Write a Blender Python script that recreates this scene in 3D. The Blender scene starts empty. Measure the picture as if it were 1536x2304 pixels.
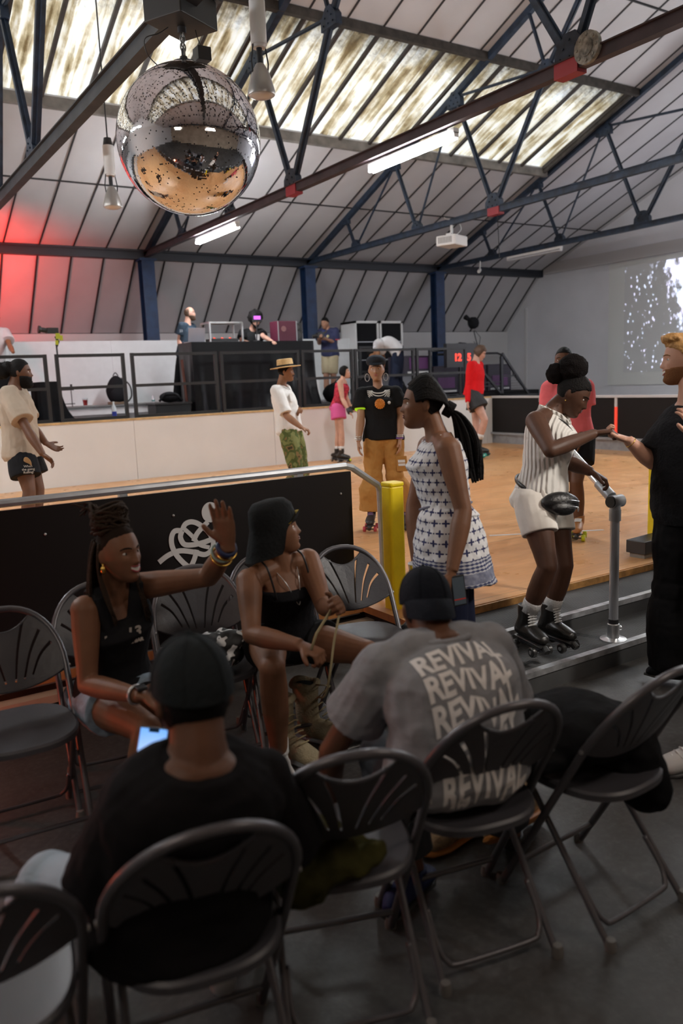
import bpy, bmesh, math, random
import numpy as np
from mathutils import Vector, Matrix, noise
from mathutils.bvhtree import BVHTree
random.seed(7)
S = bpy.context.scene
COL = S.collection
R = math.radians
PI = math.pi

# ---------------------------------------------------------------- camera
CAMZ = 1.67
PITCH, ROLL, YAW, FPX = R(9.35), R(-2.35), R(32.45), 1815.0
_f = Vector((math.sin(YAW)*math.cos(PITCH), math.cos(YAW)*math.cos(PITCH), -math.sin(PITCH)))
_r = _f.cross(Vector((0, 0, 1))).normalized(); _u = _r.cross(_f)
CR = math.cos(ROLL)*_r + math.sin(ROLL)*_u
CU = -math.sin(ROLL)*_r + math.cos(ROLL)*_u
CF = _f
CAM = Vector((0, 0, CAMZ))
cd = bpy.data.cameras.new('camera'); cam = bpy.data.objects.new('camera', cd); COL.objects.link(cam)
m3 = Matrix((CR, CU, -CF)).transposed()
cam.matrix_world = Matrix.Translation(CAM) @ m3.to_4x4()
cd.sensor_fit = 'VERTICAL'; cd.sensor_height = 36.0; cd.lens = 36.0*FPX/2304
cd.clip_start = 0.05; cd.clip_end = 200
cd.dof.use_dof = True; cd.dof.focus_distance = 5.2; cd.dof.aperture_fstop = 2.0
S.camera = cam

# ---------------------------------------------------------------- view and world
S.view_settings.view_transform = 'Standard'; S.view_settings.look = 'None'
S.view_settings.gamma = 1.0; S.view_settings.use_curve_mapping = False
S.view_settings.exposure = 1.05
W = bpy.data.worlds.new('world'); S.world = W; W.use_nodes = True
W.node_tree.nodes['Background'].inputs[0].default_value = (0.75, 0.82, 1.0, 1)
W.node_tree.nodes['Background'].inputs[1].default_value = 0.6
S.cycles.max_bounces = 6; S.cycles.diffuse_bounces = 4; S.cycles.glossy_bounces = 4
S.cycles.sample_clamp_indirect = 6.0

TUBE_E, SKY_E = 100.0, .41
def light(name, kind, loc, energy, color, rot=(0, 0, 0), size=None, spot=None):
    l = bpy.data.lights.new(name, kind); l.energy = energy; l.color = color
    if kind == 'AREA':
        l.shape = 'RECTANGLE'; l.size, l.size_y = size
    elif size: l.shadow_soft_size = size
    if spot: l.spot_size = spot; l.spot_blend = 0.8
    o = bpy.data.objects.new(name, l); o.location = loc; o.rotation_euler = rot; COL.objects.link(o)
    return o
# red and pink lamps out of view, then added fill lights for the near figures
light('red_stage_light', 'SPOT', (2.05, 14.9, 3.1), 200, (1.0, 0.02, 0.012), (R(128), 0, R(-12)), 0.06, R(125))
light('red_floor_light', 'POINT', (-.35, 3.5, .42), 6, (1.0, 0.12, 0.04), size=0.05)
light('stage_wash_light', 'SPOT', (1.2, 12.4, 3.6), 60, (1.0, 0.22, 0.2), (R(78), 0, R(-35)), 0.1, R(70))

def aim(a, b_): return (Vector(b_)-Vector(a)).to_track_quat('-Z', 'Y').to_euler()
light('fill_spot', 'SPOT', (5.0, -.3, 3.9), 300, (1.0, .93, .85), aim((5.0, -.3, 3.9), (3.2, 3.5, 1.4)), .25, R(46))  # unseen spot added to brighten the standing group from the camera side
light('fill_area', 'AREA', (3.4, -.4, 3.6), 14, (1.0, .86, .74), (R(38), 0, R(-15)), (1.6, .5))  # unseen soft fill added on the camera side for the near people
light('fill_area', 'AREA', (-1.5, .6, 3.5), 9, (1.0, .86, .74), (R(35), 0, R(-50)), (1.2, .5))  # second unseen fill, added from the left
# ---------------------------------------------------------------- helpers
def tag(o, label=None, cat=None, group=None, kind=None):
    if label: o['label'] = label
    if cat: o['category'] = cat
    if group: o['group'] = group
    if kind: o['kind'] = kind
    return o
def thing(name, label, cat, loc=(0, 0, 0), rz=0, group=None):
    o = bpy.data.objects.new(name, None); COL.objects.link(o); o.location = loc; o.rotation_euler = (0, 0, rz)
    o.empty_display_size = 0.1
    return tag(o, label, cat, group)
def dup(root, loc, rz, label=None, group=None):
    r = root.copy(); COL.objects.link(r); r.location = loc; r.rotation_euler = (0, 0, rz)
    if label: r['label'] = label
    if group: r['group'] = group
    for ch in list(root.children):
        c = ch.copy(); COL.objects.link(c); c.parent = r
        for g in ch.children:
            d = g.copy(); COL.objects.link(d); d.parent = c
    return r

class MB:
    def __init__(s): s.v = []; s.f = []; s.m = []; s.cur = 0
    def add(s, vs, fs, mi=None):
        b = len(s.v); s.v += [tuple(v) for v in vs]; s.f += [tuple(i+b for i in f) for f in fs]
        s.m += [s.cur if mi is None else mi]*len(fs); return s
    def box(s, lo, hi, mi=None):
        x0, y0, z0 = lo; x1, y1, z1 = hi
        vs = [(x0,y0,z0),(x1,y0,z0),(x1,y1,z0),(x0,y1,z0),(x0,y0,z1),(x1,y0,z1),(x1,y1,z1),(x0,y1,z1)]
        return s.add(vs, [(3,2,1,0),(4,5,6,7),(0,1,5,4),(1,2,6,5),(2,3,7,6),(3,0,4,7)], mi)
    def bar(s, a, b, w, h, up=(0, 0, 1), mi=None):
        a = Vector(a); b = Vector(b); d = (b-a).normalized(); up = Vector(up)
        if abs(d.dot(up)) > .98: up = Vector((0, 1, 0))
        x = d.cross(up).normalized(); y = x.cross(d)
        vs = []
        for p in (a, b):
            for sx, sy in ((-1,-1),(1,-1),(1,1),(-1,1)): vs.append(p + x*sx*w/2 + y*sy*h/2)
        return s.add(vs, [(0,1,2,3),(7,6,5,4),(4,5,1,0),(5,6,2,1),(6,7,3,2),(7,4,0,3)], mi)
    def tube(s, pts, rad, n=10, mi=None, caps=True, closed=False, sq=1.0, side=None):
        """sweep a circle (or ellipse: sq = other axis ratio, side = axis of the first radius) along pts"""
        P = [Vector(p) for p in pts]; N = len(P)
        rs = rad if isinstance(rad, (list, tuple)) else [rad]*N
        sqs = sq if isinstance(sq, (list, tuple)) else [sq]*N
        tang = []
        for i in range(N):
            if closed: t = P[(i+1) % N]-P[i-1]
            else: t = P[min(i+1, N-1)]-P[max(i-1, 0)]
            tang.append(t.normalized() if t.length > 1e-9 else Vector((0, 0, 1)))
        ref = Vector(side) if side is not None else (Vector((0,0,1)) if abs(tang[0].z) < .9 else Vector((1,0,0)))
        x = (ref - tang[0]*ref.dot(tang[0])).normalized()
        vs = []
        for i in range(N):
            t = tang[i]
            if side is not None: x = Vector(side)
            x = (x - t*x.dot(t)); x = x.normalized() if x.length > 1e-6 else t.orthogonal().normalized()
            y = t.cross(x)
            r0 = rs[i]; r1 = r0*sqs[i]
            for k in range(n):
                a = 2*PI*k/n; vs.append(P[i] + x*math.cos(a)*r0 + y*math.sin(a)*r1)
        fs = []
        for i in range(N if closed else N-1):
            j = (i+1) % N
            for k in range(n):
                l = (k+1) % n; fs.append((i*n+k, i*n+l, j*n+l, j*n+k))
        if caps and not closed:
            fs.append(tuple(range(n))[::-1]); fs.append(tuple((N-1)*n+k for k in range(n)))
        return s.add(vs, fs, mi)
    def ell(s, c, r, M=None, nu=20, nv=12, mi=None, fn=None):
        c = Vector(c); r = (r, r, r) if isinstance(r, (int, float)) else r
        vs = []; fs = []
        for j in range(nv+1):
            th = PI*j/nv
            for i in range(nu):
                ph = 2*PI*i/nu
                d = Vector((math.sin(th)*math.cos(ph), math.sin(th)*math.sin(ph), math.cos(th)))
                if fn: d = fn(d)
                p = Vector((d.x*r[0], d.y*r[1], d.z*r[2]))
                if M is not None: p = M @ p
                vs.append(c+p)
        for j in range(nv):
            for i in range(nu):
                k = (i+1) % nu
                fs.append((j*nu+i, (j+1)*nu+i, (j+1)*nu+k, j*nu+k))
        return s.add(vs, fs, mi)
    def cyl(s, a, b, r0, r1=None, n=20, mi=None):
        return s.tube([a, b], [r0, r0 if r1 is None else r1], n, mi)
    def lathe(s, c, prof, n=24, mi=None, M=None):
        """prof: (r, z) list from bottom to top about +z"""
        c = Vector(c); vs = []; fs = []
        for r, z in prof:
            for k in range(n):
                a = 2*PI*k/n; p = Vector((r*math.cos(a), r*math.sin(a), z))
                vs.append(c + (M @ p if M is not None else p))
        for j in range(len(prof)-1):
            for k in range(n):
                l = (k+1) % n; fs.append((j*n+k, j*n+l, (j+1)*n+l, (j+1)*n+k))
        fs.append(tuple(range(n))[::-1]); fs.append(tuple((len(prof)-1)*n+k for k in range(n)))
        return s.add(vs, fs, mi)
    def prism(s, poly, z0, z1, mi=None):
        n = len(poly)
        vs = [(x, y, z0) for x, y in poly]+[(x, y, z1) for x, y in poly]
        fs = [tuple(range(n))[::-1], tuple(range(n, 2*n))]+[(i, (i+1) % n, n+(i+1) % n, n+i) for i in range(n)]
        return s.add(vs, fs, mi)
    def build(s, name, mats, parent=None, smooth=False, bevel=0, M=None):
        me = bpy.data.meshes.new(name)
        vs = [tuple(M @ Vector(v)) for v in s.v] if M is not None else s.v
        me.from_pydata(vs, [], s.f); me.update()
        if not isinstance(mats, (list, tuple)): mats = [mats]
        for mm in mats: me.materials.append(mm)
        if len(mats) > 1: me.polygons.foreach_set('material_index', s.m)
        bm = bmesh.new(); bm.from_mesh(me); bmesh.ops.recalc_face_normals(bm, faces=bm.faces); bm.to_mesh(me); bm.free()
        if smooth:
            me.polygons.foreach_set('use_smooth', [True]*len(me.polygons))
            if smooth == 'auto': me.set_sharp_from_angle(angle=R(38))
        o = bpy.data.objects.new(name, me); COL.objects.link(o)
        if parent: o.parent = parent
        if bevel:
            b = o.modifiers.new('bevel', 'BEVEL'); b.width = bevel; b.segments = 2; b.limit_method = 'ANGLE'
        return o
def struct(o): o['kind'] = 'structure'; return o

def arc(c, r, a0, a1, n, axis='xz', ry=None):
    ry = r if ry is None else ry
    out = []
    for i in range(n+1):
        a = a0+(a1-a0)*i/n; u = math.cos(a)*r; w = math.sin(a)*ry
        out.append(Vector(c)+(Vector((u, 0, w)) if axis == 'xz' else Vector((u, w, 0))))
    return out
def smooth_path(pts, k=6):
    P = [Vector(p) for p in pts]; out = []
    for i in range(len(P)-1):
        p0 = P[max(i-1, 0)]; p1 = P[i]; p2 = P[i+1]; p3 = P[min(i+2, len(P)-1)]
        for j in range(k):
            t = j/k
            out.append(.5*((2*p1)+(p2-p0)*t+(2*p0-5*p1+4*p2-p3)*t*t+(3*p1-p0-3*p2+p3)*t**3))
    out.append(P[-1]); return out
def interp(vals, k=6):
    return [v[0] for v in [tuple(q) for q in smooth_path([(v, 0, 0) for v in vals], k)]]

# ---------------------------------------------------------------- materials
MATS = {}
def mat(name, col, rough=.6, metal=0, var=.0, vscale=8, bump=0, bscale=60, emit=None, es=0, spec=None, alpha=None, sub=0, sheen=0, trans=0, cc=0):
    if name in MATS: return MATS[name]
    m = bpy.data.materials.new(name); m.use_nodes = True; nt = m.node_tree; b = nt.nodes['Principled BSDF']
    b.inputs['Base Color'].default_value = (*col, 1); b.inputs['Roughness'].default_value = rough; b.inputs['Metallic'].default_value = metal
    if spec is None and rough >= .8: spec = .12
    if spec is not None: b.inputs['Specular IOR Level'].default_value = spec
    if sub: b.inputs['Subsurface Weight'].default_value = sub; b.inputs['Subsurface Radius'].default_value = (.02, .008, .004)
    if sheen: b.inputs['Sheen Weight'].default_value = sheen
    if trans: b.inputs['Transmission Weight'].default_value = trans
    if cc: b.inputs['Coat Weight'].default_value = cc
    if emit is not None: b.inputs['Emission Color'].default_value = (*emit, 1); b.inputs['Emission Strength'].default_value = es
    if var or bump:
        tc = nt.nodes.new('ShaderNodeTexCoord')
    if var:
        n = nt.nodes.new('ShaderNodeTexNoise'); n.inputs['Scale'].default_value = vscale; n.inputs['Detail'].default_value = 6
        nt.links.new(tc.outputs['Object'], n.inputs['Vector'])
        r = nt.nodes.new('ShaderNodeValToRGB'); r.color_ramp.elements[0].position = .3; r.color_ramp.elements[1].position = .7
        r.color_ramp.elements[0].color = (*[max(0, c*(1-var)) for c in col], 1); r.color_ramp.elements[1].color = (*[min(1, c*(1+var)) for c in col], 1)
        nt.links.new(n.outputs['Fac'], r.inputs['Fac']); nt.links.new(r.outputs['Color'], b.inputs['Base Color'])
    if bump:
        n2 = nt.nodes.new('ShaderNodeTexNoise'); n2.inputs['Scale'].default_value = bscale; n2.inputs['Detail'].default_value = 5
        nt.links.new(tc.outputs['Object'], n2.inputs['Vector'])
        bp = nt.nodes.new('ShaderNodeBump'); bp.inputs['Strength'].default_value = bump; bp.inputs['Distance'].default_value = .01
        nt.links.new(n2.outputs['Fac'], bp.inputs['Height']); nt.links.new(bp.outputs['Normal'], b.inputs['Normal'])
    MATS[name] = m; return m
def nodes(m): return m.node_tree, m.node_tree.nodes['Principled BSDF']
def N(nt, t, **kw):
    n = nt.nodes.new(t)
    for k, v in kw.items(): setattr(n, k, v)
    return n
def math_node(nt, op, a, b=None, clamp=False):
    n = nt.nodes.new('ShaderNodeMath'); n.operation = op; n.use_clamp = clamp
    for i, x in enumerate((a, b)):
        if x is None: continue
        if isinstance(x, (int, float)): n.inputs[i].default_value = x
        else: nt.links.new(x, n.inputs[i])
    return n.outputs[0]
def mixc(nt, fac, a, b):
    n = nt.nodes.new('ShaderNodeMix'); n.data_type = 'RGBA'
    for i, x in ((0, fac), (6, a), (7, b)):
        if isinstance(x, (int, float)): n.inputs[i].default_value = x
        elif isinstance(x, tuple): n.inputs[i].default_value = (*x, 1) if len(x) == 3 else x
        else: nt.links.new(x, n.inputs[i])
    return n.outputs[2]
def ramp(nt, fac, stops):
    n = nt.nodes.new('ShaderNodeValToRGB'); e = n.color_ramp.elements
    while len(e) < len(stops): e.new(.5)
    for i, (p, c) in enumerate(stops): e[i].position = p; e[i].color = (*c, 1)
    nt.links.new(fac, n.inputs['Fac']); return n.outputs['Color']
def noise_tex(nt, vec, scale, detail=5, rough=.5):
    n = nt.nodes.new('ShaderNodeTexNoise'); n.inputs['Scale'].default_value = scale; n.inputs['Detail'].default_value = detail; n.inputs['Roughness'].default_value = rough
    if vec is not None: nt.links.new(vec, n.inputs['Vector'])
    return n.outputs['Fac']
def scaled(nt, vec, sc):
    n = nt.nodes.new('ShaderNodeMapping'); n.inputs['Scale'].default_value = sc; nt.links.new(vec, n.inputs['Vector']); return n.outputs[0]
def objco(nt):
    t = nt.nodes.new('ShaderNodeTexCoord'); return t.outputs['Object']
def sepxyz(nt, v):
    s = nt.nodes.new('ShaderNodeSeparateXYZ'); nt.links.new(v, s.inputs[0]); return s.outputs

white_paint = mat('white_paint', (.74, .735, .73), .55, var=.04, vscale=3, bump=.05)
black_steel = mat('black_steel', (.018, .018, .02), .45)
blue_steel = mat('blue_steel', (.012, .035, .10), .5, var=.35, vscale=6, bump=.1)
truss_blue = mat('truss_blue', (.017, .030, .055), .55, var=.5, vscale=9, bump=.1)
truss_grey = mat('truss_grey', (.028, .03, .036), .6, var=.4, vscale=5)
truss_maroon = mat('truss_maroon', (.04, .024, .028), .6, var=.3, vscale=5)
red_plate = mat('red_plate', (.30, .02, .03), .5)
dark_batten = mat('dark_batten', (.028, .026, .028), .6, var=.3)
black_cloth = mat('black_cloth', (.012, .012, .014), .85, bump=.2)
black_vinyl = mat('black_vinyl', (.008, .008, .010), .30, bump=.1, spec=.22)
grey_metal = mat('grey_metal', (.36, .37, .38), .42, metal=.75)
silver = mat('silver', (.62, .63, .64), .3, metal=.9)
alu_pole = mat('alu_pole', (.42, .43, .46), .4, metal=.6)
yellow_paint = mat('yellow_paint', (.86, .66, .01), .42, var=.06, vscale=10, bump=.25, bscale=25)
black_plastic = mat('black_plastic', (.02, .02, .022), .4)
chrome = mat('chrome', (.8, .8, .82), .12, metal=1)
glass = mat('glass', (.95, .97, .98), .05, trans=1)
red_liquid = mat('red_liquid', (.5, .02, .02), .3)
def text_mesh(s, size, mats, name, parent, M, extrude=.002, bold=0, align='CENTER', sub=0):
    c = bpy.data.curves.new(name, 'FONT'); c.body = s; c.size = size; c.extrude = extrude; c.align_x = align; c.align_y = 'CENTER'; c.offset = bold; c.resolution_u = 4
    o = bpy.data.objects.new(name, c); COL.objects.link(o); dg = bpy.context.evaluated_depsgraph_get()
    me = bpy.data.meshes.new_from_object(o.evaluated_get(dg)); bpy.data.objects.remove(o, do_unlink=True); bpy.data.curves.remove(c)
    me.materials.clear(); me.materials.append(mats)
    if M is not None: me.transform(M)
    ob = bpy.data.objects.new(name, me); COL.objects.link(ob)
    if parent: ob.parent = parent
    return ob
lamp_white = mat('lamp_white', (.75, .75, .75), .4)
# ================================================================ THE HALL
# concrete floor
m = mat('concrete_floor', (.10, .10, .10), .55); nt, b = nodes(m); oc = objco(nt)
c = ramp(nt, noise_tex(nt, oc, 1.3, 8, .65), [(.25, (.036, .034, .033)), (.5, (.066, .064, .063)), (.75, (.10, .10, .10))])
c2 = mixc(nt, ramp(nt, noise_tex(nt, oc, 40, 3), [(.45, (0, 0, 0)), (.75, (.5, .5, .5))]), c, (.13, .13, .13))
c3 = mixc(nt, ramp(nt, noise_tex(nt, oc, .6, 4), [(.5, (0, 0, 0)), (.72, (.6, .6, .6))]), c2, (.034, .029, .023))
nt.links.new(c3, b.inputs['Base Color'])
nt.links.new(ramp(nt, noise_tex(nt, oc, 2.5, 5), [(.3, (.38,)*3), (.7, (.68,)*3)]), b.inputs['Roughness'])
bp = N(nt, 'ShaderNodeBump'); bp.inputs['Strength'].default_value = .25; bp.inputs['Distance'].default_value = .004
nt.links.new(noise_tex(nt, oc, 90, 4), bp.inputs['Height']); nt.links.new(bp.outputs[0], b.inputs['Normal'])
struct(MB().box((-8, -3.4, -.1), (17.1, 18.3, 0)).build('floor', m))
# rink floor: sheets of varnished plywood
m = mat('rink_plywood', (.55, .3, .14), .35); nt, b = nodes(m); oc = objco(nt); x, y, z = sepxyz(nt, oc)
br = N(nt, 'ShaderNodeTexBrick'); nt.links.new(oc, br.inputs['Vector'])
br.inputs['Scale'].default_value = 1; br.inputs['Brick Width'].default_value = 2.44; br.inputs['Row Height'].default_value = 1.22
br.inputs['Mortar Size'].default_value = .003; br.inputs['Color1'].default_value = (.52, .235, .085, 1); br.inputs['Color2'].default_value = (.66, .355, .155, 1)
br.inputs['Mortar'].default_value = (.16, .08, .04, 1); br.inputs['Bias'].default_value = .1
g = ramp(nt, noise_tex(nt, scaled(nt, oc, (1.5, 14, 1)), 2.2, 8, .6), [(.3, (.78, .74, .7)), (.7, (1.12, 1.1, 1.08))])
mx = N(nt, 'ShaderNodeMix', data_type='RGBA', blend_type='MULTIPLY'); mx.inputs[0].default_value = 1
nt.links.new(br.outputs['Color'], mx.inputs[6]); nt.links.new(g, mx.inputs[7])
pale = ramp(nt, noise_tex(nt, oc, .45, 3), [(.42, (0, 0, 0)), (.6, (.55, .55, .55))])
nt.links.new(mixc(nt, pale, mx.outputs[2], (.64, .36, .165)), b.inputs['Base Color'])
nt.links.new(ramp(nt, noise_tex(nt, oc, 5, 5), [(.3, (.25,)*3), (.7, (.45,)*3)]), b.inputs['Roughness'])
rk = MB(); rk.prism([(-8, 4.04), (2.7, 4.04), (2.7, 3.58), (8.2, 3.58), (8.2, 4.04), (11.4, 4.04), (11.4, 12.12), (-8, 12.12)], .235, .28)
struct(rk.build('rink_floor', m))
struct(MB().box((-8, 4.16, 0), (11.4, 12.12, .234)).build('rink_base', black_cloth))
wood_edge = mat('wood_edge', (.34, .17, .05), .6, var=.4, vscale=20)
struct(MB().box((2.72, 3.56, .232), (8.2, 3.579, .276)).build('trim_2', wood_edge))
tape = mat('pale_tape', (.55, .55, .58), .5)
o = MB(); o.bar((4.75, 5.1, .2815), (5.62, 4.6, .2815), .03, .002); struct(o.build('trim_3', tape))
# steps of ribbed black rubber with aluminium nosings
m = mat('ribbed_rubber', (.045, .046, .048), .55); nt, b = nodes(m); oc = objco(nt); x, y, z = sepxyz(nt, oc)
wv = math_node(nt, 'SINE', math_node(nt, 'MULTIPLY', y, 520)); bp = N(nt, 'ShaderNodeBump'); bp.inputs['Strength'].default_value = .9; bp.inputs['Distance'].default_value = .004
nt.links.new(wv, bp.inputs['Height']); nt.links.new(bp.outputs[0], b.inputs['Normal'])
nt.links.new(ramp(nt, noise_tex(nt, oc, 3, 6), [(.3, (.035, .036, .038)), (.7, (.085, .086, .088))]), b.inputs['Base Color'])
st = thing('rink_step', 'wide two-tier black rubber steps with worn silver nosings up to the wooden rink', 'steps', (2.75, 2.87, 0))
Mi = Matrix.Translation((-2.75, -2.87, 0))
a = MB(); a.box((2.75, 2.87, 0), (8.2, 4.15, .12)); a.box((2.75, 3.2, .12), (8.2, 4.15, .23)); a.build('tread', m, st, M=Mi)
nos = mat('worn_nosing', (.5, .51, .53), .4, metal=.7, var=.4, vscale=12)
for yy, zz in ((2.87, .12), (3.2, .23)):
    q = MB(); q.box((2.75, yy-.008, zz-.028), (8.2, yy+.034, zz+.004)); q.build('nosing', nos, st, M=Mi)
# stage and its front
struct(MB().box((-8, 12.1, 0), (11.4, 17.8, 1.17)).build('stage', black_cloth))
pl = mat('stage_front_board', (.80, .79, .77), .5, var=.03, vscale=2)
nt, b = nodes(pl); oc = objco(nt); x, y, z = sepxyz(nt, oc)
sf = MB()
xx = -8.0
while xx < 11.3:
    sf.box((xx+.003, 12.06, .28), (min(xx+2.4, 11.35)-.003, 12.1, 1.185)); xx += 2.4
struct(sf.build('wall_stage_front', pl))
struct(MB().box((-8, 12.045, 1.185), (11.35, 12.2, 1.21)).build('trim_4', mat('stage_edge_wood', (.62, .42, .2), .5, var=.2, vscale=15)))
struct(MB().box((-8, 12.2, 1.17), (11.4, 17.8, 1.208)).build('floor_stage', mat('stage_floor', (.03, .03, .032), .5, var=.3)))
# white boarded wall behind the stage and its low shelf box
bw = MB(); xx = -8
while xx < 10.2:
    bw.box((xx+.002, 15.45, 1.21), (min(xx+1.83, 10.3)-.002, 15.5, 2.56)); xx += 1.83
struct(bw.build('wall_stage_back', mat('white_board', (.76, .78, .80), .5, var=.03)))
sb = MB(); sb.box((-8, 14.95, 1.208), (5.6, 15.45, 1.35)); struct(sb.build('wall_shelf_front', mat('white_board', (0, 0, 0))))
struct(MB().box((-8, 14.9, 1.35), (5.62, 15.45, 1.375)).build('trim_5', mat('shelf_top', (.2, .2, .2), .5)))
# block plinth above the boards (brick painted white) + mansard lining
brickm = mat('painted_brick', (.66, .65, .65), .7); nt, b = nodes(brickm); oc = objco(nt); x, y, z = sepxyz(nt, oc)
def brick_bump(m, swapx):
    nt, b = nodes(m); oc = objco(nt); x, y, z = sepxyz(nt, oc)
    cb = N(nt, 'ShaderNodeCombineXYZ'); nt.links.new(y if swapx else x, cb.inputs[0]); nt.links.new(z, cb.inputs[1])
    br = N(nt, 'ShaderNodeTexBrick'); nt.links.new(cb.outputs[0], br.inputs['Vector']); br.inputs['Scale'].default_value = 1
    br.inputs['Brick Width'].default_value = .23; br.inputs['Row Height'].default_value = .075; br.inputs['Mortar Size'].default_value = .006
    bp = N(nt, 'ShaderNodeBump'); bp.inputs['Strength'].default_value = .35; bp.inputs['Distance'].default_value = .006; bp.invert = True
    nt.links.new(br.outputs['Fac'], bp.inputs['Height']); nt.links.new(bp.outputs[0], b.inputs['Normal'])
brick_bump(brickm, False)
struct(MB().box((-8, 17.35, 0), (17.1, 17.6, 2.82)).build('wall_back', brickm))
lining = mat('roof_lining', (.60, .585, .60), .6); nt, b = nodes(lining); oc = objco(nt)
nt.links.new(ramp(nt, noise_tex(nt, oc, .8, 5), [(.3, (.52, .505, .52)), (.7, (.62, .605, .615))]), b.inputs['Base Color'])
# sloping lower lining between the eave beam and the sill, sagging slightly between battens
ms = MB(); EY, EZ, BY, BZ = 16.05, 4.26, 17.45, 2.80
x0, nb = -8.0, 40; step = .62
def mans(x, t, off=0):
    d = Vector((0, BY-EY, BZ-EZ)).normalized(); nrm = Vector((0, d.z, -d.y))
    p = Vector((x, EY, EZ)) + Vector((0, BY-EY, BZ-EZ))*t
    return p + nrm*off
vs = []; fs = []; nx = int((17.0-x0)/step*6)+2; nvt = 10
for i in range(nx+1):
    xx = x0+i*step/6; ph = (i % 6)/6
    for j in range(nvt+1):
        t = j/nvt; sag = -.035*math.sin(PI*ph)*math.sin(PI*t)*(0.5+0.5*abs(noise.noise(Vector((xx*.5, t, 0)))*2))
        vs.append(mans(xx, t, sag))
for i in range(nx):
    for j in range(nvt): a = i*(nvt+1)+j; fs.append((a, a+1, a+nvt+2, a+nvt+1))
ms.add(vs, fs, 0)
k = 0; xx = x0
skip = {17, 18}
while xx < 17.0:
    if k not in (16, 17): ms.bar(mans(xx, .0, .012), mans(xx, .98, .012), .03, .022, (0, .7, .7), 1)
    xx += step; k += 1
ms.bar((x0, BY-.02, BZ+.02), (17, BY-.02, BZ+.02), .03, .04, mi=1)
struct(ms.build('wall_mansard', [lining, dark_batten], smooth='auto'))
# pitched ceiling with battens, opening for the rooflight
RY, RZ, SL = 7.6, 4.30+.4*8.4, .4
def roofz(y, off=0): return RZ-SL*abs(y-RY)+off
SK0, SK1, SKX = 10.2, 12.35, 13.1
cm = MB()
def slab(xa, xb, ya, yb, m_=None):
    vs = [(xa, ya, roofz(ya)), (xb, ya, roofz(ya)), (xb, yb, roofz(yb)), (xa, yb, roofz(yb))]
    vs += [(x, y, z+.03) for x, y, z in vs]
    cm.add(vs, [(0,1,2,3),(7,6,5,4),(4,5,1,0),(5,6,2,1),(6,7,3,2),(7,4,0,3)], 0)
slab(-8, 17, RY, SK0); slab(-8, 17, SK1, 16.1); slab(SKX, 17, SK0, SK1)
n0, n1 = 2*RY-SK1, 2*RY-SK0
slab(-8, 17, n1, RY); slab(-8, 17, -.9, n0); slab(SKX, 17, n0, n1)
xx = x0
while xx < 17:
    for ya, yb in ((RY+.1, SK0) if xx < SKX else (RY+.1, SK1), (SK1, 16.0)):
        cm.bar((xx, ya, roofz(ya, -.008)), (xx, yb, roofz(yb, -.008)), .024, .018, mi=1)
    for ya, yb in ((-.8, n0), (n1, RY-.1)): cm.bar((xx, ya, roofz(ya, -.008)), (xx, yb, roofz(yb, -.008)), .024, .018, mi=1)
    xx += step
for yy in (14.1, 8.75, 8.75-2.3, 1.1):
    cm.bar((-8, yy, roofz(yy, -.01)), (17, yy, roofz(yy, -.01)), .028, .022, mi=1)
struct(cm.build('ceiling', [lining, dark_batten]))
# rooflight: corrugated translucent sheets, grimy at the edges, daylight behind them
sk = mat('rooflight_sheet', (.8, .8, .72), .5); nt, b = nodes(sk); oc = objco(nt); x, y, z = sepxyz(nt, oc)
st1 = noise_tex(nt, scaled(nt, oc, (6, .35, 1)), 1.5, 6, .6)
blot = noise_tex(nt, oc, 2.2, 6, .6)
colr = ramp(nt, math_node(nt, 'ADD', math_node(nt, 'MULTIPLY', st1, .65), math_node(nt, 'MULTIPLY', blot, .35)), [(.37, (.14, .10, .045)), (.45, (.42, .37, .24)), (.53, (.78, .80, .74)), (.64, (.84, .93, 1.0))])
e0 = math_node(nt, 'SUBTRACT', math_node(nt, 'ABSOLUTE', math_node(nt, 'SUBTRACT', y, RY)), SK0-RY)
e1 = math_node(nt, 'ADD', math_node(nt, 'MULTIPLY', e0, 1.5), math_node(nt, 'MULTIPLY', math_node(nt, 'SUBTRACT', noise_tex(nt, oc, 9, 5, .7), .5), 1.6), clamp=True)
mold = mixc(nt, e1, (.035, .028, .018), colr)
nt.links.new(mold, b.inputs['Base Color']); nt.links.new(mold, b.inputs['Emission Color']); b.inputs['Emission Strength'].default_value = SKY_E
sk2 = sk.copy(); sk2.name = 'rooflight_sheet_near'
def corrug(ya, yb, xa, xb, name, mm):
    s = MB(); n = int((xb-xa)/.019); vs = []; fs = []
    for i in range(n+1):
        xx = xa+(xb-xa)*i/n; off = .022*math.sin(2*PI*xx/.152)
        for yy in (ya, yb): vs.append((xx, yy, roofz(yy, .05+off)))
    for i in range(n): fs.append((2*i, 2*i+2, 2*i+3, 2*i+1))
    s.add(vs, fs); return struct(s.build(name, mm, smooth=True))
corrug(SK0-.05, SK1+.05, -8, SKX+.03, 'window_1', sk)
nt2 = sk2.node_tree; nt2.nodes['Principled BSDF'].inputs['Emission Strength'].default_value = SKY_E*.5
corrug(n0-.05, n1+.05, -8, SKX+.03, 'window_2', sk2)
rb = MB(); xx = x0
rbar = mat('glazing_bar', (.05, .042, .04), .6, var=.3)
while xx < SKX:
    for ya, yb in ((SK0, SK1), (n0, n1)): rb.bar((xx, ya, roofz(ya, -.015)), (xx, yb, roofz(yb, -.015)), .05, .05)
    xx += step
struct(rb.build('trim_6', rbar))
pb = mat('weathered_timber', (.19, .175, .16), .7, var=.35, vscale=5, bump=.2)
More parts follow.
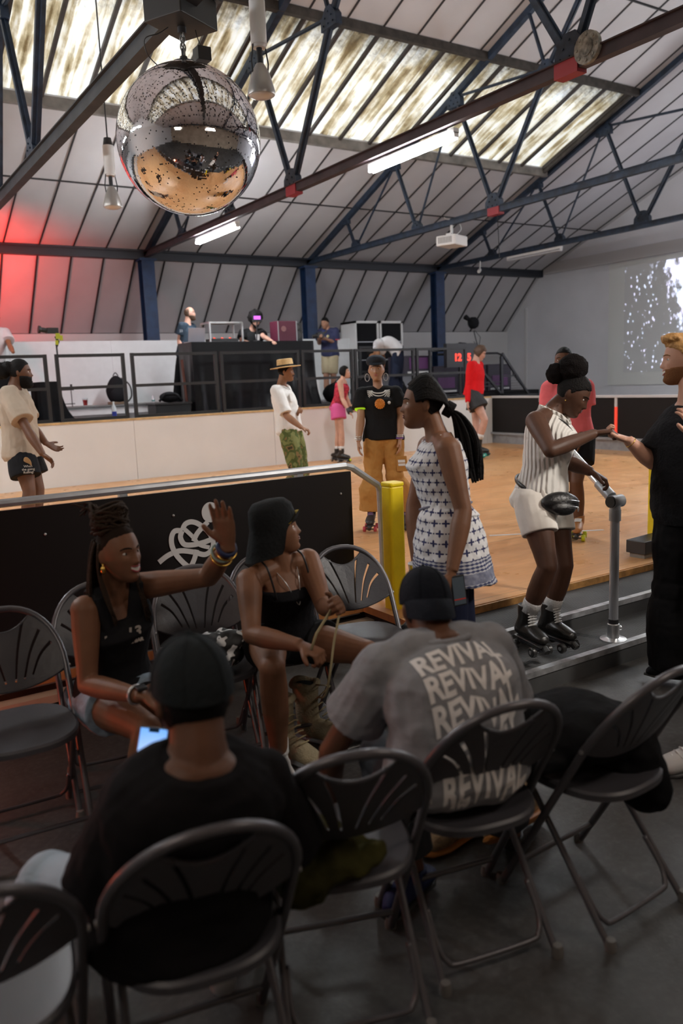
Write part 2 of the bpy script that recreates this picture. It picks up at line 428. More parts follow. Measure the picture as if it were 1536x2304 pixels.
q = MB(); q.box((-8, SK1-.02, roofz(SK1)-.15), (SKX+.1, SK1+.08, roofz(SK1)+.0)); q.box((-8, n0-.08, roofz(n0)-.15), (SKX+.1, n0+.02, roofz(n0)))
struct(q.build('trim_7', pb))
q = MB(); q.box((-8, SK0-.08, roofz(SK0)-.10), (SKX+.1, SK0+.0, roofz(SK0)+.02)); q.box((-8, n1, roofz(n1)-.1), (SKX+.1, n1+.08, roofz(n1)+.02)); q.bar((SKX, SK0, roofz(SK0, -.03)), (SKX, SK1, roofz(SK1, -.03)), .06, .14); q.bar((SKX, n0, roofz(n0, -.03)), (SKX, n1, roofz(n1, -.03)), .06, .14)
struct(q.build('trim_8', mat('mouldy_timber', (.05, .043, .037), .7, var=.5, vscale=8)))
# end wall (painted brick) with its painted screen, gable
ew = mat('end_wall_paint', (.68, .67, .70), .65, var=.06, vscale=1.2); brick_bump(ew, True)
q = MB(); q.box((16.95, -3.4, 0), (17.2, 18.2, 4.3)); q.add([(16.97, -.9, 4.3), (16.97, 16.1, 4.3), (16.97, RY, RZ+.05), (17.2, -.9, 4.3), (17.2, 16.1, 4.3), (17.2, RY, RZ+.05)], [(0,1,2),(5,4,3),(0,3,4,1),(1,4,5,2),(2,5,3,0)])
struct(q.build('wall_right', ew))
struct(MB().box((16.86, -3, 4.22), (16.97, 15.9, 4.5)).build('trim_9', mat('gable_ledge', (.50, .48, .48), .7)))
struct(MB().box((16.90, 16.58, 0), (16.95, 16.66, 3.4)).build('trim_10', mat('wall_pipe', (.62, .61, .62), .6)))
struct(MB().box((16.925, 6.2, 1.24), (16.95, 13.78, 4.2)).build('trim_11', mat('screen_paint', (.68, .68, .66), .6)))
struct(MB().box((-8.2, -3.4, 0), (-8, 18.2, 8)).build('wall_left', white_paint))
struct(MB().box((-8, -3.4, 0), (17, -3.2, 4.4)).build('wall_front', mat('front_wall_paint', (.42, .33, .24), .7, var=.2, vscale=1)))
struct(MB().box((-8, -3.4, 4.25), (17, -.8, 4.35)).build('ceiling_front', mat('front_ceiling', (.25, .22, .2), .7)))
# projected picture on the end wall, the projector's light put in as emission
pm = mat('projected_picture', (.3, .3, .32), .6); nt, b = nodes(pm); oc = objco(nt); x, y, z = sepxyz(nt, oc)
vo = N(nt, 'ShaderNodeTexVoronoi'); vo.inputs['Scale'].default_value = 9; nt.links.new(scaled(nt, oc, (1, 1.25, .8)), vo.inputs['Vector'])
n1_ = noise_tex(nt, scaled(nt, oc, (1, 1.3, .8)), 2.6, 8, .75)
grad = math_node(nt, 'MULTIPLY', math_node(nt, 'SUBTRACT', 12.1, y), .22)
up_ = math_node(nt, 'MULTIPLY', math_node(nt, 'SUBTRACT', z, 3.0), .12)
dens = math_node(nt, 'ADD', math_node(nt, 'ADD', n1_, grad), up_)
spots = math_node(nt, 'MULTIPLY', math_node(nt, 'LESS_THAN', vo.outputs['Distance'], .27), math_node(nt, 'GREATER_THAN', n1_, .50))
blob = math_node(nt, 'MULTIPLY', math_node(nt, 'SUBTRACT', dens, .57), 9, clamp=True)
fac = math_node(nt, 'MAXIMUM', math_node(nt, 'MULTIPLY', spots, .55), blob)
hue = mixc(nt, noise_tex(nt, oc, 2.0, 2), (.45, .75, .85), (.85, .62, 1.0))
hue2 = mixc(nt, math_node(nt, 'MULTIPLY', math_node(nt, 'SUBTRACT', dens, .78), 5, clamp=True), hue, (.95, .9, 1))
nt.links.new(hue2, b.inputs['Emission Color']); nt.links.new(math_node(nt, 'ADD', math_node(nt, 'MULTIPLY', fac, 1.0), .0), b.inputs['Emission Strength'])
b.inputs['Base Color'].default_value = (.62, .62, .62, 1)
q = MB().box((16.912, 7.2, 1.55), (16.922, 13.3, 4.08)); tag(q.build('projected_image', pm), 'speckled white and lilac film picture projected on the end wall', 'projection')

# eave beam, columns
q = MB(); q.box((-8, 15.95, 4.16), (16.9, 16.1, 4.34)); q.box((-8, 15.9, 4.30), (16.9, 16.15, 4.34))
q.tube([Vector((x_, 15.9, 4.40+.03*math.sin(x_*1.9))) for x_ in np.linspace(-8, 16.8, 80)], .018, 6)
tag(q.build('eave_beam', mat('eave_paint', (.022, .026, .036), .5)), 'long dark steel eave beam carrying cables above the stage', 'beam')
q = MB(); q.box((-8, -1, 4.16), (16.9, -.8, 4.34)); struct(q.build('trim_12', mat('eave_paint', (0, 0, 0))))
names = {2.12: 'leftmost of the', 5.80: 'beside the bearded man on stage, one of the', 9.52: 'behind the cameraman, one of the', 13.24: 'rightmost of the'}
labs = ['blue steel column at the far left behind the stage', 'blue steel column left of the bearded man on the stage', 'blue steel column just left of the cameraman', 'blue steel column beside the purple crates at the right of the stage']
for (cx, lb) in zip((2.1, 5.82, 9.54, 13.26), labs):
    c = thing('steel_column', lb, 'column', (cx, 16.0, 1.2), 0, 'blue roof columns')
    q = MB(); q.box((-.13, -.12, 0), (.13, -.10, 2.98)); q.box((-.13, .10, 0), (.13, .12, 2.98)); q.box((-.012, -.1, 0), (.012, .1, 2.98)); q.build('shaft', blue_steel, c)
    q = MB(); q.box((-.17, -.15, 2.93), (.17, .15, 2.97)); q.build('cap_plate', blue_steel, c)
# roof trusses
def truss(X, label, heavy, tiem):
    t = thing('roof_truss', label, 'truss', (X, RY, 4.28), 0, 'steel roof trusses')
    def L(y, z): return (0, y-RY, z-4.28)
    w = .075*heavy
    q = MB(); q.bar(L(15.95, 4.25), L(-.75, 4.25), w, w*1.15); q.bar(L(15.95, 4.25+w*.55), L(-.75, 4.25+w*.55), w*1.6, .012); q.build('tie_beam', tiem, t)
    for s in (1, -1):
        Y = lambda y: y if s > 0 else 2*RY-y
        q = MB(); q.bar(L(Y(15.95), roofz(15.95, -.07)), L(RY, roofz(RY, -.07)), w, w*1.2); q.build('rafter', truss_blue, t)
        mem = [((14.05, 4.27), (14.36, roofz(14.36, -.08)), .055), ((14.05, 4.27), (12.65, roofz(12.65, -.08)), .03), ((12.05, 4.27), (12.65, roofz(12.65, -.08)), .06),
               ((12.05, 4.27), (10.95, roofz(10.95, -.08)), .03), ((10.05, 4.27), (10.95, roofz(10.95, -.08)), .07), ((10.05, 4.27), (8.93, 5.98), .08),
               ((8.93, 5.98), (7.7, roofz(7.7, -.1)), .075), ((8.93, 5.98), (9.28, roofz(9.28, -.08)), .045), ((10.95, roofz(10.95, -.1)), (8.93, 6.02), .04)]
        for (a_, b_, ww) in mem:
            q = MB(); ww *= heavy; q.bar(L(Y(a_[0]), a_[1]), L(Y(b_[0]), b_[1]), ww, .012, (1, 0, 0)); q.bar(L(Y(a_[0]), a_[1]), L(Y(b_[0]), b_[1]), .012+ww*.45, ww*.9, (1, 0, 0)); q.build('strut', truss_blue, t)
        for gy, gz, gs, gm in ((14.05, 4.33, .11, truss_blue), (12.05, 4.33, .12, truss_blue), (10.05, 4.36, .17, truss_blue), (10.95, roofz(10.95, -.17), .17, truss_blue), (8.93, 5.98, .17, truss_blue), (12.65, roofz(12.65, -.13), .11, truss_blue), (14.36, roofz(14.36, -.12), .09, truss_blue)):
            q = MB(); gy = Y(gy); a_ = L(gy, gz)
            poly = [(-gs, -gs*.55), (gs, -gs*.55), (gs*.95, gs*.2), (gs*.35, gs*.9), (-gs*.35, gs*.9), (-gs*.95, gs*.2)]
            vs = [(sx, a_[1]+u, a_[2]+v) for sx in (-.022*heavy-.02, .022*heavy+.02) for u, v in poly]
            q.add(vs, [tuple(range(6))[::-1], tuple(range(6, 12))]+[(i, (i+1) % 6, 6+(i+1) % 6, 6+i) for i in range(6)])
            for u, v in ((-.6, -.25), (0, -.25), (.6, -.25), (-.4, .2), (.4, .2), (0, .55)):
                for sx in (-1, 1): q.cyl((sx*(.022*heavy+.018), a_[1]+u*gs, a_[2]+v*gs), (sx*(.022*heavy+.034), a_[1]+u*gs, a_[2]+v*gs), .011, n=6)
            q.build('gusset_plate', gm, t)
        q = MB(); p = L(Y(10.02), 4.25); q.box((-.06, p[1]-.13, p[2]-.08), (.06, p[1]+.13, p[2]+.05)); (q.build('splice_plate', red_plate, t) if X > 3 and X < 13 else None)
    return t
truss(2.43, 'heavy dark roof truss in the top left corner that the mirror ball hangs from', 1.35, truss_grey)
TR2 = truss(5.82, 'maroon-tied roof truss carrying the two lit tubes, behind the mirror ball', 1.2, truss_maroon)
q = MB(); q.cyl((-.09, 4.93-RY, .03), (-.05, 4.93-RY, .03), .13, n=20); q.cyl((-.10, 4.93-RY, .03), (-.09, 4.93-RY, .03), .07, n=20)
for k in range(8): q.cyl((-.10, 4.93-RY+.1*math.cos(k*PI/4), .03+.1*math.sin(k*PI/4)), (-.085, 4.93-RY+.1*math.cos(k*PI/4), .03+.1*math.sin(k*PI/4)), .014, n=6)
q.build('round_plate', mat('peeling_paint', (.22, .22, .20), .7, var=.85, vscale=16), TR2)
TR3 = truss(9.54, 'blue roof truss with the projector fixed to its tie beam', 1.1, truss_blue)
truss(13.26, 'farthest blue roof truss, at the right end of the rooflight', 1.1, truss_blue)

# ================================================================ LAMPS AND THE MIRROR BALL

tube_on = mat('tube_lit', (1, 1, 1), .4, emit=(.93, .97, 1.0), es=TUBE_E)
tube_off = mat('tube_unlit', (.55, .55, .57), .4)
def batten(X, y0, y1, z, lit, label, group=None, tilt=0):
    t = thing('tube_light', label, 'light', (X, (y0+y1)/2, z), 0, group)
    h = (y1-y0)/2
    q = MB(); q.box((-.035, -h, .02), (.035, h, .07)); q.box((-.03, -h, -.02), (.03, -h+.03, .03)); q.box((-.03, h-.03, -.02), (.03, h, .03)); q.build('housing', lamp_white, t)
    q = MB(); q.cyl((-.028, -h+.03, -.015), (-.028, h-.03, -.015), .019, n=12); q.cyl((.028, -h+.03, -.015), (.028, h-.03, -.015), .019, n=12); q.build('tube', tube_on if lit else tube_off, t, smooth='auto')
    return t
batten(5.86, 6.72, 8.27, 4.10, True, 'large lit fluorescent tube under the maroon tie beam, right of the mirror ball')
batten(5.86, 11.9, 13.5, 4.10, True, 'smaller lit fluorescent tube under the maroon tie beam, below the mirror ball')
batten(13.26, 12.0, 13.55, 4.12, False, 'unlit fluorescent tube under the farthest truss, left of the film picture')
for X, ya, w_ in ((-1.2, 12.0, 'over the stage, farthest left'), (9.54, 4.2, 'over the near side of the blue truss'), (13.26, 7.4, 'added under the farthest truss to light the end wall'), (13.26, 4.6, 'added at the near end of the farthest truss, for the end wall'), (-1.2, 9.0, 'over the rink, left of the mirror ball'), (-1.2, 6.0, 'over the left end of the black barrier')):  # tubes out of view; the farthest truss pair is added to brighten the end wall
    batten(X, ya, ya+1.55, 4.10, True, 'lit fluorescent tube '+w_)
# hanging high-bay lamps
lens = mat('lamp_glass', (.55, .5, .45), .15, spec=.8)
def highbay(x, y, z, s, ztop, label):
    t = thing('hanging_lamp', label, 'lamp', (x, y, z), 0, 'hanging high bay lamps')
    q = MB(); q.cyl((0, 0, .56*s), (0, 0, ztop-z), .008, n=6); q.build('cord', black_plastic, t)
    q = MB(); q.cyl((0, 0, .52*s), (0, 0, .60*s), .055*s, .04*s, 14); q.build('cap', black_plastic, t)
    q = MB(); q.cyl((0, 0, .22*s), (0, 0, .52*s), .06*s, n=18); q.cyl((0, 0, .20*s), (0, 0, .22*s), .05*s, n=18); q.build('ballast_case', lamp_white, t, smooth='auto')
    q = MB(); q.tube([(-.05*s, 0, .22*s), (-.07*s, 0, .1*s), (-.06*s, 0, 0)], .006, 6); q.tube([(.05*s, 0, .22*s), (.07*s, 0, .1*s), (.06*s, 0, 0)], .006, 6); q.cyl((0, 0, .2*s), (0, 0, .08*s), .022*s, n=10); q.build('bracket', truss_grey, t)
    q = MB(); q.lathe((0, 0, 0), [(.10*s, -.13*s), (.105*s, -.11*s), (.075*s, .0), (.06*s, .04*s), (.03*s, .09*s)], 20); q.build('reflector', mat('lamp_reflector', (.42, .40, .38), .35, metal=.5), t, smooth='auto')
    q = MB(); q.ell((0, 0, -.125*s), (.095*s, .095*s, .03*s)); q.build('lens', lens, t, smooth=True)
highbay(3.05, 9.3, 3.80, 1.0, 5.0+1.9, 'small hanging high bay lamp over the left of the stage')
highbay(3.08, 5.72, 3.92, 1.0, 6.8, 'larger hanging high bay lamp just right of the mirror ball')
# mirror ball with its motor box, chain and safety wire
BX, BYY, BZZ, BR = 2.43, 5.62, 3.37, .50
bx, by, bz = 2.43, 5.60, 4.30
mb = thing('mirror_ball', 'huge worn mirror ball with missing tiles hanging from a truss', 'mirror ball', (BX, BYY, BZZ))
mm = mat('mirror_tiles', (.78, .78, .80), .045, metal=1); nt, b = nodes(mm); oc = objco(nt)
va = N(nt, 'ShaderNodeAttribute'); va.attribute_name = 'tile'; sp = va.outputs['Fac']
nt.links.new(mixc(nt, sp, (.80, .80, .83), (.03, .025, .025)), b.inputs['Base Color'])
nt.links.new(math_node(nt, 'ADD', math_node(nt, 'MULTIPLY', sp, .55), .04), b.inputs['Roughness'])
nt.links.new(math_node(nt, 'SUBTRACT', 1, math_node(nt, 'MULTIPLY', sp, .8)), b.inputs['Metallic'])
def ball():
    vs = []; fs = []; til = []; rg = random.Random(3); rows = 180
    for j in range(rows):
        t0 = PI*j/rows; t1 = PI*(j+1)/rows; tm = (t0+t1)/2
        n = max(6, int(2*rows*math.sin(tm)))
        for i in range(n):
            a0 = 2*PI*i/n; a1 = 2*PI*(i+1)/n; am = (a0+a1)/2
            nd = Vector((math.sin(tm)*math.cos(am), math.sin(tm)*math.sin(am), math.cos(tm)))
            jit = Vector((rg.gauss(0, 1), rg.gauss(0, 1), rg.gauss(0, 1)))*.0045
            nn = (nd+jit).normalized(); c = nd*BR*.9995
            b0 = len(vs)
            for tt, aa in ((t0, a0), (t1, a0), (t1, a1), (t0, a1)):
                p = Vector((math.sin(tt)*math.cos(aa), math.sin(tt)*math.sin(aa), math.cos(tt)))*BR
                p = p - nn*((p-c).dot(nn)); vs.append(p)
            fs.append((b0, b0+1, b0+2, b0+3))
            cl = noise.noise(nd*3.1+Vector((3, 1, 5))) + .5*noise.noise(nd*9)
            pr_ = .012+.10*max(0, cl-.1)+(.05 if abs(nd.z-.35) < .35 and cl > .1 else 0)
            dead = rg.random() < pr_ or (-.72 < nd.z < -.5 and noise.noise(nd*7) > .28 and rg.random() < .7) or (nd.z > .93 and rg.random() < .35)
            til.append(1.0 if dead else 0.0)
    me = bpy.data.meshes.new('ball_tiles'); me.from_pydata(vs, [], fs)
    me.materials.append(mm)
    at = me.attributes.new('tile', 'FLOAT', 'FACE'); at.data.foreach_set('value', til)
    o = bpy.data.objects.new('ball_tiles', me); COL.objects.link(o); o.parent = mb; o['kind'] = 'stuff'
    return o
ball()
q = MB(); q.ell((0, 0, 0), BR-.006, nu=64, nv=40); q.build('ball_core', mat('ball_core', (.03, .03, .03), .6), mb, smooth=True)
q = MB(); q.lathe((0, 0, BR-.01), [(.09, 0), (.085, .02), (.03, .035), (.025, .06)], 20); q.cyl((0, 0, BR+.04), (0, 0, BR+.10), .014); q.build('ball_cap', truss_grey, mb, smooth='auto')
def link(c, r, ax):
    c = Vector(c); pts = []
    for i in range(14):
        a = 2*PI*i/14; u = math.cos(a)*.018; w = math.sin(a)*.03
        pts.append(c+Vector((u, 0, w) if ax else (0, u, w)))
    return pts
ch = MB()
for i in range(6): ch.tube(link((0, 0, BR+.08+i*.03), .02, i % 2), .0055, 6, closed=True)
ch.build('chain', mat('chain_steel', (.3, .3, .3), .4, metal=.8), mb, smooth=True)
q = MB(); q.tube(smooth_path([(-.10, 0, BR+.22), (-.17, 0, BR+.17), (-.27, .0, BR+.12), (-.26, 0, BR+.02), (-.16, 0, BR-.06)]), .004, 6); q.tube([(.10, 0, BR+.25), (.11, 0, BR+.2), (.14, 0, BR+.12)], .004, 6); q.build('safety_wire', black_plastic, mb)
q = MB(); q.box((.09, -.05, BR+.04), (.19, .05, BR+.13)); q.build('sensor_box', black_plastic, mb, bevel=.005, M=Matrix.Rotation(R(0), 4, 'Z'))
t = thing('motor_box', 'black motor box bolted to the truss above the mirror ball', 'motor', (2.43, 5.62, BZZ+.76))
M_ = Matrix.Rotation(R(28), 4, 'Z')
q = MB(); q.box((-.2, -.16, -.02), (.2, .16, .17)); q.build('case', mat('motor_case', (.03, .03, .03), .5), t, bevel=.008, M=M_)
q = MB(); q.box((-.23, -.19, .17), (.23, .19, .20)); q.build('lid', black_plastic, t, M=M_)
q = MB(); q.cyl((0, 0, -.06), (0, 0, -.01), .03); q.build('spindle', truss_grey, t)
# projector hung from the blue truss
t = thing('projector', 'white ceiling projector hung under the blue truss', 'projector', (9.54, 11.1, 3.94), R(200))
q = MB(); q.box((-.22, -.19, -.09), (.22, .19, .08)); q.build('body', lamp_white, t, bevel=.02)
q = MB(); q.cyl((.1, -.19, 0), (.1, -.235, 0), .05, n=18); q.build('lens_barrel', black_plastic, t)
q = MB()
for i in range(8): q.box((-.18+i*.028, -.195, -.06), (-.165+i*.028, -.188, .06))
for i in range(9): q.box((.218, -.14+i*.03, -.05), (.225, -.125+i*.03, .05))
q.build('grille', mat('grille_grey', (.25, .25, .25), .5), t)
q = MB(); q.box((-.12, -.05, .08), (-.08, .05, .12)); q.box((.08, -.05, .08), (.12, .05, .12)); q.cyl((0, 0, .08), (0, 0, .32), .025); q.build('mount', lamp_white, t)
q = MB(); q.tube(smooth_path([(0, .1, .1), (-.15, .1, .2), (-.25, 0, .35), (-.1, 0, .38), (.15, 0, .34), (.25, 0, .36)]), .008, 6); q.build('cable', lamp_white, t)
t = thing('cctv_camera', 'small white bullet camera on the farthest truss', 'camera', (13.2, 14.4, 4.02))
q = MB(); q.cyl((0, 0, 0), (-.12, -.1, -.05), .04); q.build('body', lamp_white, t); q = MB(); q.cyl((0, 0, 0), (.02, 0, .2), .015); q.build('bracket', lamp_white, t)
# rope hanging from the blue truss
q = MB(); q.cyl((9.56, 10.0, 4.2), (9.5, 9.9, 3.5), .006, n=6)
q.build('hanging_cord', black_plastic, TR3, M=Matrix.Translation((-9.54, -RY, -4.28)))

# ================================================================ BARRIERS AND RAILS
board = mat('barrier_board', (.010, .008, .008), .45, spec=.2)
rail_grey = mat('rail_grey', (.33, .34, .36), .42, metal=.5, var=.15, vscale=9)
t = thing('barrier', 'black rink barrier with grey handrail behind the two seated women', 'barrier', (0, 4.08, .28))
Mi = Matrix.Translation((0, -4.08, -.28))
q = MB(); q.box((-5, 4.06, .285), (2.66, 4.08, 1.118)); q.build('panel', board, t, M=Mi)
q = MB(); q.box((-5, 4.05, .225), (2.68, 4.15, .285)); q.build('bottom_channel', rail_grey, t, M=Mi)
q = MB(); q.tube([(-5, 4.09, 1.15), (2.64, 4.09, 1.15), (2.69, 4.09, 1.135), (2.875, 4.09, 1.01), (2.89, 4.09, .97), (2.90, 4.09, .40), (2.885, 4.09, .36), (2.74, 4.09, .25), (2.70, 4.09, .245), (2.5, 4.09, .245)], .021, 8, side=(0, 1, 0)); q.build('handrail', rail_grey, t, M=Mi)
for xx in (-3.5, -1.5, .35, 1.25, 2.3): q = MB(); q.box((xx, 4.08, .285), (xx+.04, 4.12, 1.14)); q.build('upright', rail_grey, t, M=Mi)
for xx, zz in ((.86, .98), (2.58, .99), (1.52, .99)): q = MB(); q.ell((xx, 4.058, zz), .008, nu=8, nv=6); q.build('screw', silver, t, M=Mi)
# painted knot emblem on the board: interlaced loops with a round head
em = MB(); white_em = mat('emblem_white', (.50, .50, .50), .5)
def E_(a, c): return Vector((1.42+(a-985)*.000955, 4.055, .752-(c-510+.105*(a-985))*.000955))
def ribbon(pts, w, lift=0):
    P_ = smooth_path([E_(*p)+Vector((0, -lift, 0)) for p in pts], 8); vs = []
    for i, p in enumerate(P_):
        t_ = (P_[min(i+1, len(P_)-1)]-P_[max(i-1, 0)]).normalized(); n_ = Vector((-t_.z, 0, t_.x))
        vs += [p+n_*w/2, p-n_*w/2, p+n_*w/2+Vector((0, .003, 0)), p-n_*w/2+Vector((0, .003, 0))]
    fs = []
    for i in range(len(P_)-1):
        a = 4*i; c = a+4; fs += [(a, a+1, c+1, c), (a+2, c+2, c+3, a+3), (a, c, c+2, a+2), (a+1, a+3, c+3, c+1)]
    em.add(vs, fs)
W_ = .028
ribbon([(985, 512), (1040, 475), (1110, 452), (1190, 462), (1260, 480), (1305, 450), (1315, 400), (1290, 350), (1240, 305), (1195, 288), (1155, 300), (1135, 335)], W_)
ribbon([(1135, 338), (1090, 338), (1068, 375), (1070, 430), (1100, 490), (1158, 545), (1190, 510), (1212, 450)], W_, .001)
ribbon([(1132, 338), (1120, 375), (1140, 415), (1190, 420), (1250, 410), (1300, 395), (1390, 368)], W_, .002)
ribbon([(1195, 400), (1225, 350), (1290, 290)], W_, .003)
ribbon([(1150, 330), (1190, 370), (1230, 420), (1290, 440)], W_*.8, .0015)
Pc = [E_(1310, 235)+Vector((math.cos(a)*.050, 0, math.sin(a)*.056)) for a in np.linspace(0, 2*PI, 28, endpoint=False)]
em.add([tuple(p) for p in Pc]+[(p.x, p.y+.003, p.z) for p in Pc], [tuple(range(28)), tuple(range(28, 56))[::-1]]+[(i, (i+1) % 28, 28+(i+1) % 28, 28+i) for i in range(28)])
eo = em.build('emblem', white_em, t, M=Mi); eo['label'] = 'white painted knot emblem'
o = MB(); o.box((-5, 3.98, .15), (2.74, 4.06, .19)); tag(o.build('pale_batten', mat('pale_wood', (.62, .5, .38), .5, var=.1)), 'long pale wooden batten low down under the black barrier', 'batten')
o = MB(); o.box((-5, 4.10, 0), (2.75, 4.14, .225)); tag(o.build('fascia_board', mat('fascia_and_void', (.035, .033, .025), .7, var=.4)), 'dark board under the barrier, filling in the shaded void below the rink', 'board')  # dark face; below the batten its colour stands for shade under the rink
# poster lit orange at the frame's left edge, on the barrier
t = thing('yellow_post', 'thick yellow padded post at the end of the black barrier', 'post', (2.82, 3.86, .23))
def ypost(t):
    q = MB(); q.prism([(-.052, -.04), (-.04, -.052), (.04, -.052), (.052, -.04), (.052, .04), (.04, .052), (-.04, .052), (-.052, .04)], 0, .80); q.build('post_body', yellow_paint, t, bevel=.008)
    q = MB(); q.prism([(-.055, -.042), (-.042, -.055), (.042, -.055), (.055, -.042), (.055, .042), (.042, .055), (-.042, .055), (-.055, .042)], .80, .825); q.build('post_cap', yellow_paint, t, bevel=.008)
ypost(t)
t2 = dup(t, (5.33, 3.86, .23), 0, 'second yellow post, half hidden behind the standing man in black')
t = thing('black_box', 'small black box on the rink edge left of the man in black', 'box', (4.93, 3.70, .28), R(5))
q = MB(); q.box((0, -.04, .035), (.5, .12, .13)); q.build('body', black_plastic, t, bevel=.004); q = MB(); q.box((.02, -.02, 0), (.48, .1, .035)); q.build('base', mat('box_base', (.25, .23, .2), .6), t)
# step handrail
t = thing('handrail', 'silver tubular handrail on the black steps held by the woman in white', 'handrail', (3.70, 2.95, .12))
q = MB(); q.cyl((0, 0, .10), (0, 0, .76), .026, n=18); q.build('post', alu_pole, t, smooth='auto')
q = MB(); q.cyl((0, 0, .09), (0, 0, .125), .029, n=18); q.build('black_collar', black_plastic, t)
q = MB(); q.lathe((0, 0, 0), [(.075, 0), (.075, .008), (.04, .014), (.034, .016), (.034, .095), (.028, .1)], 24); q.ell((.035, -.02, .07), .014, nu=8, nv=6); q.build('foot_flange', silver, t, smooth='auto')
q = MB(); q.cyl((0, 0, .70), (0, 0, .765), .033, n=18); q.cyl((-.035, .0, .81), (.05, .0, .81), .036, n=18); q.cyl((0, 0, .76), (0, 0, .82), .03, n=16); q.build('elbow_joint', rail_grey, t, smooth='auto')
q = MB(); q.cyl((-.046, 0, .81), (-.034, 0, .81), .032, n=18); q.build('joint_cap', black_plastic, t)
pe = Vector((.08, .475, 1.13)); p0 = Vector((0.0, .0, .81)); dirv = (pe-p0).normalized()
q = MB(); q.cyl(p0+dirv*.04, p0+dirv*.16, .032, n=18); q.build('rail_socket', rail_grey, t, smooth='auto')
q = MB(); q.cyl(p0+dirv*.1, pe, .024, n=18); q.build('rail', mat('rail_bright', (.72, .74, .78), .25, metal=.8), t, smooth='auto')
q = MB(); q.cyl(pe, (pe.x, pe.y, .115), .026, n=18); q.build('far_post', alu_pole, t, smooth='auto')
# far barrier at the right end of the rink
t = thing('barrier', 'long black barrier along the far right end of the rink with pale rail', 'barrier', (11.35, 3.6, .28))
Mi = Matrix.Translation((-11.35, -3.6, -.28)); seg = [12.1, 9.05, 7.55, 6.05, 4.55, 3.6]
pr_ = mat('pale_rail', (.52, .50, .50), .5)
for i in range(5):
    q = MB(); q.box((11.34, seg[i+1]+.03, .50), (11.37, seg[i]-.03, 1.175)); q.build('panel', board, t, M=Mi)
q = MB(); q.box((11.31, 3.6, 1.175), (11.40, 12.1, 1.215)); q.build('top_rail', pr_, t, M=Mi)
q = MB(); q.box((11.29, 3.6, .46), (11.40, 12.1, .50)); q.box((11.36, 3.6, .28), (11.40, 12.1, .46)); q.build('kick_board', rail_grey, t, M=Mi)
q = MB(); q.box((11.30, 10.75, .44), (11.34, 10.79, .54)); q.build('clip', pr_, t, M=Mi); q = MB(); q.box((11.32, 10.75, 1.10), (11.34, 10.79, 1.17)); q.build('clip', pr_, t, M=Mi)
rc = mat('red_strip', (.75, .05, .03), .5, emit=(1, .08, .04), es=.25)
for yy in (9.05, 7.55, 6.05):
    q = MB(); q.box((11.325, yy-.025, 1.02), (11.36, yy+.025, 1.18)); q.build('post', pr_, t, M=Mi)
    q = MB(); q.box((11.325, yy-.022, .50), (11.36, yy+.022, 1.02)); q.build('red_strip', rc, t, M=Mi)

# ================================================================ STAGE RAILINGS
def railing(x0, x1, y, label, rz=0, z0=1.21, h=.98, mid=.49, post=None):
    t = thing('stage_railing', label, 'railing', (x0, y, z0), rz, 'black tubular stage railings')
    L = x1-x0; q = MB(); w = .045
    q.box((0, -w/2, h-w), (L, w/2, h)); q.build('top_rail', black_steel, t)
    q = MB(); q.box((0, -w/2, mid-w/2), (L, w/2, mid+w/2)); q.build('mid_rail', black_steel, t)
    q = MB(); q.box((0, -w/2, 0), (L, w/2, w)); q.build('bottom_rail', black_steel, t)
    for xa in (0, L-w): q = MB(); q.box((xa-.002, -w/2-.002, -.001), (xa+w+.002, w/2+.002, h+.002)); q.build('post', black_steel, t)
    return t
railing(.4, 2.86, 12.26, 'black stage railing panel in front of the leftmost draped table')
railing(2.98, 4.0, 12.26, 'narrow black stage railing panel right of the small tripod camera')
railing(4.10, 5.52, 12.26, 'black stage railing panel left of the turntable table')
railing(5.58, 7.05, 12.26, 'black stage railing panel in front of the turntable table')
railing(7.10, 8.16, 12.26, 'black stage railing panel between turntable table and cameraman')
railing(8.20, 9.55, 12.26, 'black stage railing panel in front of the cameraman')
railing(9.60, 10.85, 12.26, 'rightmost black stage railing panel at the front of the stage')
railing(10.1, 11.3, 14.9, 'black stage railing panel at the back beside the white cabinets', h=1.15, mid=.6)
railing(11.0, 12.2, 13.6, 'black stage railing panel behind the red number display', h=1.0, mid=.5)

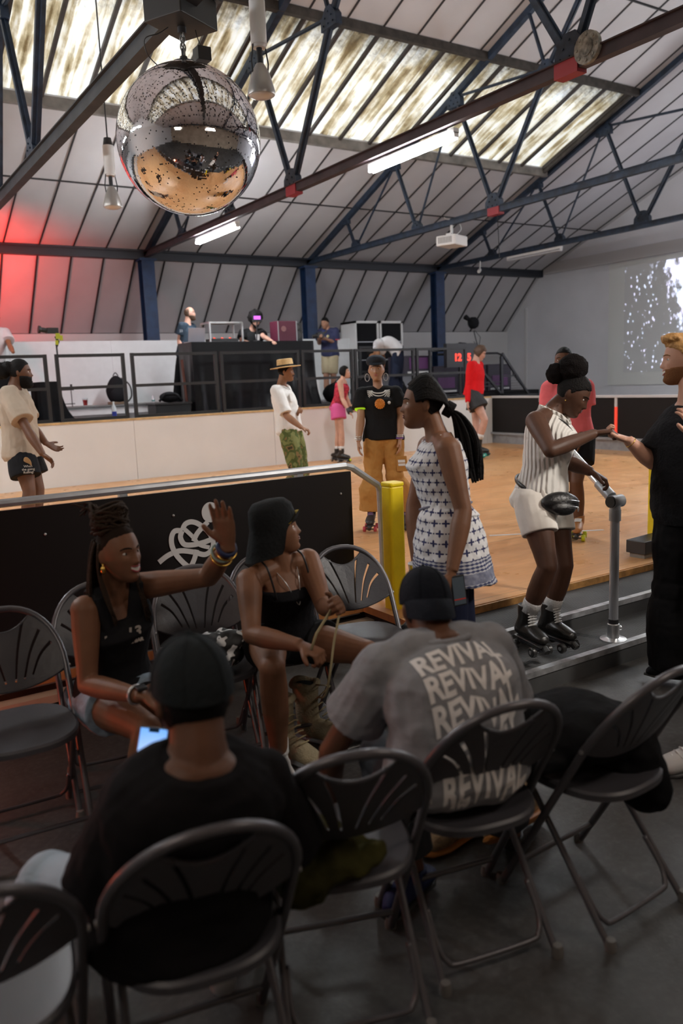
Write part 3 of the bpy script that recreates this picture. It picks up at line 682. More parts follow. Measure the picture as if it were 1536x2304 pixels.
# drapes and tables on the stage
def drape(x0, x1, y0, y1, ztop, label, seed, spread=.18, side_flare=.0, mat_=None):
    t = thing('draped_table', label, 'table', ((x0+x1)/2, (y0+y1)/2, 1.21))
    cx, cy = (x0+x1)/2, (y0+y1)/2; hx, hy = (x1-x0)/2, (y1-y0)/2; h = ztop-1.21
    rg = random.Random(seed); n = 220; per = []
    def pt(u):
        u = u % 1; P = 4*(hx+hy); d = u*P
        for (ax, ay, bx_, by_, L) in ((-hx, -hy, hx, -hy, 2*hx), (hx, -hy, hx, hy, 2*hy), (hx, hy, -hx, hy, 2*hx), (-hx, hy, -hx, -hy, 2*hy)):
            if d <= L: f = d/L; return Vector((ax+(bx_-ax)*f, ay+(by_-ay)*f, 0)), Vector((0, -1, 0)) if ay == by_ == -hy else (Vector((1, 0, 0)) if ax == hx == bx_ else (Vector((0, 1, 0)) if ay == by_ == hy else Vector((-1, 0, 0))))
            d -= L
        return Vector((-hx, -hy, 0)), Vector((0, -1, 0))
    rows = 14; vs = []; fs = []
    for j in range(rows+1):
        f = j/rows
        for i in range(n):
            u = i/n; p, nn = pt(u); d = u*4*(hx+hy)
            w = f**1.4*(.03*math.sin(d*19+seed+2*math.sin(d*3.1))+.05*noise.noise(Vector((d*1.9, f*1.5, seed)))+.02*f)+ (spread*f**4*max(0, noise.noise(Vector((d*.8, 0, seed+4))))*2)
            w += side_flare*f*f*(1 if nn.x > 0 else 0)
            q_ = p+nn*max(w, .003*f); q_.z = h*(1-f)+.01; vs.append(q_)
    for j in range(rows):
        for i in range(n): k = (i+1) % n; fs.append((j*n+i, j*n+k, (j+1)*n+k, (j+1)*n+i))
    fs.append(tuple(range(n)))
    q = MB().add(vs, fs); q.build('drape', mat_ or black_vinyl, t, smooth='auto')
    q = MB(); q.box((-hx+.01, -hy+.01, h-.03), (hx-.01, hy-.01, h)); q.build('table_top', black_plastic, t)
    return t
drape(5.35, 7.72, 12.85, 13.45, 2.37, 'long table under shiny black drapes with the music decks on it', 5)
drape(.3, 2.55, 12.75, 13.4, 2.10, 'leftmost table under a matt black drape on the stage', 9, mat_=black_cloth)
drape(2.84, 3.12, 12.7, 13.4, 1.8, 'low black draped box at the end of the leftmost table', 12, side_flare=.16, mat_=black_cloth)
# things on the decks table
def at_table(px): return px
t = thing('metal_rack', 'silver open metal frame over the decks beside the bearded man', 'rack', (5.85, 13.2, 2.385))
q = MB(); w = .03
for zz in (.0, .34): 
    for (a, c) in (((0, 0), (.62, 0)), ((.62, 0), (.62, .35)), ((.62, .35), (0, .35)), ((0, .35), (0, 0))): q.bar((a[0], a[1], zz), (c[0], c[1], zz), w, w)
for x_, y_ in ((0, 0), (.62, 0), (0, .35), (.62, .35)): q.bar((x_, y_, 0), (x_, y_, .34), w, w)
q.build('frame', silver, t, bevel=.004); q = MB(); q.box((0, 0, .34), (.62, .35, .35)); q.build('top_plate', silver, t)
t = thing('mixer', 'low black mixing deck with small lit buttons inside the silver frame', 'mixer', (5.9, 13.22, 2.385))
q = MB(); q.box((0, 0, 0), (.5, .3, .07)); q.build('body', black_plastic, t)
q = MB()
for i in range(9): q.cyl((.05+i*.05, .05+(i % 3)*.08, .07), (.05+i*.05, .05+(i % 3)*.08, .09), .012, n=8)
q.build('knobs', mat('knob_red', (.6, .05, .03), .4, emit=(1, .1, .05), es=.6), t)
t = thing('flight_case', 'dark maroon flight case standing on the decks table', 'case', (7.1, 13.05, 2.385))
q = MB(); q.box((0, 0, 0), (.40, .3, .36)); q.build('body', mat('case_maroon', (.10, .015, .035), .5), t, bevel=.01)
q = MB(); q.cyl((.12, -.004, .22), (.12, -.012, .22), .05, n=18); q.build('badge', mat('case_badge', (.25, .12, .12), .5), t)
for xa in (0, .38): q = MB(); q.box((xa, -.006, 0), (xa+.02, 0, .36)); q.build('corner_strip', grey_metal, t)
t = thing('speaker', 'black speaker beside the maroon flight case on the decks table', 'speaker', (7.5, 13.2, 2.385))
q = MB(); q.box((0, 0, 0), (.2, .3, .34)); q.build('cabinet', black_plastic, t, bevel=.008); q = MB(); q.cyl((.1, 0, .12), (.1, -.01, .12), .07); q.cyl((.1, 0, .26), (.1, -.01, .26), .035); q.build('driver', mat('cone_grey', (.08, .08, .08), .6), t)
t = thing('laptop', 'open silver laptop in front of the bearded man', 'laptop', (5.42, 13.15, 2.385))
q = MB(); q.box((0, 0, 0), (.3, .22, .015)); q.build('base', silver, t); q = MB(); q.bar((.15, .0, .01), (.15, -.06, .24), .3, .01, (0, 1, 0)); q.build('lid', mat('laptop_lid', (.45, .44, .5), .4, metal=.3), t)
for i, (x_, lb, cc) in enumerate(((6.72, 'white paper cup on the decks table', (.8, .8, .8)),)):
    t = thing('paper_cup', lb, 'cup', (x_, 13.1, 2.385)); q = MB(); q.lathe((0, 0, 0), [(.028, 0), (.04, .12), (.036, .12), (.026, .01)], 16); q.build('cup_wall', mat('cup_white', cc, .5), t, smooth='auto')
    q = MB(); q.cyl((0, 0, .118), (0, 0, .128), .041, n=16); q.build('lid', lamp_white, t)
t = thing('phone_on_stand', 'phone with a glowing purple screen on a stand in front of the curly haired man', 'phone', (6.62, 12.95, 2.385))
q = MB(); q.tube([(0, 0, 0), (0, -.02, .2), (.01, -.03, .34)], .012, 8); q.tube([(-.07, 0, 0), (.08, .05, .01)], .012, 8); q.build('stand', black_plastic, t)
q = MB(); q.box((-.09, -.05, .33), (.09, -.035, .44)); q.build('phone_body', black_plastic, t); q = MB(); q.box((-.06, -.054, .37), (.07, -.05, .43)); q.build('screen', mat('purple_screen', (.2, 0, .3), .4, emit=(.5, .12, .8), es=.9), t)
# camera rig at the left
t = thing('video_camera', 'small black and yellow video camera on an arm above the leftmost railing', 'camera', (3.02, 12.26, 2.188))
q = MB(); q.cyl((0, 0, 0), (0, 0, .12), .012); q.tube([(0, 0, .12), (.03, 0, .18), (.0, 0, .26)], .02, 8); q.build('arm', black_steel, t)
q = MB(); q.box((-.12, -.04, .3), (.04, .04, .38)); q.cyl((-.12, 0, .34), (-.2, 0, .355), .035); q.cyl((-.2, 0, .355), (-.235, 0, .36), .05, .055); q.build('body', black_plastic, t, bevel=.005)
q = MB(); q.box((-.01, -.05, .22), (.05, -.035, .30)); q.box((.05, -.04, .2), (.09, .0, .27)); q.cyl((0, -.03, .14), (.0, -.045, .2), .022); q.build('grip', mat('yellow_green', (.45, .5, .03), .5), t)
# white cabinets
for cx, lb in ((10.22, 'left one of two tall white framed black cabinets behind the bending man'), (10.9, 'right one of two tall white framed black cabinets behind the bending man')):
    t = thing('cabinet', lb, 'cabinet', (cx, 15.2, 1.21), 0, 'tall white framed cabinets')
    w_, h_ = .64, 1.72; q = MB()
    q.box((0, 0, 0), (.04, .6, h_)); q.box((w_-.04, 0, 0), (w_, .6, h_)); q.box((0, 0, h_-.05), (w_, .6, h_)); q.box((0, 0, 0), (w_, .6, .05)); q.box((0, .58, 0), (w_, .6, h_)); q.build('case', lamp_white, t)
    q = MB(); q.box((.04, .03, .05), (w_-.04, .57, h_-.05)); q.build('interior', black_cloth, t)
    for i, zz in enumerate((.45, .85, 1.25)): q = MB(); q.box((.04, .01, zz), (w_-.04, .04, zz+.02)); q.build('shelf', grey_metal, t)
# things on the shelf and floor of the stage
t = thing('backpack', 'black backpack leaning on the white wall shelf', 'backpack', (4.72, 15.05, 1.375))
q = MB(); q.ell((0, 0, .26), (.2, .13, .27), fn=lambda d: Vector((d.x*(1-.25*max(0, d.z)), d.y, d.z))); q.build('bag', black_cloth, t, smooth=True)
q = MB(); q.ell((0, -.1, .17), (.15, .07, .14)); q.build('front_pocket', black_cloth, t, smooth=True)
q = MB(); q.tube(smooth_path([(.1, 0, .48), (.25, 0, .35), (.27, -.02, .15), (.2, 0, .04)]), .014, 6); q.tube(smooth_path([(-.05, 0, .52), (0, 0, .58), (.05, 0, .52)]), .01, 6); q.build('strap', black_plastic, t)
q = MB(); q.box((-.16, -.13, 0), (.16, .1, .05)); q.build('base_panel', mat('tan_leather', (.18, .12, .08), .6), t, bevel=.01)
t = thing('cup', 'clear plastic cup of red drink on the white wall shelf', 'cup', (4.12, 15.05, 1.375))
q = MB(); q.lathe((0, 0, 0), [(.035, 0), (.05, .14), (.047, .14), (.032, .008)], 16); q.build('cup_wall', glass, t, smooth='auto'); q = MB(); q.lathe((0, 0, .008), [(.031, 0), (.042, .10)], 16); q.build('drink', red_liquid, t)
t = thing('bottle', 'clear water bottle with a blue label on the stage floor', 'bottle', (3.93, 12.75, 1.21))
q = MB(); q.lathe((0, 0, 0), [(.03, 0), (.035, .01), (.035, .16), (.015, .21), (.013, .235)], 16); q.build('bottle_body', mat('bottle_plastic', (.75, .8, .85), .1, spec=.8), t, smooth='auto')
q = MB(); q.cyl((0, 0, .03), (0, 0, .10), .0365); q.build('bottle_label', mat('blue_label', (.03, .05, .35), .5), t); q = MB(); q.cyl((0, 0, .235), (0, 0, .255), .015); q.build('cap', lamp_white, t)
t = thing('bottle', 'small clear bottle at the right end of the white wall shelf', 'bottle', (5.43, 15.1, 1.375))
q = MB(); q.lathe((0, 0, 0), [(.03, 0), (.03, .09), (.013, .12), (.013, .14)], 14); q.build('bottle_body', MATS['bottle_plastic'], t, smooth='auto'); q = MB(); q.cyl((0, 0, .02), (0, 0, .05), .0315); q.build('bottle_label', mat('green_label', (.1, .3, .3), .5), t)
t = thing('wire_rack', 'thin black wire frame stand on the white wall shelf', 'stand', (3.45, 15.1, 1.375))
q = MB()
for a, c in (((0, 0, .05), (.5, 0, .05)), ((.0, 0, .3), (.5, 0, .3)), ((.02, 0, 0), (.02, 0, .38)), ((.45, 0, .0), (.45, 0, .38))): q.cyl(a, c, .008, n=6)
q.cyl((0, 0, .34), (0, 0, .40), .02, n=8); q.cyl((.46, 0, .34), (.46, 0, .40), .02, n=8); q.build('frame', black_steel, t)
t = thing('equipment_case', 'black equipment case on the stage floor left of the turntable table', 'case', (4.62, 12.75, 1.21))
q = MB(); q.box((0, 0, 0), (.6, .4, .16)); q.build('body', black_plastic, t, bevel=.01); q = MB(); q.box((-.02, -.02, .16), (.62, .42, .19)); q.build('lid', black_plastic, t); q = MB(); q.ell((.3, .15, .28), (.17, .12, .09)); q.tube([(.1, .1, .22), (.2, .05, .33), (.35, .05, .33), (.5, .1, .22)], .02, 8); q.build('cable_coil', black_cloth, t)
q = MB(); q.cyl((5.27, 13.0, 1.21), (5.22, 13.0, 2.1), .025, n=8); tag(q.build('wooden_pole', mat('brown_wood', (.12, .04, .03), .5)), 'brown wooden pole leaning on the left side of the turntable table', 'pole')
# bags and kit under the railings, centre stage
for (x_, y_, sx, sz, lb, mm_) in ((8.45, 13.3, .28, .2, 'black kit bag on the stage floor left of the cameraman', black_cloth), (9.3, 13.6, .3, .24, 'black kit bag on the stage floor right of the cameraman', black_cloth), (9.75, 13.0, .2, .16, 'small black bag on the stage floor right of the pink shorts', black_cloth), (10.35, 13.3, .16, .1, 'grey bag on the stage floor behind the bending man', mat('grey_bag', (.2, .2, .22), .6))):
    t = thing('kit_bag', lb, 'bag', (x_, y_, 1.21)); q = MB(); q.ell((0, 0, sz), (sx, sx*.6, sz), fn=lambda d: d*(1+.12*noise.noise(d*2.3+Vector((x_, 0, 0))))); q.build('bag', mm_, t, smooth=True)
    q = MB(); q.tube(smooth_path([(-sx*.5, -.05, sz*1.6), (0, -.1, sz*2.3), (sx*.5, -.05, sz*1.6)]), .012, 6); q.build('handle', black_plastic, t)
q = MB(); q.box((8.85, 14.6, 1.21), (9.15, 14.9, 1.75)); tag(q.build('white_box', lamp_white, bevel=.06), 'white rounded box behind the cameraman', 'box')
# crates on the right with labels and the red number display
crate = mat('crate_dark', (.03, .022, .04), .5); pk = mat('crate_print', (.14, .04, .16), .5)
for i, (x_, y_, z_, lb) in enumerate(((10.95, 14.2, 1.70, 'dark crate with a purple printed panel behind the black railings, nearest the bending man'), (12.05, 14.6, 1.25, 'dark crate with purple print left of the rightmost blue column'), (12.9, 14.6, 1.25, 'dark crate with purple print behind the rightmost blue column'), (13.7, 14.6, 1.25, 'dark crate with purple print right of the rightmost blue column'))):
    t = thing('crate', lb, 'crate', (x_, y_, z_), 0, 'dark crates with purple print')
    q = MB(); q.box((-.38, -.3, 0), (.38, .3, .62 if i else .4)); q.build('body', crate, t, bevel=.02)
    q = MB(); q.box((-.25, -.31, .12), (.25, -.302, .36)); q.build('print_panel', pk, t)
    q = MB(); q.box((-.30, -.312, .03), (.30, -.302, .07)); q.build('white_stripe', lamp_white, t)
struct(MB().box((11.5, 13.9, 0), (14.6, 15.4, 1.24)).build('trim_13', black_cloth))
struct(MB().box((10.6, 14.0, 1.2), (11.4, 15.0, 1.70)).build('trim_14', mat('grey_shelf', (.22, .22, .25), .5)))
t = thing('number_display', 'black display box with red lit numbers by the red sweater skater', 'display', (11.72, 13.40, 2.02))
q = MB(); q.box((-.4, 0, -.2), (.45, .1, .3)); q.build('case', black_plastic, t); q = MB(); q.cyl((0, .05, -.81), (0, .05, -.2), .03); q.box((-.2, -.05, -.81), (.2, .15, -.79)); q.build('stand', black_steel, t)
rl = mat('red_digits', (.6, .02, .02), .4, emit=(1, .04, .02), es=1.3)
text_mesh('12', .21, rl, 'digits', t, Matrix.Translation((-.10, -.006, .0)) @ Matrix.Rotation(R(90), 4, 'X'), bold=.008)
text_mesh('5', .21, rl, 'digits', t, Matrix.Translation((.22, -.006, .0)) @ Matrix.Rotation(R(90), 4, 'X'), bold=.008)
# stairs with mesh side rail descending at the right end
t = thing('stage_stairs', 'black steel stair unit with mesh guard descending at the right end of the stage', 'stairs', (12.3, 13.8, 1.13))
q = MB(); q.box((-.1, -.2, -.02), (1.95, .9, .02)); q.build('deck', black_steel, t)
q = MB(); q.bar((1.0, 0, .97), (1.85, 0, .0), .05, .05); q.bar((.0, 0, .95), (1.0, 0, .02), .05, .05); q.bar((1.85, 0, .0), (1.35, 0, .5), .03, .03); q.build('diagonal_brace', black_steel, t)
q = MB(); q.tube([(-.9, 0, .98), (.85, 0, .98), (.96, 0, .95), (1.0, 0, .85), (1.0, 0, 0)], .025, 8); q.build('guard_rail', black_steel, t)
q = MB(); q.bar((.98, 0, 0), (.98, 0, .9), .07, .05); q.bar((1.0, 0, .45), (1.5, 0, .45), .03, .03); q.bar((.2, 0, .25), (1, 0, .25), .02, .02); q.bar((.2, 0, .33), (1, 0, .33), .02, .02); q.build('guard_post', black_steel, t)
q = MB()
for i in range(26): q.cyl((.1+i*.035, 0, .02), (.1+i*.035, 0, .95), .003, n=4)
for i in range(26): q.cyl((.1, 0, .04+i*.035), (.98, 0, .04+i*.035), .003, n=4)
for i in range(14): xx = 1.05+i*.055; q.cyl((xx, 0, .02), (xx, 0, .92-(xx-1)*1.12), .003, n=4)
for i in range(14): zz = .05+i*.06; q.cyl((1.0, 0, zz), (1+(.97-zz)/1.14, 0, zz), .003, n=4)
q.build('mesh_guard', black_steel, t)
t = thing('microphone_stand', 'black gooseneck lamp stand behind the red sweater skater', 'stand', (12.95, 14.3, 1.9))
q = MB(); q.tube(smooth_path([(.25, 0, .1), (.05, 0, .45), (-.05, 0, .75)]), .012, 6); q.tube([(-.05, 0, .5), (.1, 0, .35), (.15, 0, .6), (-.02, 0, .75)], .008, 6); q.build('arm', black_steel, t)
q = MB(); q.ell((-.06, 0, .92), (.15, .1, .13), fn=lambda d: d*(1+.2*noise.noise(d*3))); q.cyl((-.16, 0, .98), (-.3, 0, 1.05), .04, .06); q.ell((-.45, 0, .42), (.22, .1, .06), fn=lambda d: d*(1+.4*noise.noise(d*4))); q.build('lamp_head', black_cloth, t, smooth=True)
# ================================================================ PEOPLE: BUILDERS
def P(px, py, d): return CAM + (CF + CR*((px-768)/FPX) - CU*((py-1152)/FPX))*d
Z3 = Vector((0, 0, 1))
class View:
    def __init__(s, p):
        t = CAM-Vector(p); t.z = 0; s.T = t.normalized(); s.Rr = (-s.T).cross(Z3).normalized()
    def __call__(s, r, u, t): return (s.Rr*r+Z3*u+s.T*t).normalized()
def rings(mb, cs, xs, ys, rx, ry, n=22, e=1.0, mi=None):
    vs = []; N_ = len(cs)
    for c, x, y, a, b_ in zip(cs, xs, ys, rx, ry):
        for k in range(n):
            t = 2*PI*k/n; co, si = math.cos(t), math.sin(t)
            vs.append(c + x*(abs(co)**e*(1 if co > 0 else -1)*a) + y*(abs(si)**e*(1 if si > 0 else -1)*b_))
    fs = []
    for i in range(N_-1):
        for k in range(n): l = (k+1) % n; fs.append((i*n+k, i*n+l, (i+1)*n+l, (i+1)*n+k))
    fs.append(tuple(range(n))[::-1]); fs.append(tuple((N_-1)*n+k for k in range(n)))
    mb.add(vs, fs, mi)
def limb(mb, a, b, radii, sq=1.0, n=14, side=None, f0=0, f1=1, mul=1, add=0):
    a = Vector(a); b = Vector(b); K = 8; pts = []; rr = []
    xs = [i/(len(radii)-1) for i in range(len(radii))]
    for i in range(K+1):
        f = f0+(f1-f0)*i/K; pts.append(a.lerp(b, f)); rr.append(float(np.interp(f, xs, radii))*mul+add)
    mb.tube(pts, rr, n, sq=sq, side=side)
ARM_U = [.058, .056, .050, .043, .040]; ARM_L = [.040, .045, .041, .033, .027]
LEG_U = [.088, .088, .080, .066, .056]; LEG_L = [.055, .060, .058, .046, .037]
PROF = {'m': [(-.17,.09,.08,0),(-.09,.150,.105,-.01),(0,.165,.118,-.015),(.15,.158,.112,0),(.38,.142,.104,.005),(.62,.158,.116,.008),(.80,.166,.112,.0),(.92,.140,.090,-.01),(1.0,.080,.066,-.015),(1.05,.055,.052,-.01)],
        'f': [(-.17,.09,.08,0),(-.09,.155,.115,-.015),(0,.175,.122,-.02),(.15,.158,.108,-.005),(.38,.124,.088,.0),(.60,.136,.105,.012),(.74,.144,.122,.022),(.86,.138,.092,.0),(.95,.10,.070,-.01),(1.02,.058,.052,-.012)]}
class Fig:
    def __init__(s, label, base, J, S_=1.0, sex='m', skin=None, voxel=.007, bend=0, build=1.0, group=None, torso_fwd=None, prof=None):
        s.J = {k: Vector(v) for k, v in J.items()}; s.S = S_; s.sex = sex; s.vox = voxel; s.skin = skin; s.bl = build
        s.root = thing('person', label, 'person', tuple(base), 0, group); s.base = Vector(base); s.V = View(base)
        J = s.J; s.hc = (J['hL']+J['hR'])/2; s.nk = J['nk']
        s.lh = (J['hR']-J['hL']).normalized(); s.ls = (J['sR']-J['sL']).normalized()   # towards the person's right
        up = (s.nk-s.hc).normalized()
        s.fh = up.cross(s.lh).normalized() if torso_fwd is None else torso_fwd
        s.bend = bend; s.prof = prof or PROF[sex]; s.M0 = Matrix.Translation(-s.base)
    def frame(s, t):
        c = s.hc.lerp(s.nk, t); x = s.lh.lerp(s.ls, min(1, max(0, t))).normalized(); up = (s.nk-s.hc).normalized()
        f = up.cross(x).normalized()           # forward: up x right = ... flipped below if needed
        f = -f if f.dot(s.fwd_hint) < 0 else f
        c = c + f*(-s.bend*4*t*(1-t) if 0 < t < 1 else 0)
        return c, x, f, up
    def torso(s, mb, t0=-.17, t1=1.05, off=0, mul=1.0, n=15, e=.9, offs=None):
        ts = np.linspace(t0, t1, n); pr_ = np.array(s.prof)
        cs, xs, ys, rx, ry = [], [], [], [], []
        for t in ts:
            c, x, f, up = s.frame(float(t)); k = s.S*s.bl
            a = np.interp(t, pr_[:, 0], pr_[:, 1])*k; b_ = np.interp(t, pr_[:, 0], pr_[:, 2])*k; o_ = np.interp(t, pr_[:, 0], pr_[:, 3])*k
            ex = off if offs is None else float(np.interp(t, [q[0] for q in offs], [q[1] for q in offs]))
            cs.append(c+f*o_); xs.append(x); ys.append(f); rx.append(a*mul+ex); ry.append(b_*mul+ex)
        rings(mb, cs, xs, ys, rx, ry, e=e)
    def yoke(s, mb, add=0, k=1.0):
        for q in ('sL', 'sR'):
            c, x, f, up = s.frame(.86); c2 = s.frame(.97)[0]; sh = s.J[q]
            mb.tube([c2, c2.lerp(sh, .5)+up*.004, sh-up*.002], [(.045*s.S*k+add), (.052*s.S*k+add), (.054*s.S*k+add)], 14)
            mb.tube([c, c.lerp(sh-up*.04, .7)], [(.07*s.S*k+add), (.06*s.S*k+add)], 14)
            mb.ell(sh, (.058*s.S*k+add))
    def arm(s, mb, q, f=1.0, add=0, mul=1.0, flare=0):
        """f: 0..2 along upper arm then forearm; for a sleeve f<1"""
        J = s.J; a, b_, c = J['s'+q], J['e'+q], J['w'+q]; k = s.S*mul
        if f <= 1:
            K = 8; pts = []; rr = []
            for i in range(K+1):
                g = f*i/K; pts.append(a.lerp(b_, g)); rr.append(float(np.interp(g, [0,.25,.5,.75,1], ARM_U))*k+add+flare*(i/K))
            mb.tube(pts, rr, 16); mb.ell(a, .058*k+add)
        else:
            limb(mb, a, b_, ARM_U, mul=k, add=add); mb.ell(b_, .040*k+add, nu=14, nv=10)
            limb(mb, b_, c, ARM_L, mul=k, add=add, f1=min(1, f-1))
    def leg(s, mb, q, f=2.0, add=0, mul=1.0, flare=0, lo=0):
        J = s.J; a, b_, c = J['h'+q], J['k'+q], J['a'+q]; k = s.S*mul
        if f <= 1:
            K = 8; pts = []; rr = []
            for i in range(K+1):
                g = f*i/K; pts.append(a.lerp(b_, g)); rr.append(float(np.interp(g, [0,.25,.5,.75,1], LEG_U))*k+add+flare*(i/K))
            mb.tube(pts, rr, 18); mb.ell(a, LEG_U[0]*k+add)
        else:
            limb(mb, a, b_, LEG_U, mul=k, add=add, n=18); mb.ell(a, LEG_U[0]*k+add); mb.ell(b_, .056*k+add+lo*.3, nu=16, nv=12)
            K = 8; pts = []; rr = []; g1 = f-1
            for i in range(K+1):
                g = g1*i/K; pts.append(b_.lerp(c, g)); rr.append(float(np.interp(g, [0,.25,.5,.75,1], LEG_L))*k+add+lo*min(1, g*3)+flare*(i/K)**2)
            mb.tube(pts, rr, 18)
    def neck(s, mb):
        hm = s.HM; c = hm @ Vector((0, -.10, -.12)); n0 = s.frame(.93)[0]
        k = s.S*(.056 if s.sex == 'm' else .047)*min(1.1, s.bl)
        mb.tube([n0, s.nk.lerp(c, .35), s.nk.lerp(c, .7), c], [k*1.35, k*1.03, k*.98, k*1.0], 16)
    def head(s, c, look, up=(0, 0, 1), size=.232):
        y = Vector(look).normalized(); z = Vector(up); x = y.cross(z).normalized(); z = x.cross(y).normalized()
        h = size*s.S
        s.HM = Matrix.Translation(c) @ Matrix((x*h, y*h, z*h)).transposed().to_4x4()
        s.hsz = h
    def add_head(s, mb):
        vs, fs = HEAD; mb.add([s.HM @ v for v in vs], fs)
        for sx in (-1, 1):
            M_ = s.HM.to_3x3() @ Matrix.Rotation(sx*R(20), 3, 'Z')
            mb.ell(s.HM @ Vector((sx*.325, -.05, -.03)), (.028, .075, .115), M=M_, nu=12, nv=8)
    def hand(s, mb, w, d, n, thumb, curl=.35, spread=.12, size=1.0, fingers=None, tcurl=.3):
        """w wrist, d towards the fingers, n out of the palm, thumb: direction of the thumb side"""
        d = Vector(d).normalized(); n = Vector(n); n = (n-d*n.dot(d)).normalized(); sd = d.cross(n); sd = sd if sd.dot(Vector(thumb)) > 0 else -sd
        k = s.S*size; w = Vector(w)
        rings(mb, [w-d*.02*k, w, w+d*.03*k, w+d*.06*k, w+d*.088*k, w+d*.098*k], [sd]*6, [n]*6, [.026*k, .027*k, .035*k, .041*k, .042*k, .036*k], [.019*k, .017*k, .016*k, .0145*k, .0125*k, .009*k], n=18)
        rings(mb, [w+d*.015*k+sd*.016*k+n*.005*k, w+d*.035*k+sd*.026*k+n*.006*k, w+d*.06*k+sd*.03*k+n*.004*k], [sd]*3, [n]*3, [.012*k, .016*k, .011*k], [.013*k, .015*k, .010*k], n=12)
        Ls = [.070, .079, .073, .057]; offx = [.0315, .0105, -.0105, -.031]; cu = fingers or [curl]*4
        for i in range(4):
            fan = spread*(1.5-i)/1.5; dd = (d+sd*fan).normalized(); p = w+d*((.090 if i in (1, 2) else .085)*k)+sd*offx[i]*k; pts = [p-dd*.012*k]; rr = [.0092*k]
            seg = [.45, .30, .25]; ang = 0
            for j in range(3):
                ang += cu[i]*(.9 if j == 0 else 1.15); v = dd*math.cos(ang)+n*math.sin(ang); L = Ls[i]*seg[j]*k
                pts.append(p); rr.append((.0098, .0092, .0082)[j]*k*(1 if i < 3 else .88)); pts.append(p+v*L*.55); rr.append((.0088, .0082, .0074)[j]*k*(1 if i < 3 else .88)); p = p+v*L
            pts.append(p); rr.append(.0045*k); mb.tube(pts, rr, 10)
        p = w+d*.028*k+sd*.024*k+n*.004*k; v = (d*.62+sd*.74+n*.18).normalized(); v2 = (d*(.85)+sd*.35+n*tcurl).normalized()
        mb.tube([p, p+v*.022*k, p+v*.042*k, p+v*.042*k+v2*.018*k, p+v*.042*k+v2*.032*k, p+v*.042*k+v2*.037*k], [.0145*k, .0128*k, .0108*k, .0105*k, .0085*k, .004*k], 10)
    def foot(s, mb, q):
        J = s.J; a = J['a'+q]; t = J['t'+q]; d = (t-a); d.z = 0; d.normalize(); sd = d.cross(Z3); k = s.S; g = min(t.z, a.z-.03)
        z0 = t.z
        cs = [a+Z3*.02, a-Z3*.02, Vector((a.x, a.y, z0+.03))-d*.02, Vector((a.x, a.y, z0+.028))+d*.07*k, t-d*.03+Z3*.005, t+Z3*0]
        mb.tube([a+Z3*.03, a-Z3*.01, Vector((a.x, a.y, z0+.035))+d*.01], [.036*k, .038*k, .04*k], 12)
        mb.tube([Vector((a.x, a.y, z0+.035))-d*.05*k, Vector((a.x, a.y, z0+.035))+d*.03, t-d*.06*k+Z3*.018, t-d*.015+Z3*.006, t], [.030*k, .040*k, .040*k, .034*k, .016*k], 14, side=sd, sq=[1, .95, .62, .5, .45])
    def done(s, mb, name, m_, vox=None, sm=4, disp=0, dscale=.12, label=None, parent=None, keep=False, sharp=False):
        o = mb.build(name, m_, parent or s.root, M=s.M0)
        if not keep:
            r = o.modifiers.new('r', 'REMESH'); r.mode = 'VOXEL'; r.voxel_size = vox or s.vox; r.adaptivity = 0
            if sm: q = o.modifiers.new('s', 'SMOOTH'); q.factor = .5; q.iterations = sm
            if disp:
                tx = bpy.data.textures.get('cl%g' % dscale) or bpy.data.textures.new('cl%g' % dscale, 'CLOUDS'); tx.noise_scale = dscale; tx.noise_depth = 2
                q = o.modifiers.new('d', 'DISPLACE'); q.texture = tx; q.strength = disp; q.mid_level = .5; q.texture_coords = 'LOCAL'
                q = o.modifiers.new('s2', 'SMOOTH'); q.factor = .5; q.iterations = 2
            dg = bpy.context.evaluated_depsgraph_get(); me = bpy.data.meshes.new_from_object(o.evaluated_get(dg)); o.modifiers.clear()
            old = o.data; o.data = me; bpy.data.meshes.remove(old); me.name = name
            if not me.materials: me.materials.append(m_)
        o.data.polygons.foreach_set('use_smooth', [True]*len(o.data.polygons))
        if label: o['label'] = label
        return o
    def face(s, lips=(.25, .08, .07), brow=(.02, .015, .012), eyes=True, smile=False, iris=(.03, .015, .01)):
        HM = s.HM; mb = MB()
        if eyes:
            for sx in (-1, 1):
                y = surf(sx*.135, .03)-.034; c = HM @ Vector((sx*.135, y, .03)); M_ = HM.to_3x3()
                mb.ell(c, (.056, .056, .034), M=M_, nu=14, nv=10, mi=0); mb.ell(HM @ Vector((sx*.135, y+.038, .03)), (.024, .022, .026), M=M_, nu=10, nv=8, mi=1)
            o = mb.build('eyes', [mat('eye_white', (.62, .58, .54), .3), mat('iris%g' % iris[0], iris, .2)], s.root, M=s.M0, smooth=True)
        mb = MB()
        for sx in (-1, 1):
            pts = [Vector((sx*x, surf(sx*x, z)+.002, z)) for x, z in ((.06, .112), (.11, .128), (.17, .124), (.22, .098))]
            mb.tube([HM @ p for p in smooth_path(pts, 3)], [.012*s.hsz]*3+[.014*s.hsz]*4+[.010*s.hsz]*3, 6)
        mb.build('eyebrows', mat('brow%g' % brow[0], brow, .8), s.root, M=s.M0, smooth=True)
        mb = MB(); M_ = HM.to_3x3()
        lm = mat('lips%g_%g' % (lips[0], lips[1]), lips, .4)
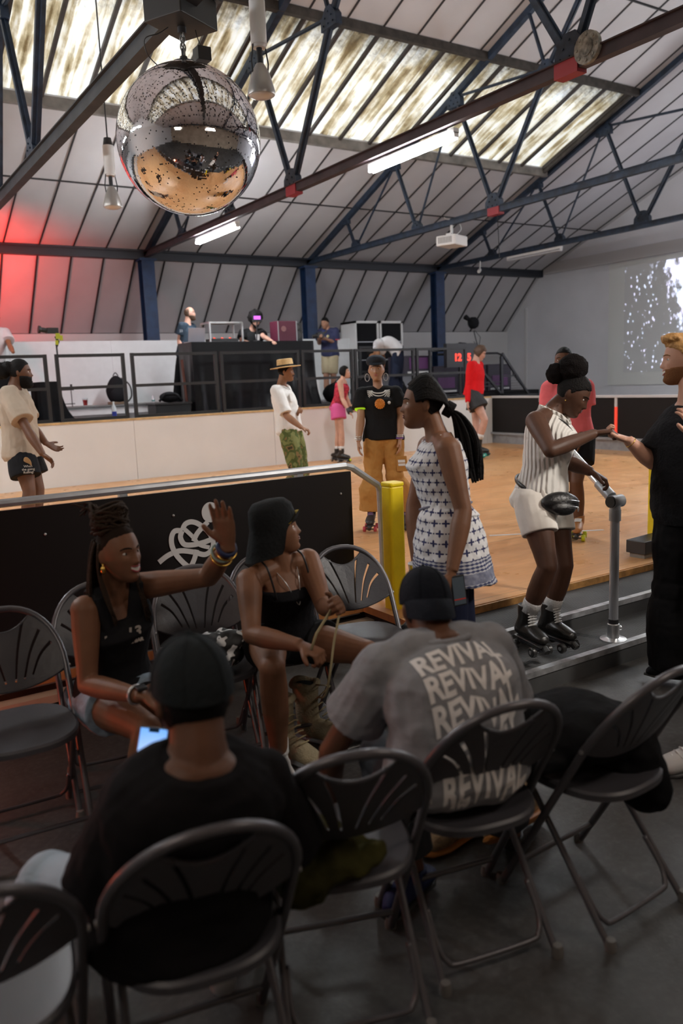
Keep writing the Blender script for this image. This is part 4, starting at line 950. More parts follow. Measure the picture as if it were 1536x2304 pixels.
        if smile:
            def mp(x, z, dy=0): return HM @ Vector((x, surf(x, -.235)+dy, z))
            up_ = [mp(x, -.196-.0*abs(x)+.9*x*x*1.6, .004) for x in np.linspace(-.10, .10, 9)]
            lo_ = [mp(x, -.285+4.6*x*x*1.2, .004) for x in np.linspace(-.10, .10, 9)]
            mb.tube(up_, [.005*s.hsz]+[.012*s.hsz]*7+[.005*s.hsz], 8); mb.tube(lo_, [.005*s.hsz]+[.016*s.hsz]*7+[.005*s.hsz], 8)
            mb.build('lips', lm, s.root, M=s.M0, smooth=True)
            tb = MB(); ring = up_+lo_[::-1]; c = sum(ring, Vector())/len(ring); out = M_ @ Vector((0, 1, 0))
            tb.add([p+out*.006 for p in ring]+[c+out*.020], [(i, (i+1) % len(ring), len(ring)) for i in range(len(ring))]); tb.build('teeth', mat('teeth_white', (.75, .72, .66), .3), s.root, M=s.M0, smooth=True)
        else:
            y = surf(0, -.235)
            mb.ell(HM @ Vector((0, y-.012, -.213)), (.082, .024, .017), M=M_, nu=14, nv=8); mb.ell(HM @ Vector((0, y-.012, -.252)), (.070, .027, .021), M=M_, nu=14, nv=8)
            mb.build('lips', lm, s.root, M=s.M0, smooth=True)
def head_pt(d):
    st = math.sqrt(max(0, 1-d.z*d.z)); k = (st**.72/st) if (st > 1e-4 and d.z < 0) else (st**.9/st if st > 1e-4 else 1)
    p = Vector((d.x*.325*k, d.y*.405*k, d.z*.5)); z = p.z
    p.y -= .02
    if z < 0:
        q = -z/.5; p.x *= 1-.36*q**1.5
        if p.y < 0: p.y *= 1-.62*q
        p.y += .20*q**2.2*(1 if p.y > 0 else .6)
    if d.y > 0:
        x = p.x; w = min(1, d.y*2.2); g = lambda a, b_: math.exp(-(a/b_)**2)
        dy = 0
        if z < .10:
            hgt = np.interp(-z, [-.10, -.06, .0, .06, .115, .14, .17], [0, .012, .035, .07, .105, .075, 0]); dy += hgt*g(x, .042+.02*max(0, -z*3))
        dy += .03*g(abs(x)-.055, .03)*g(z+.125, .03)
        dy -= .045*g(abs(x)-.135, .065)*g(z-.03, .045)
        dy += .016*g(z-.105, .035)*g(x, .2)
        dy += .022*g(abs(x)-.19, .07)*g(z+.08, .075)
        dy += .034*g(x, .10)*g(z+.235, .05); dy -= .016*g(x, .09)*g(z+.235, .010)
        dy -= .012*g(x, .09)*g(z+.315, .022); dy += .03*g(x, .09)*g(z+.39, .055)
        p.y += dy*w
    return p
def _mkhead():
    vs = []; fs = []; nu, nv = 72, 60
    for j in range(nv+1):
        th = PI*j/nv
        for i in range(nu):
            ph = 2*PI*i/nu; vs.append(head_pt(Vector((math.sin(th)*math.cos(ph), math.sin(th)*math.sin(ph), math.cos(th)))))
    for j in range(nv):
        for i in range(nu): k = (i+1) % nu; fs.append((j*nu+i, (j+1)*nu+i, (j+1)*nu+k, j*nu+k))
    return vs, fs
HEAD = _mkhead()
_hb = BVHTree.FromPolygons([tuple(v) for v in HEAD[0]], HEAD[1])
def surf(x, z):
    h = _hb.ray_cast(Vector((x, 2, z)), Vector((0, -1, 0)))
    return h[0].y if h[0] else .3
def hairline(p, front=.30, back=-.26, side=.02):
    zf = np.interp(p.y, [-.4, -.12, -.02, .10, .22, .32], [back, back+.08, side-.04, side+.14, front-.02, front+.02]); return p.z > zf
def hair_cap(f, mb, sc=1.05, front=.30, back=-.26, side=.02, nz=0, nf=3, lift=0, seed=0):
    vs, fs = HEAD; out = []
    for v in vs:
        if hairline(v, front, back, side):
            k = sc+nz*noise.noise(v*nf*3+Vector((seed, 0, 0))); out.append(f.HM @ (Vector((v.x*k, v.y*k, v.z*k+lift))))
        else: out.append(f.HM @ (v*.9))
    mb.add(out, fs)
def strand(f, mb, pts, r0, r1, n=6):
    """pts in head space"""
    Q = [f.HM @ Vector(p) if not isinstance(p, tuple) or len(p) == 3 else p for p in pts]; Q = smooth_path(Q, 4)
    mb.tube(Q, [r0+(r1-r0)*i/(len(Q)-1) for i in range(len(Q))], n)
def strandw(mb, pts, r0, r1, n=6):
    Q = smooth_path(pts, 4); mb.tube(Q, [r0+(r1-r0)*i/(len(Q)-1) for i in range(len(Q))], n)

def skin_mat(name, c, rough=.52):
    return mat(name, c, rough, var=.10, vscale=14, bump=.06, bscale=220, spec=.35)
def cloth_mat(name, c, rough=.85, bump=.35, bscale=18, var=.06):
    m_ = mat(name, c, rough, var=var, vscale=6, bump=bump, bscale=bscale, spec=.15); return m_
def roller_skate(f, q, boot, wheel, sock=None, lace=None, name='roller_skate', toe_stop=None, label=None):
    """quad skate under ankle a+q pointing to toe t+q (t is at sole level, above the wheels)"""
    J = f.J; a = J['a'+q]; t = J['t'+q]; d = (t-a); up = Z3.copy()
    dz = d.copy(); dz.z = 0; d = dz.normalized(); 
    if 'up'+q in J: up = (J['up'+q]).normalized(); d = (d-up*d.dot(up)).normalized()
    sd = d.cross(up); k = f.S
    heel = t-d*.255*k
    mb = MB(); top = a+up*.075*k
    rings(mb, [top+d*.0, a+up*.03, a, heel+up*.05+d*.055], [sd]*4, [d]*4, [.047*k, .046*k, .044*k, .042*k], [.055*k, .054*k, .056*k, .062*k], n=18)
    rings(mb, [heel+up*.035, heel+up*.04+d*.02, heel+up*.045+d*.09, heel+up*.042+d*.15, heel+up*.034+d*.21, heel+up*.028+d*.25, heel+up*.022+d*.262], [sd]*7, [up]*7, [.02*k, .036*k, .040*k, .045*k, .046*k, .034*k, .015*k], [.02*k, .036*k, .052*k, .044*k, .032*k, .024*k, .010*k], n=18)
    o = f.done(mb, name, boot, vox=max(.005, f.vox*.8), sm=2, label=label)
    q_ = MB(); q_.tube([heel+up*-.004+d*.01, heel+up*-.004+d*.12, heel+up*-.004+d*.25], [.032*k, .03*k, .040*k], 14, side=sd, sq=.28); q_.build('sole', mat('skate_sole', (.03, .03, .03), .5), o, M=f.M0)
    q_ = MB(); q_.bar(heel+d*.03-up*.018, heel+d*.24-up*.018, .035, .018, up); 
    ax = [heel+d*.055-up*.038, heel+d*.215-up*.038]
    for c in ax: q_.cyl(c-sd*.06*k, c+sd*.06*k, .006, n=8); q_.cyl(c+up*.02, c-up*.005, .018, .012, n=10)
    q_.build('plate', mat('skate_plate', (.10, .10, .11), .4, metal=.7), o, M=f.M0)
    for c in ax:
        for sg in (-1, 1):
            q_ = MB(); c0 = c+sd*sg*.038*k; c1 = c+sd*sg*.068*k; q_.tube([c0, c0.lerp(c1, .15), c0.lerp(c1, .85), c1], [.024*k, .029*k, .029*k, .024*k], 18); q_.build('wheel', wheel, o, M=f.M0, smooth='auto')
            q_ = MB(); q_.cyl(c+sd*sg*.068*k, c+sd*sg*.071*k, .011, n=10); q_.build('hub', chrome, o, M=f.M0)
    ts = MB(); ts.cyl(heel+d*.25-up*.01, heel+d*.275-up*.03, .016, .019, n=12); ts.build('toe_stop', toe_stop or mat('toe_stop', (.03, .03, .03), .6), o, M=f.M0)
    if lace:
        lb = MB()
        for i in range(6):
            g = i/5; c = (a+up*.05*k+d*.055*k).lerp(heel+up*.088*k+d*.15*k, g)
            lb.tube([c-sd*.028*k, c+d*.008+up*.004, c+sd*.028*k], .0035, 6)
            if i < 5:
                c2 = (a+up*.05*k+d*.055*k).lerp(heel+up*.088*k+d*.15*k, g+.2); lb.tube([c-sd*.026*k, c2+sd*.026*k], .003, 5); lb.tube([c+sd*.026*k, c2-sd*.026*k], .003, 5)
        lb.build('laces', lace, o, M=f.M0)
    if sock:
        sb_ = MB(); lg = (J['k'+q]-a).normalized(); sb_.tube([a+lg*.04, a+lg*.105*k, a+lg*.115*k], [.052*k, .053*k, .050*k], 16); sb_.build('sock', sock, f.root, M=f.M0, smooth=True)
    return o
def shoe(f, q, m_, sole, name='shoe', sock=None, label=None):
    J = f.J; a = J['a'+q]; t = J['t'+q]; d = t-a; d.z = 0; d.normalize(); up = Z3; sd = d.cross(up); k = f.S
    heel = Vector((t.x, t.y, t.z))-d*.27*k; mb = MB()
    rings(mb, [a+up*.01, Vector((a.x, a.y, t.z+.05))], [sd]*2, [d]*2, [.042*k, .040*k], [.052*k, .055*k], n=18)
    rings(mb, [heel+up*.035, heel+up*.045+d*.03, heel+up*.05+d*.1, heel+up*.045+d*.16, heel+up*.035+d*.22, heel+up*.03+d*.262, heel+up*.026+d*.275], [sd]*7, [up]*7, [.02*k, .036*k, .040*k, .046*k, .046*k, .034*k, .013*k], [.02*k, .036*k, .045*k, .038*k, .028*k, .020*k, .009*k], n=18)
    o = f.done(mb, name, m_, vox=max(.005, f.vox*.8), sm=2, label=label)
    s2 = MB(); s2.tube([heel+up*.012+d*.0, heel+up*.012+d*.03, heel+up*.012+d*.15, heel+up*.012+d*.22, heel+up*.014+d*.285], [.03*k, .041*k, .044*k, .05*k, .02*k], 16, side=sd, sq=.30); s2.build('sole', sole, o, M=f.M0, smooth='auto')
    if sock: sb_ = MB(); sb_.tube([a, a+up*.06, a+up*.075], [.042*k, .041*k, .039*k], 16); sb_.build('sock', sock, f.root, M=f.M0, smooth=True)
    return o
def lens_(a, b_): return (a-b_).length
def report(f, n):
    J = f.J; s = '%-10s' % n
    if 'eL' in J: s += ' uaL %.2f faL %.2f' % (lens_(J['sL'], J['eL']), lens_(J['eL'], J['wL']))
    if 'eR' in J: s += ' uaR %.2f faR %.2f' % (lens_(J['sR'], J['eR']), lens_(J['eR'], J['wR']))
    for q in 'LR':
        if 'k'+q in J: s += ' th%s %.2f sh%s %.2f' % (q, lens_(J['h'+q], J['k'+q]), q, lens_(J['k'+q], J['a'+q]) if 'a'+q in J else 0)
    s += ' torso %.2f sw %.2f hipz %.2f nkz %.2f headz %.2f' % (lens_(f.hc, f.nk), lens_(J['sL'], J['sR']), f.hc.z, f.nk.z, f.HM.translation.z)
    print(s)
# ================================================================ PEOPLE
dark1 = skin_mat('skin_deep', (.13, .058, .032)); dark2 = skin_mat('skin_brown', (.20, .09, .048)); dark3 = skin_mat('skin_dark', (.095, .043, .026))
mid1 = skin_mat('skin_tan', (.26, .12, .06)); pale1 = skin_mat('skin_fair', (.55, .30, .21)); pale2 = skin_mat('skin_pink', (.52, .29, .22))
hair_black = mat('hair_black', (.007, .006, .006), .7, bump=.6, bscale=120, spec=.15); hair_loc = mat('hair_locs', (.042, .026, .017), .8, bump=.8, bscale=150, spec=.15)
hair_brown = mat('hair_brown', (.07, .035, .018), .6, bump=.5, bscale=90); hair_blond = mat('hair_blond', (.42, .22, .07), .6, bump=.5, bscale=90)
gold = mat('gold', (.75, .48, .12), .25, metal=1); white_sock = mat('white_sock', (.72, .72, .72), .8, bump=.4, bscale=120)
black_shirt = cloth_mat('black_jersey', (.012, .012, .013), .9); boot_black = mat('boot_black', (.014, .013, .012), .35, bump=.15)
DBG = False
def G(px, py, z):
    d = P(px, py, 1)-CAM; return CAM+d*((z-CAM.z)/d.z)
def fig(n, label, base, J, head, look, fwd, **kw):
    up = kw.pop('hup', (0, 0, 1)); hs = kw.pop('hsize', .232)
    f = Fig(label, base, J, **kw); f.fwd_hint = f.V(*fwd) if not isinstance(fwd, Vector) else fwd
    f.head(head, f.V(*look), f.V(*up) if up != (0, 0, 1) else Z3, hs)
    if DBG: report(f, n)
    return f
def body(f, legs=2.0, arms=2.0, hands=True, vox=None, feet=False, t1=1.05, armsq='LR', legsq='LR'):
    mb = MB(); f.torso(mb, t1=t1); f.yoke(mb); f.neck(mb); f.add_head(mb)
    for q in armsq: f.arm(mb, q, arms)
    for q in legsq:
        if legs: f.leg(mb, q, legs)
        if feet: f.foot(mb, q)
    return mb
def glove(pts): pass

# ---- waving woman, seated
def waving():
    J = dict(hR=P(212, 1575, 3.22), hL=P(300, 1562, 3.24), nk=P(253, 1338, 3.08), sR=P(192, 1372, 2.98), sL=P(322, 1318, 3.14), eR=P(197, 1540, 2.96), wR=P(318, 1566, 2.78),
             eL=P(470, 1298, 3.06), wL=P(512, 1228, 2.86), kR=P(330, 1640, 2.83), kL=P(425, 1615, 2.92), aR=G(303, 1880, .10), aL=G(420, 1850, .10))
    f = fig('waving', 'seated woman with piled-up locs and black tank top waving her raised hand', G(250, 1830, 0), J, P(266, 1243, 3.0), (.66, -.02, .75), (.35, 0, .9), S_=.93, sex='f', voxel=.0045, hup=(-.08, 1, -.08), hsize=.236)
    V = f.V; J['tR'] = G(310, 1930, .02); J['tL'] = G(440, 1900, .02); f.J.update(J)
    mb = body(f)
    f.hand(mb, f.J['wL'], V(-.12, 1, .06), V(-.55, -.05, .75), V(-1, 0, -.3), spread=.08, fingers=[.05, .04, .05, .08], size=1.12, tcurl=.3)
    f.hand(mb, f.J['wR'], V(.9, -.15, .3), V(.1, -1, .1), V(.1, .1, 1), curl=.6)
    f.done(mb, 'body', dark2, sm=3)
    f.face(lips=(.30, .03, .04), smile=True)
    # tank top, belt bag, denim shorts
    mb = MB(); f.torso(mb, -.06, .86, off=.016); 
    for q in 'LR':
        c, x, ff, up = f.frame(.80); sh = f.J['s'+q]; nk_ = f.frame(.99)[0]
        top = nk_.lerp(sh, .62)+up*.030
        mb.tube([c+ff*.09+(sh-f.nk)*.38, top+ff*.045+up*.015, top+up*.028, top-ff*.05+up*.01, c-ff*.085+(sh-f.nk)*.38], [.034, .028, .026, .028, .034], 12, sq=.5)
    f.done(mb, 'tank_top', mat('black_rib_top', (.014, .014, .016), .85, bump=.3, bscale=40), disp=.008)
    c, x, ff, up = f.frame(.50)
    M_ = Matrix((x, up, ff)).transposed().to_4x4(); M_.translation = c+ff*.118*.93+ff*.016
    # lettering on the chest
    tm = mat('top_print', (.55, .5, .45), .7)
    for s_, dx, dy, sz in (('1', -.055, .055, .052), ('.13', .045, .06, .058), ('THE BAR', .05, .022, .018)):
        o = text_mesh(s_, sz, tm, 'lettering', f.root, Matrix.Identity(4), extrude=.001, bold=.0015)
        b_ = Matrix.Translation(-f.base) @ Matrix(((-x.x, up.x, ff.x, 0), (-x.y, up.y, ff.y, 0), (-x.z, up.z, ff.z, 0), (0, 0, 0, 1))).normalized()
        R3 = Matrix((-x, up, ff)).transposed()
        pos = f.frame(.62)[0]+ff*.128-x*dx+up*dy
        o.data.transform(R3.to_4x4()); o.data.transform(Matrix.Translation(pos-f.base))
    mb = MB(); cc = f.frame(.20)[0]+ff*.125-x*.03; mb.ell(cc, (.12, .05, .045), M=Matrix((x, ff, up)).transposed()); mb.tube([cc-x*.11, cc+x*.11], [.028, .028], 10)
    f.done(mb, 'belt_bag', black_cloth, vox=.006)
    mb = MB(); f.torso(mb, -.17, .10, off=.02)
    for q in 'LR': f.leg(mb, q, .36, add=.014, flare=.012)
    f.done(mb, 'denim_shorts', cloth_mat('light_denim', (.26, .34, .42), .8, bscale=60, var=.35), disp=.01, dscale=.05)
    # hair: shaved side, locs piled up, long strands down the back
    mb = MB(); hair_cap(f, mb, 1.02, front=.34, back=-.22, side=.12, nz=.01); f.done(mb, 'hair_base', mat('hair_shaved', (.022, .014, .010), .9, bump=.3, bscale=300), sm=1)
    rg = random.Random(2); mb = MB(); H = lambda *p: f.HM @ Vector(p)
    for i in range(70):   # pile
        a = rg.uniform(0, 2*PI); r_ = rg.uniform(.05, .36); p0 = Vector((.9*r_*math.cos(a), -.12+r_*math.sin(a), .42-.2*r_)); a2 = a+rg.uniform(.8, 2.4); h_ = rg.uniform(.58, .86)
        p1 = Vector((.29*math.cos(a2), -.14+.29*math.sin(a2), h_-.25*rg.random()**2)); a3 = a2+rg.uniform(.8, 2.2); p2 = Vector((.32*math.cos(a3), -.15+.30*math.sin(a3), h_-.12+rg.uniform(-.10, .08)))
        a4 = a3+1.1; p3 = Vector((.2*math.cos(a4), -.16+.2*math.sin(a4), .52))
        strandw(mb, [H(*p0), H(*p1), H(*p2), H(*p3)], .0062, .005)
    for i in range(8):   # loose tips sticking up-left
        strandw(mb, [H(.1, -.3, .7), H(.12+rg.uniform(-.1, .1), -.45, .82+rg.uniform(-.08, .1)), H(.10+rg.uniform(-.2, .2), -.62-rg.uniform(0, .1), .74+rg.uniform(-.15, .12))], .005, .003)
    for i in range(84):   # hanging locs behind and beside the neck
        a = rg.uniform(.2, PI-.2); cx = .34*math.cos(a)*1.0; cy = -.16-.30*math.sin(a)*.9; z0 = rg.uniform(-.0, .25); L = rg.uniform(1.0, 1.55)
        p = [H(cx*.9, cy*.95, z0), H(cx*1.14, cy*1.10, z0-.28), H(cx*1.35+rg.uniform(-.05, .05), cy*1.16, -.45-.3*L*.5), H(cx*1.3+rg.uniform(-.10, .10), cy*1.12+rg.uniform(-.05, .05), -.35-L*.66)]
        strandw(mb, p, .0062, .0042)
    for i in range(13):   # over her left shoulder to the front
        p = [H(-.30, -.05, .15), H(-.36, .0, -.25), H(-.30+rg.uniform(-.05, .05), .12, -.62), H(-.36+rg.uniform(-.1, .08), .24, -1.2+rg.uniform(-.15, .2))]; strandw(mb, p, .006, .004)
    for i in range(7):   # over the right side in front of shoulder
        p = [H(.30, -.12, .2), H(.38, -.1, -.2), H(.36+rg.uniform(-.04, .05), .0, -.6), H(.30+rg.uniform(-.06, .05), .1, -1.05+rg.uniform(-.15, .1))]; strandw(mb, p, .006, .004)
    f.done(mb, 'locs', hair_loc, keep=True)
    mb = MB(); mb.tube([H(.345, -.02, -.12), H(.36, 0, -.17)], .004, 6); mb.ell(H(.362, .0, -.22), (.010, .010, .016)); f.done(mb, 'earring', gold, keep=True)
    mb = MB(); n0 = f.nk; c, x, ff, up = f.frame(.9)
    mb.tube(smooth_path([n0+x*.06+ff*.02, n0+x*.05+ff*.085-up*.06, c+ff*.125-up*.07, n0-x*.05+ff*.085-up*.06, n0-x*.06+ff*.02]), .0022, 6); mb.ell(c+ff*.128-up*.085, (.008, .004, .012)); f.done(mb, 'necklace', gold, keep=True)
    # bracelets
    def band(w, d, off, r0, r1, m_, name, sq=.8):
        mb = MB(); d = d.normalized(); x_ = d.orthogonal().normalized(); y_ = d.cross(x_); c = w+d*off
        mb.tube([c+x_*math.cos(a)*r0+y_*math.sin(a)*r0 for a in np.linspace(0, 2*PI, 24, endpoint=False)], r1, 8, closed=True); return f.done(mb, name, m_, keep=True)
    dl = f.J['eL']-f.J['wL']
    band(f.J['wL'], dl, .015, .030, .010, mat('navy_band', (.01, .02, .08), .5), 'navy_wristband')
    band(f.J['wL'], dl+V(.2, 0, .1)*.05, .045, .034, .004, gold, 'gold_bracelet'); band(f.J['wL'], dl+V(-.3, 0, .1)*.05, .055, .036, .0045, mat('bead_green', (.3, .42, .36), .4), 'beaded_bracelet'); band(f.J['wL'], dl+V(0, .1, .3)*.05, .075, .038, .004, gold, 'gold_bracelet')
    dr = f.J['eR']-f.J['wR']; band(f.J['wR'], dr, .03, .032, .006, silver, 'silver_chain_bracelet')
    mb = MB(); mb.box((-.018, -.02, -.006), (.018, .02, .006)); o = mb.build('watch', black_plastic, f.root, M=Matrix.Translation(f.J['wR']+Vector((0, 0, .03))-f.base), bevel=.003)
    for q in 'LR': shoe(f, q, boot_black, boot_black, 'shoe')
    return f

def bucket():
    J = dict(hR=P(598, 1438, 3.60), hL=P(692, 1440, 3.66), nk=P(632, 1264, 3.44), sR=P(560, 1308, 3.36), sL=P(692, 1262, 3.50), eR=P(566, 1428, 3.22), wR=P(676, 1452, 3.08),
             eL=P(729, 1364, 3.34), wL=P(750, 1366, 3.16), kR=P(612, 1502, 3.20), kL=P(826, 1468, 3.40), aR=G(628, 1694, .10), aL=G(795, 1640, .10), tR=G(655, 1750, .02), tL=G(850, 1660, .02))
    f = fig('bucket', 'woman in a black bucket hat and camisole seated and pulling long bootlaces', G(650, 1640, 0), J, P(622, 1192, 3.40), (.93, .10, -.12), (.3, -.1, .9), S_=.95, sex='f', voxel=.0045, hup=(.0, 1, -.0), hsize=.228)
    V = f.V; mb = body(f)
    f.hand(mb, f.J['wR'], V(.75, -.25, .5), V(-.2, -.9, -.2), V(.2, .5, .8), curl=1.0, tcurl=.6)
    f.hand(mb, f.J['wL'], V(.25, .35, .8), V(-.8, -.3, .2), V(0, 1, 0), curl=1.25, tcurl=.7)
    f.done(mb, 'body', dark2, sm=3); f.face(lips=(.17, .05, .045))
    mb = MB(); f.torso(mb, -.10, .80, off=.014); f.done(mb, 'camisole', mat('black_cami', (.010, .010, .012), .8, bump=.25, bscale=60), disp=.007)
    mb = MB()
    for sg, q in ((1, 'R'), (-1, 'L')):
        c, x, ff, up = f.frame(.76); sh = f.J['s'+q]; nk_ = f.frame(.97)[0]; top = nk_.lerp(sh, .60)+up*.062
        mb.tube(smooth_path([c+ff*.125+x*sg*.085, top+ff*.075-up*.01, top+ff*.02+up*.004, top-ff*.05-up*.01, c-ff*.09+x*sg*.08]), .0045, 8)
    f.done(mb, 'shoulder_straps', black_plastic, keep=True)
    mb = MB(); f.torso(mb, -.17, .12, off=.02)
    for q in 'LR': f.leg(mb, q, .30, add=.014, flare=.01)
    f.done(mb, 'black_shorts', black_shirt, disp=.008)
    # chain necklace
    mb = MB(); c, x, ff, up = f.frame(.88); n0 = f.nk
    mb.tube(smooth_path([n0+x*.055+ff*.03, n0+x*.03+ff*.10-up*.05, c+ff*.145-up*.09, n0-x*.03+ff*.10-up*.05, n0-x*.055+ff*.03]), .0018, 6); f.done(mb, 'necklace', silver, keep=True)
    # bucket hat: deep crown, brim flared, yellow lining
    H = f.HM; mb = MB(); vs = []; nu = 56; prof = [(.10, .64), (.30, .60), (.40, .48), (.435, .25), (.44, .12)]
    M_ = H @ Matrix.Translation((0, -.04, -.02)) @ Matrix.Rotation(R(4), 4, 'X')
    def hat(prof_, thick=0, mi=0):
        vs = []; fs = []
        for r_, z_ in prof_:
            for k in range(nu):
                a = 2*PI*k/nu; rr = r_*(1+.015*math.sin(5*a)+ .03*noise.noise(Vector((math.cos(a)*2, math.sin(a)*2, z_*2)))) ; drop = 0
                k_ = min(1, max(0, (.14-z_)/.5)); sa = math.sin(a); g_ = min(1, max(0, (sa+.02)/.42)); g_ = g_*g_*(3-2*g_); drop = k_*(-.10*max(0, -sa)+.42*g_+.34*max(0, sa-.3)); rr *= 1-k_*(.16*abs(math.cos(a))+.24*max(0, sa))
                vs.append(M_ @ Vector((rr*math.cos(a)*.93, rr*math.sin(a)*1.08, z_+drop)))
        for j in range(len(prof_)-1):
            for k in range(nu): l = (k+1) % nu; fs.append((j*nu+k, j*nu+l, (j+1)*nu+l, (j+1)*nu+k))
        if mi == 0: fs.append(tuple(range(nu)))
        mb.add(vs, fs, mi)
    hat(prof+[(.50, -.02), (.60, -.22), (.66, -.36), (.665, -.365)])
    hat([(.43, .10), (.49, -.035), (.59, -.235), (.652, -.365), (.665, -.365)], mi=1)
    o = mb.build('bucket_hat', [mat('hat_black', (.014, .015, .016), .85, bump=.4, bscale=60), mat('hat_yellow_lining', (.62, .42, .01), .7)], f.root, M=f.M0, smooth=True); o['label'] = 'black bucket hat with yellow lining'
    mb = MB(); hair_cap(f, mb, 1.04, front=.28, back=-.40, side=-.15); f.done(mb, 'hair', hair_black, sm=1)
    shoe(f, 'L', boot_black, boot_black, 'shoe'); 
    mb = MB(); f.foot(mb, 'R'); mb.tube([f.J['aR']-Z3*.0, f.J['aR']+Z3*.07], .043, 16); f.done(mb, 'white_sock', white_sock, disp=.003, dscale=.03)
    # a pair of pale fleecy boots on the floor, the laces up in her hands
    bm_ = mat('cream_suede', (.42, .36, .24), .9, bump=.6, bscale=120, var=.35)
    for i, (p, rz, lb) in enumerate(((G(668, 1712, 0), R(-75), 'left cream suede boot on the floor with its laces pulled up'), (G(728, 1668, 0), R(-62), 'right cream suede boot on the floor with a fleecy cuff'))):
        t = thing('boot', lb, 'boot', p, rz); mb = MB()
        rings(mb, [Vector((-.09, 0, .27)), Vector((-.085, 0, .18)), Vector((-.08, 0, .09)), Vector((-.07, 0, .03))], [Vector((0, 1, 0))]*4, [Vector((1, 0, 0))]*4, [.056, .048, .046, .044], [.068, .058, .058, .06])
        rings(mb, [Vector((x_, 0, z_)) for x_, z_ in ((-.13, .05), (-.05, .06), (.03, .055), (.09, .045), (.13, .04), (.145, .035))], [Vector((0, 1, 0))]*6, [Z3]*6, [.03, .045, .048, .048, .036, .01], [.035, .052, .048, .038, .028, .01])
        o = mb.build('upper', bm_, t); r_ = o.modifiers.new('r', 'REMESH'); r_.mode = 'VOXEL'; r_.voxel_size = .006; q = o.modifiers.new('s', 'SMOOTH'); q.iterations = 3; o.data.polygons.foreach_set('use_smooth', [True]*len(o.data.polygons)); r_.use_smooth_shade = True
        mb = MB(); mb.tube([(-.135, 0, .012), (-.05, 0, .012), (.06, 0, .012), (.15, 0, .014)], [.035, .046, .05, .025], 16, side=(0, 1, 0), sq=.35); mb.build('sole', mat('boot_sole', (.30, .33, .36), .5), t, smooth='auto')
        mb = MB(); mb.tube([(-.09+.062*math.cos(a), .054*math.sin(a), .272+.006*math.sin(3*a)) for a in np.linspace(0, 2*PI, 20, endpoint=False)], .016, 8, closed=True); mb.build('fleece_cuff', mat('fleece', (.46, .40, .27), 1, bump=1, bscale=90), t, smooth=True)
        mb = MB(); mb.ell((-.09, 0, .268), (.052, .045, .006)); mb.build('opening', black_cloth, t, smooth=True)
        mb = MB()
        for j in range(6): g = j/5; mb.tube([(-.03+.08*g, -.03, .20-.10*g), (-.02+.08*g, 0, .212-.105*g), (-.03+.08*g, .03, .20-.10*g)], .0035, 6)
        MiT = (Matrix.Translation(p) @ Matrix.Rotation(rz, 4, 'Z')).inverted()
        if i == 0:
            mb.tube([(-.03, -.03, .2), (-.0, -.05, .12), (.0, -.055, .0)], .004, 6)
        else:
            h1 = P(700, 1462, 3.03); h2 = P(757, 1352, 3.10); h3 = P(735, 1555, 3.12); A = MiT @ h1; B_ = MiT @ h2; C_ = MiT @ h3
            mb.tube(smooth_path([(-.03, .03, .2), C_, MiT @ P(752, 1440, 3.06), MiT @ P(764, 1372, 3.08), B_]), .0045, 6)
            mb.tube([A, MiT @ P(712, 1425, 3.05), B_], .0075, 8, sq=.4); mb.tube([(-.03, -.03, .2), C_+Vector((.01, .01, .02)), (-.05, .03, .26)], .004, 6)
        mb.build('laces', mat('cream_lace', (.45, .38, .22), .8), t, smooth=True)
    return f

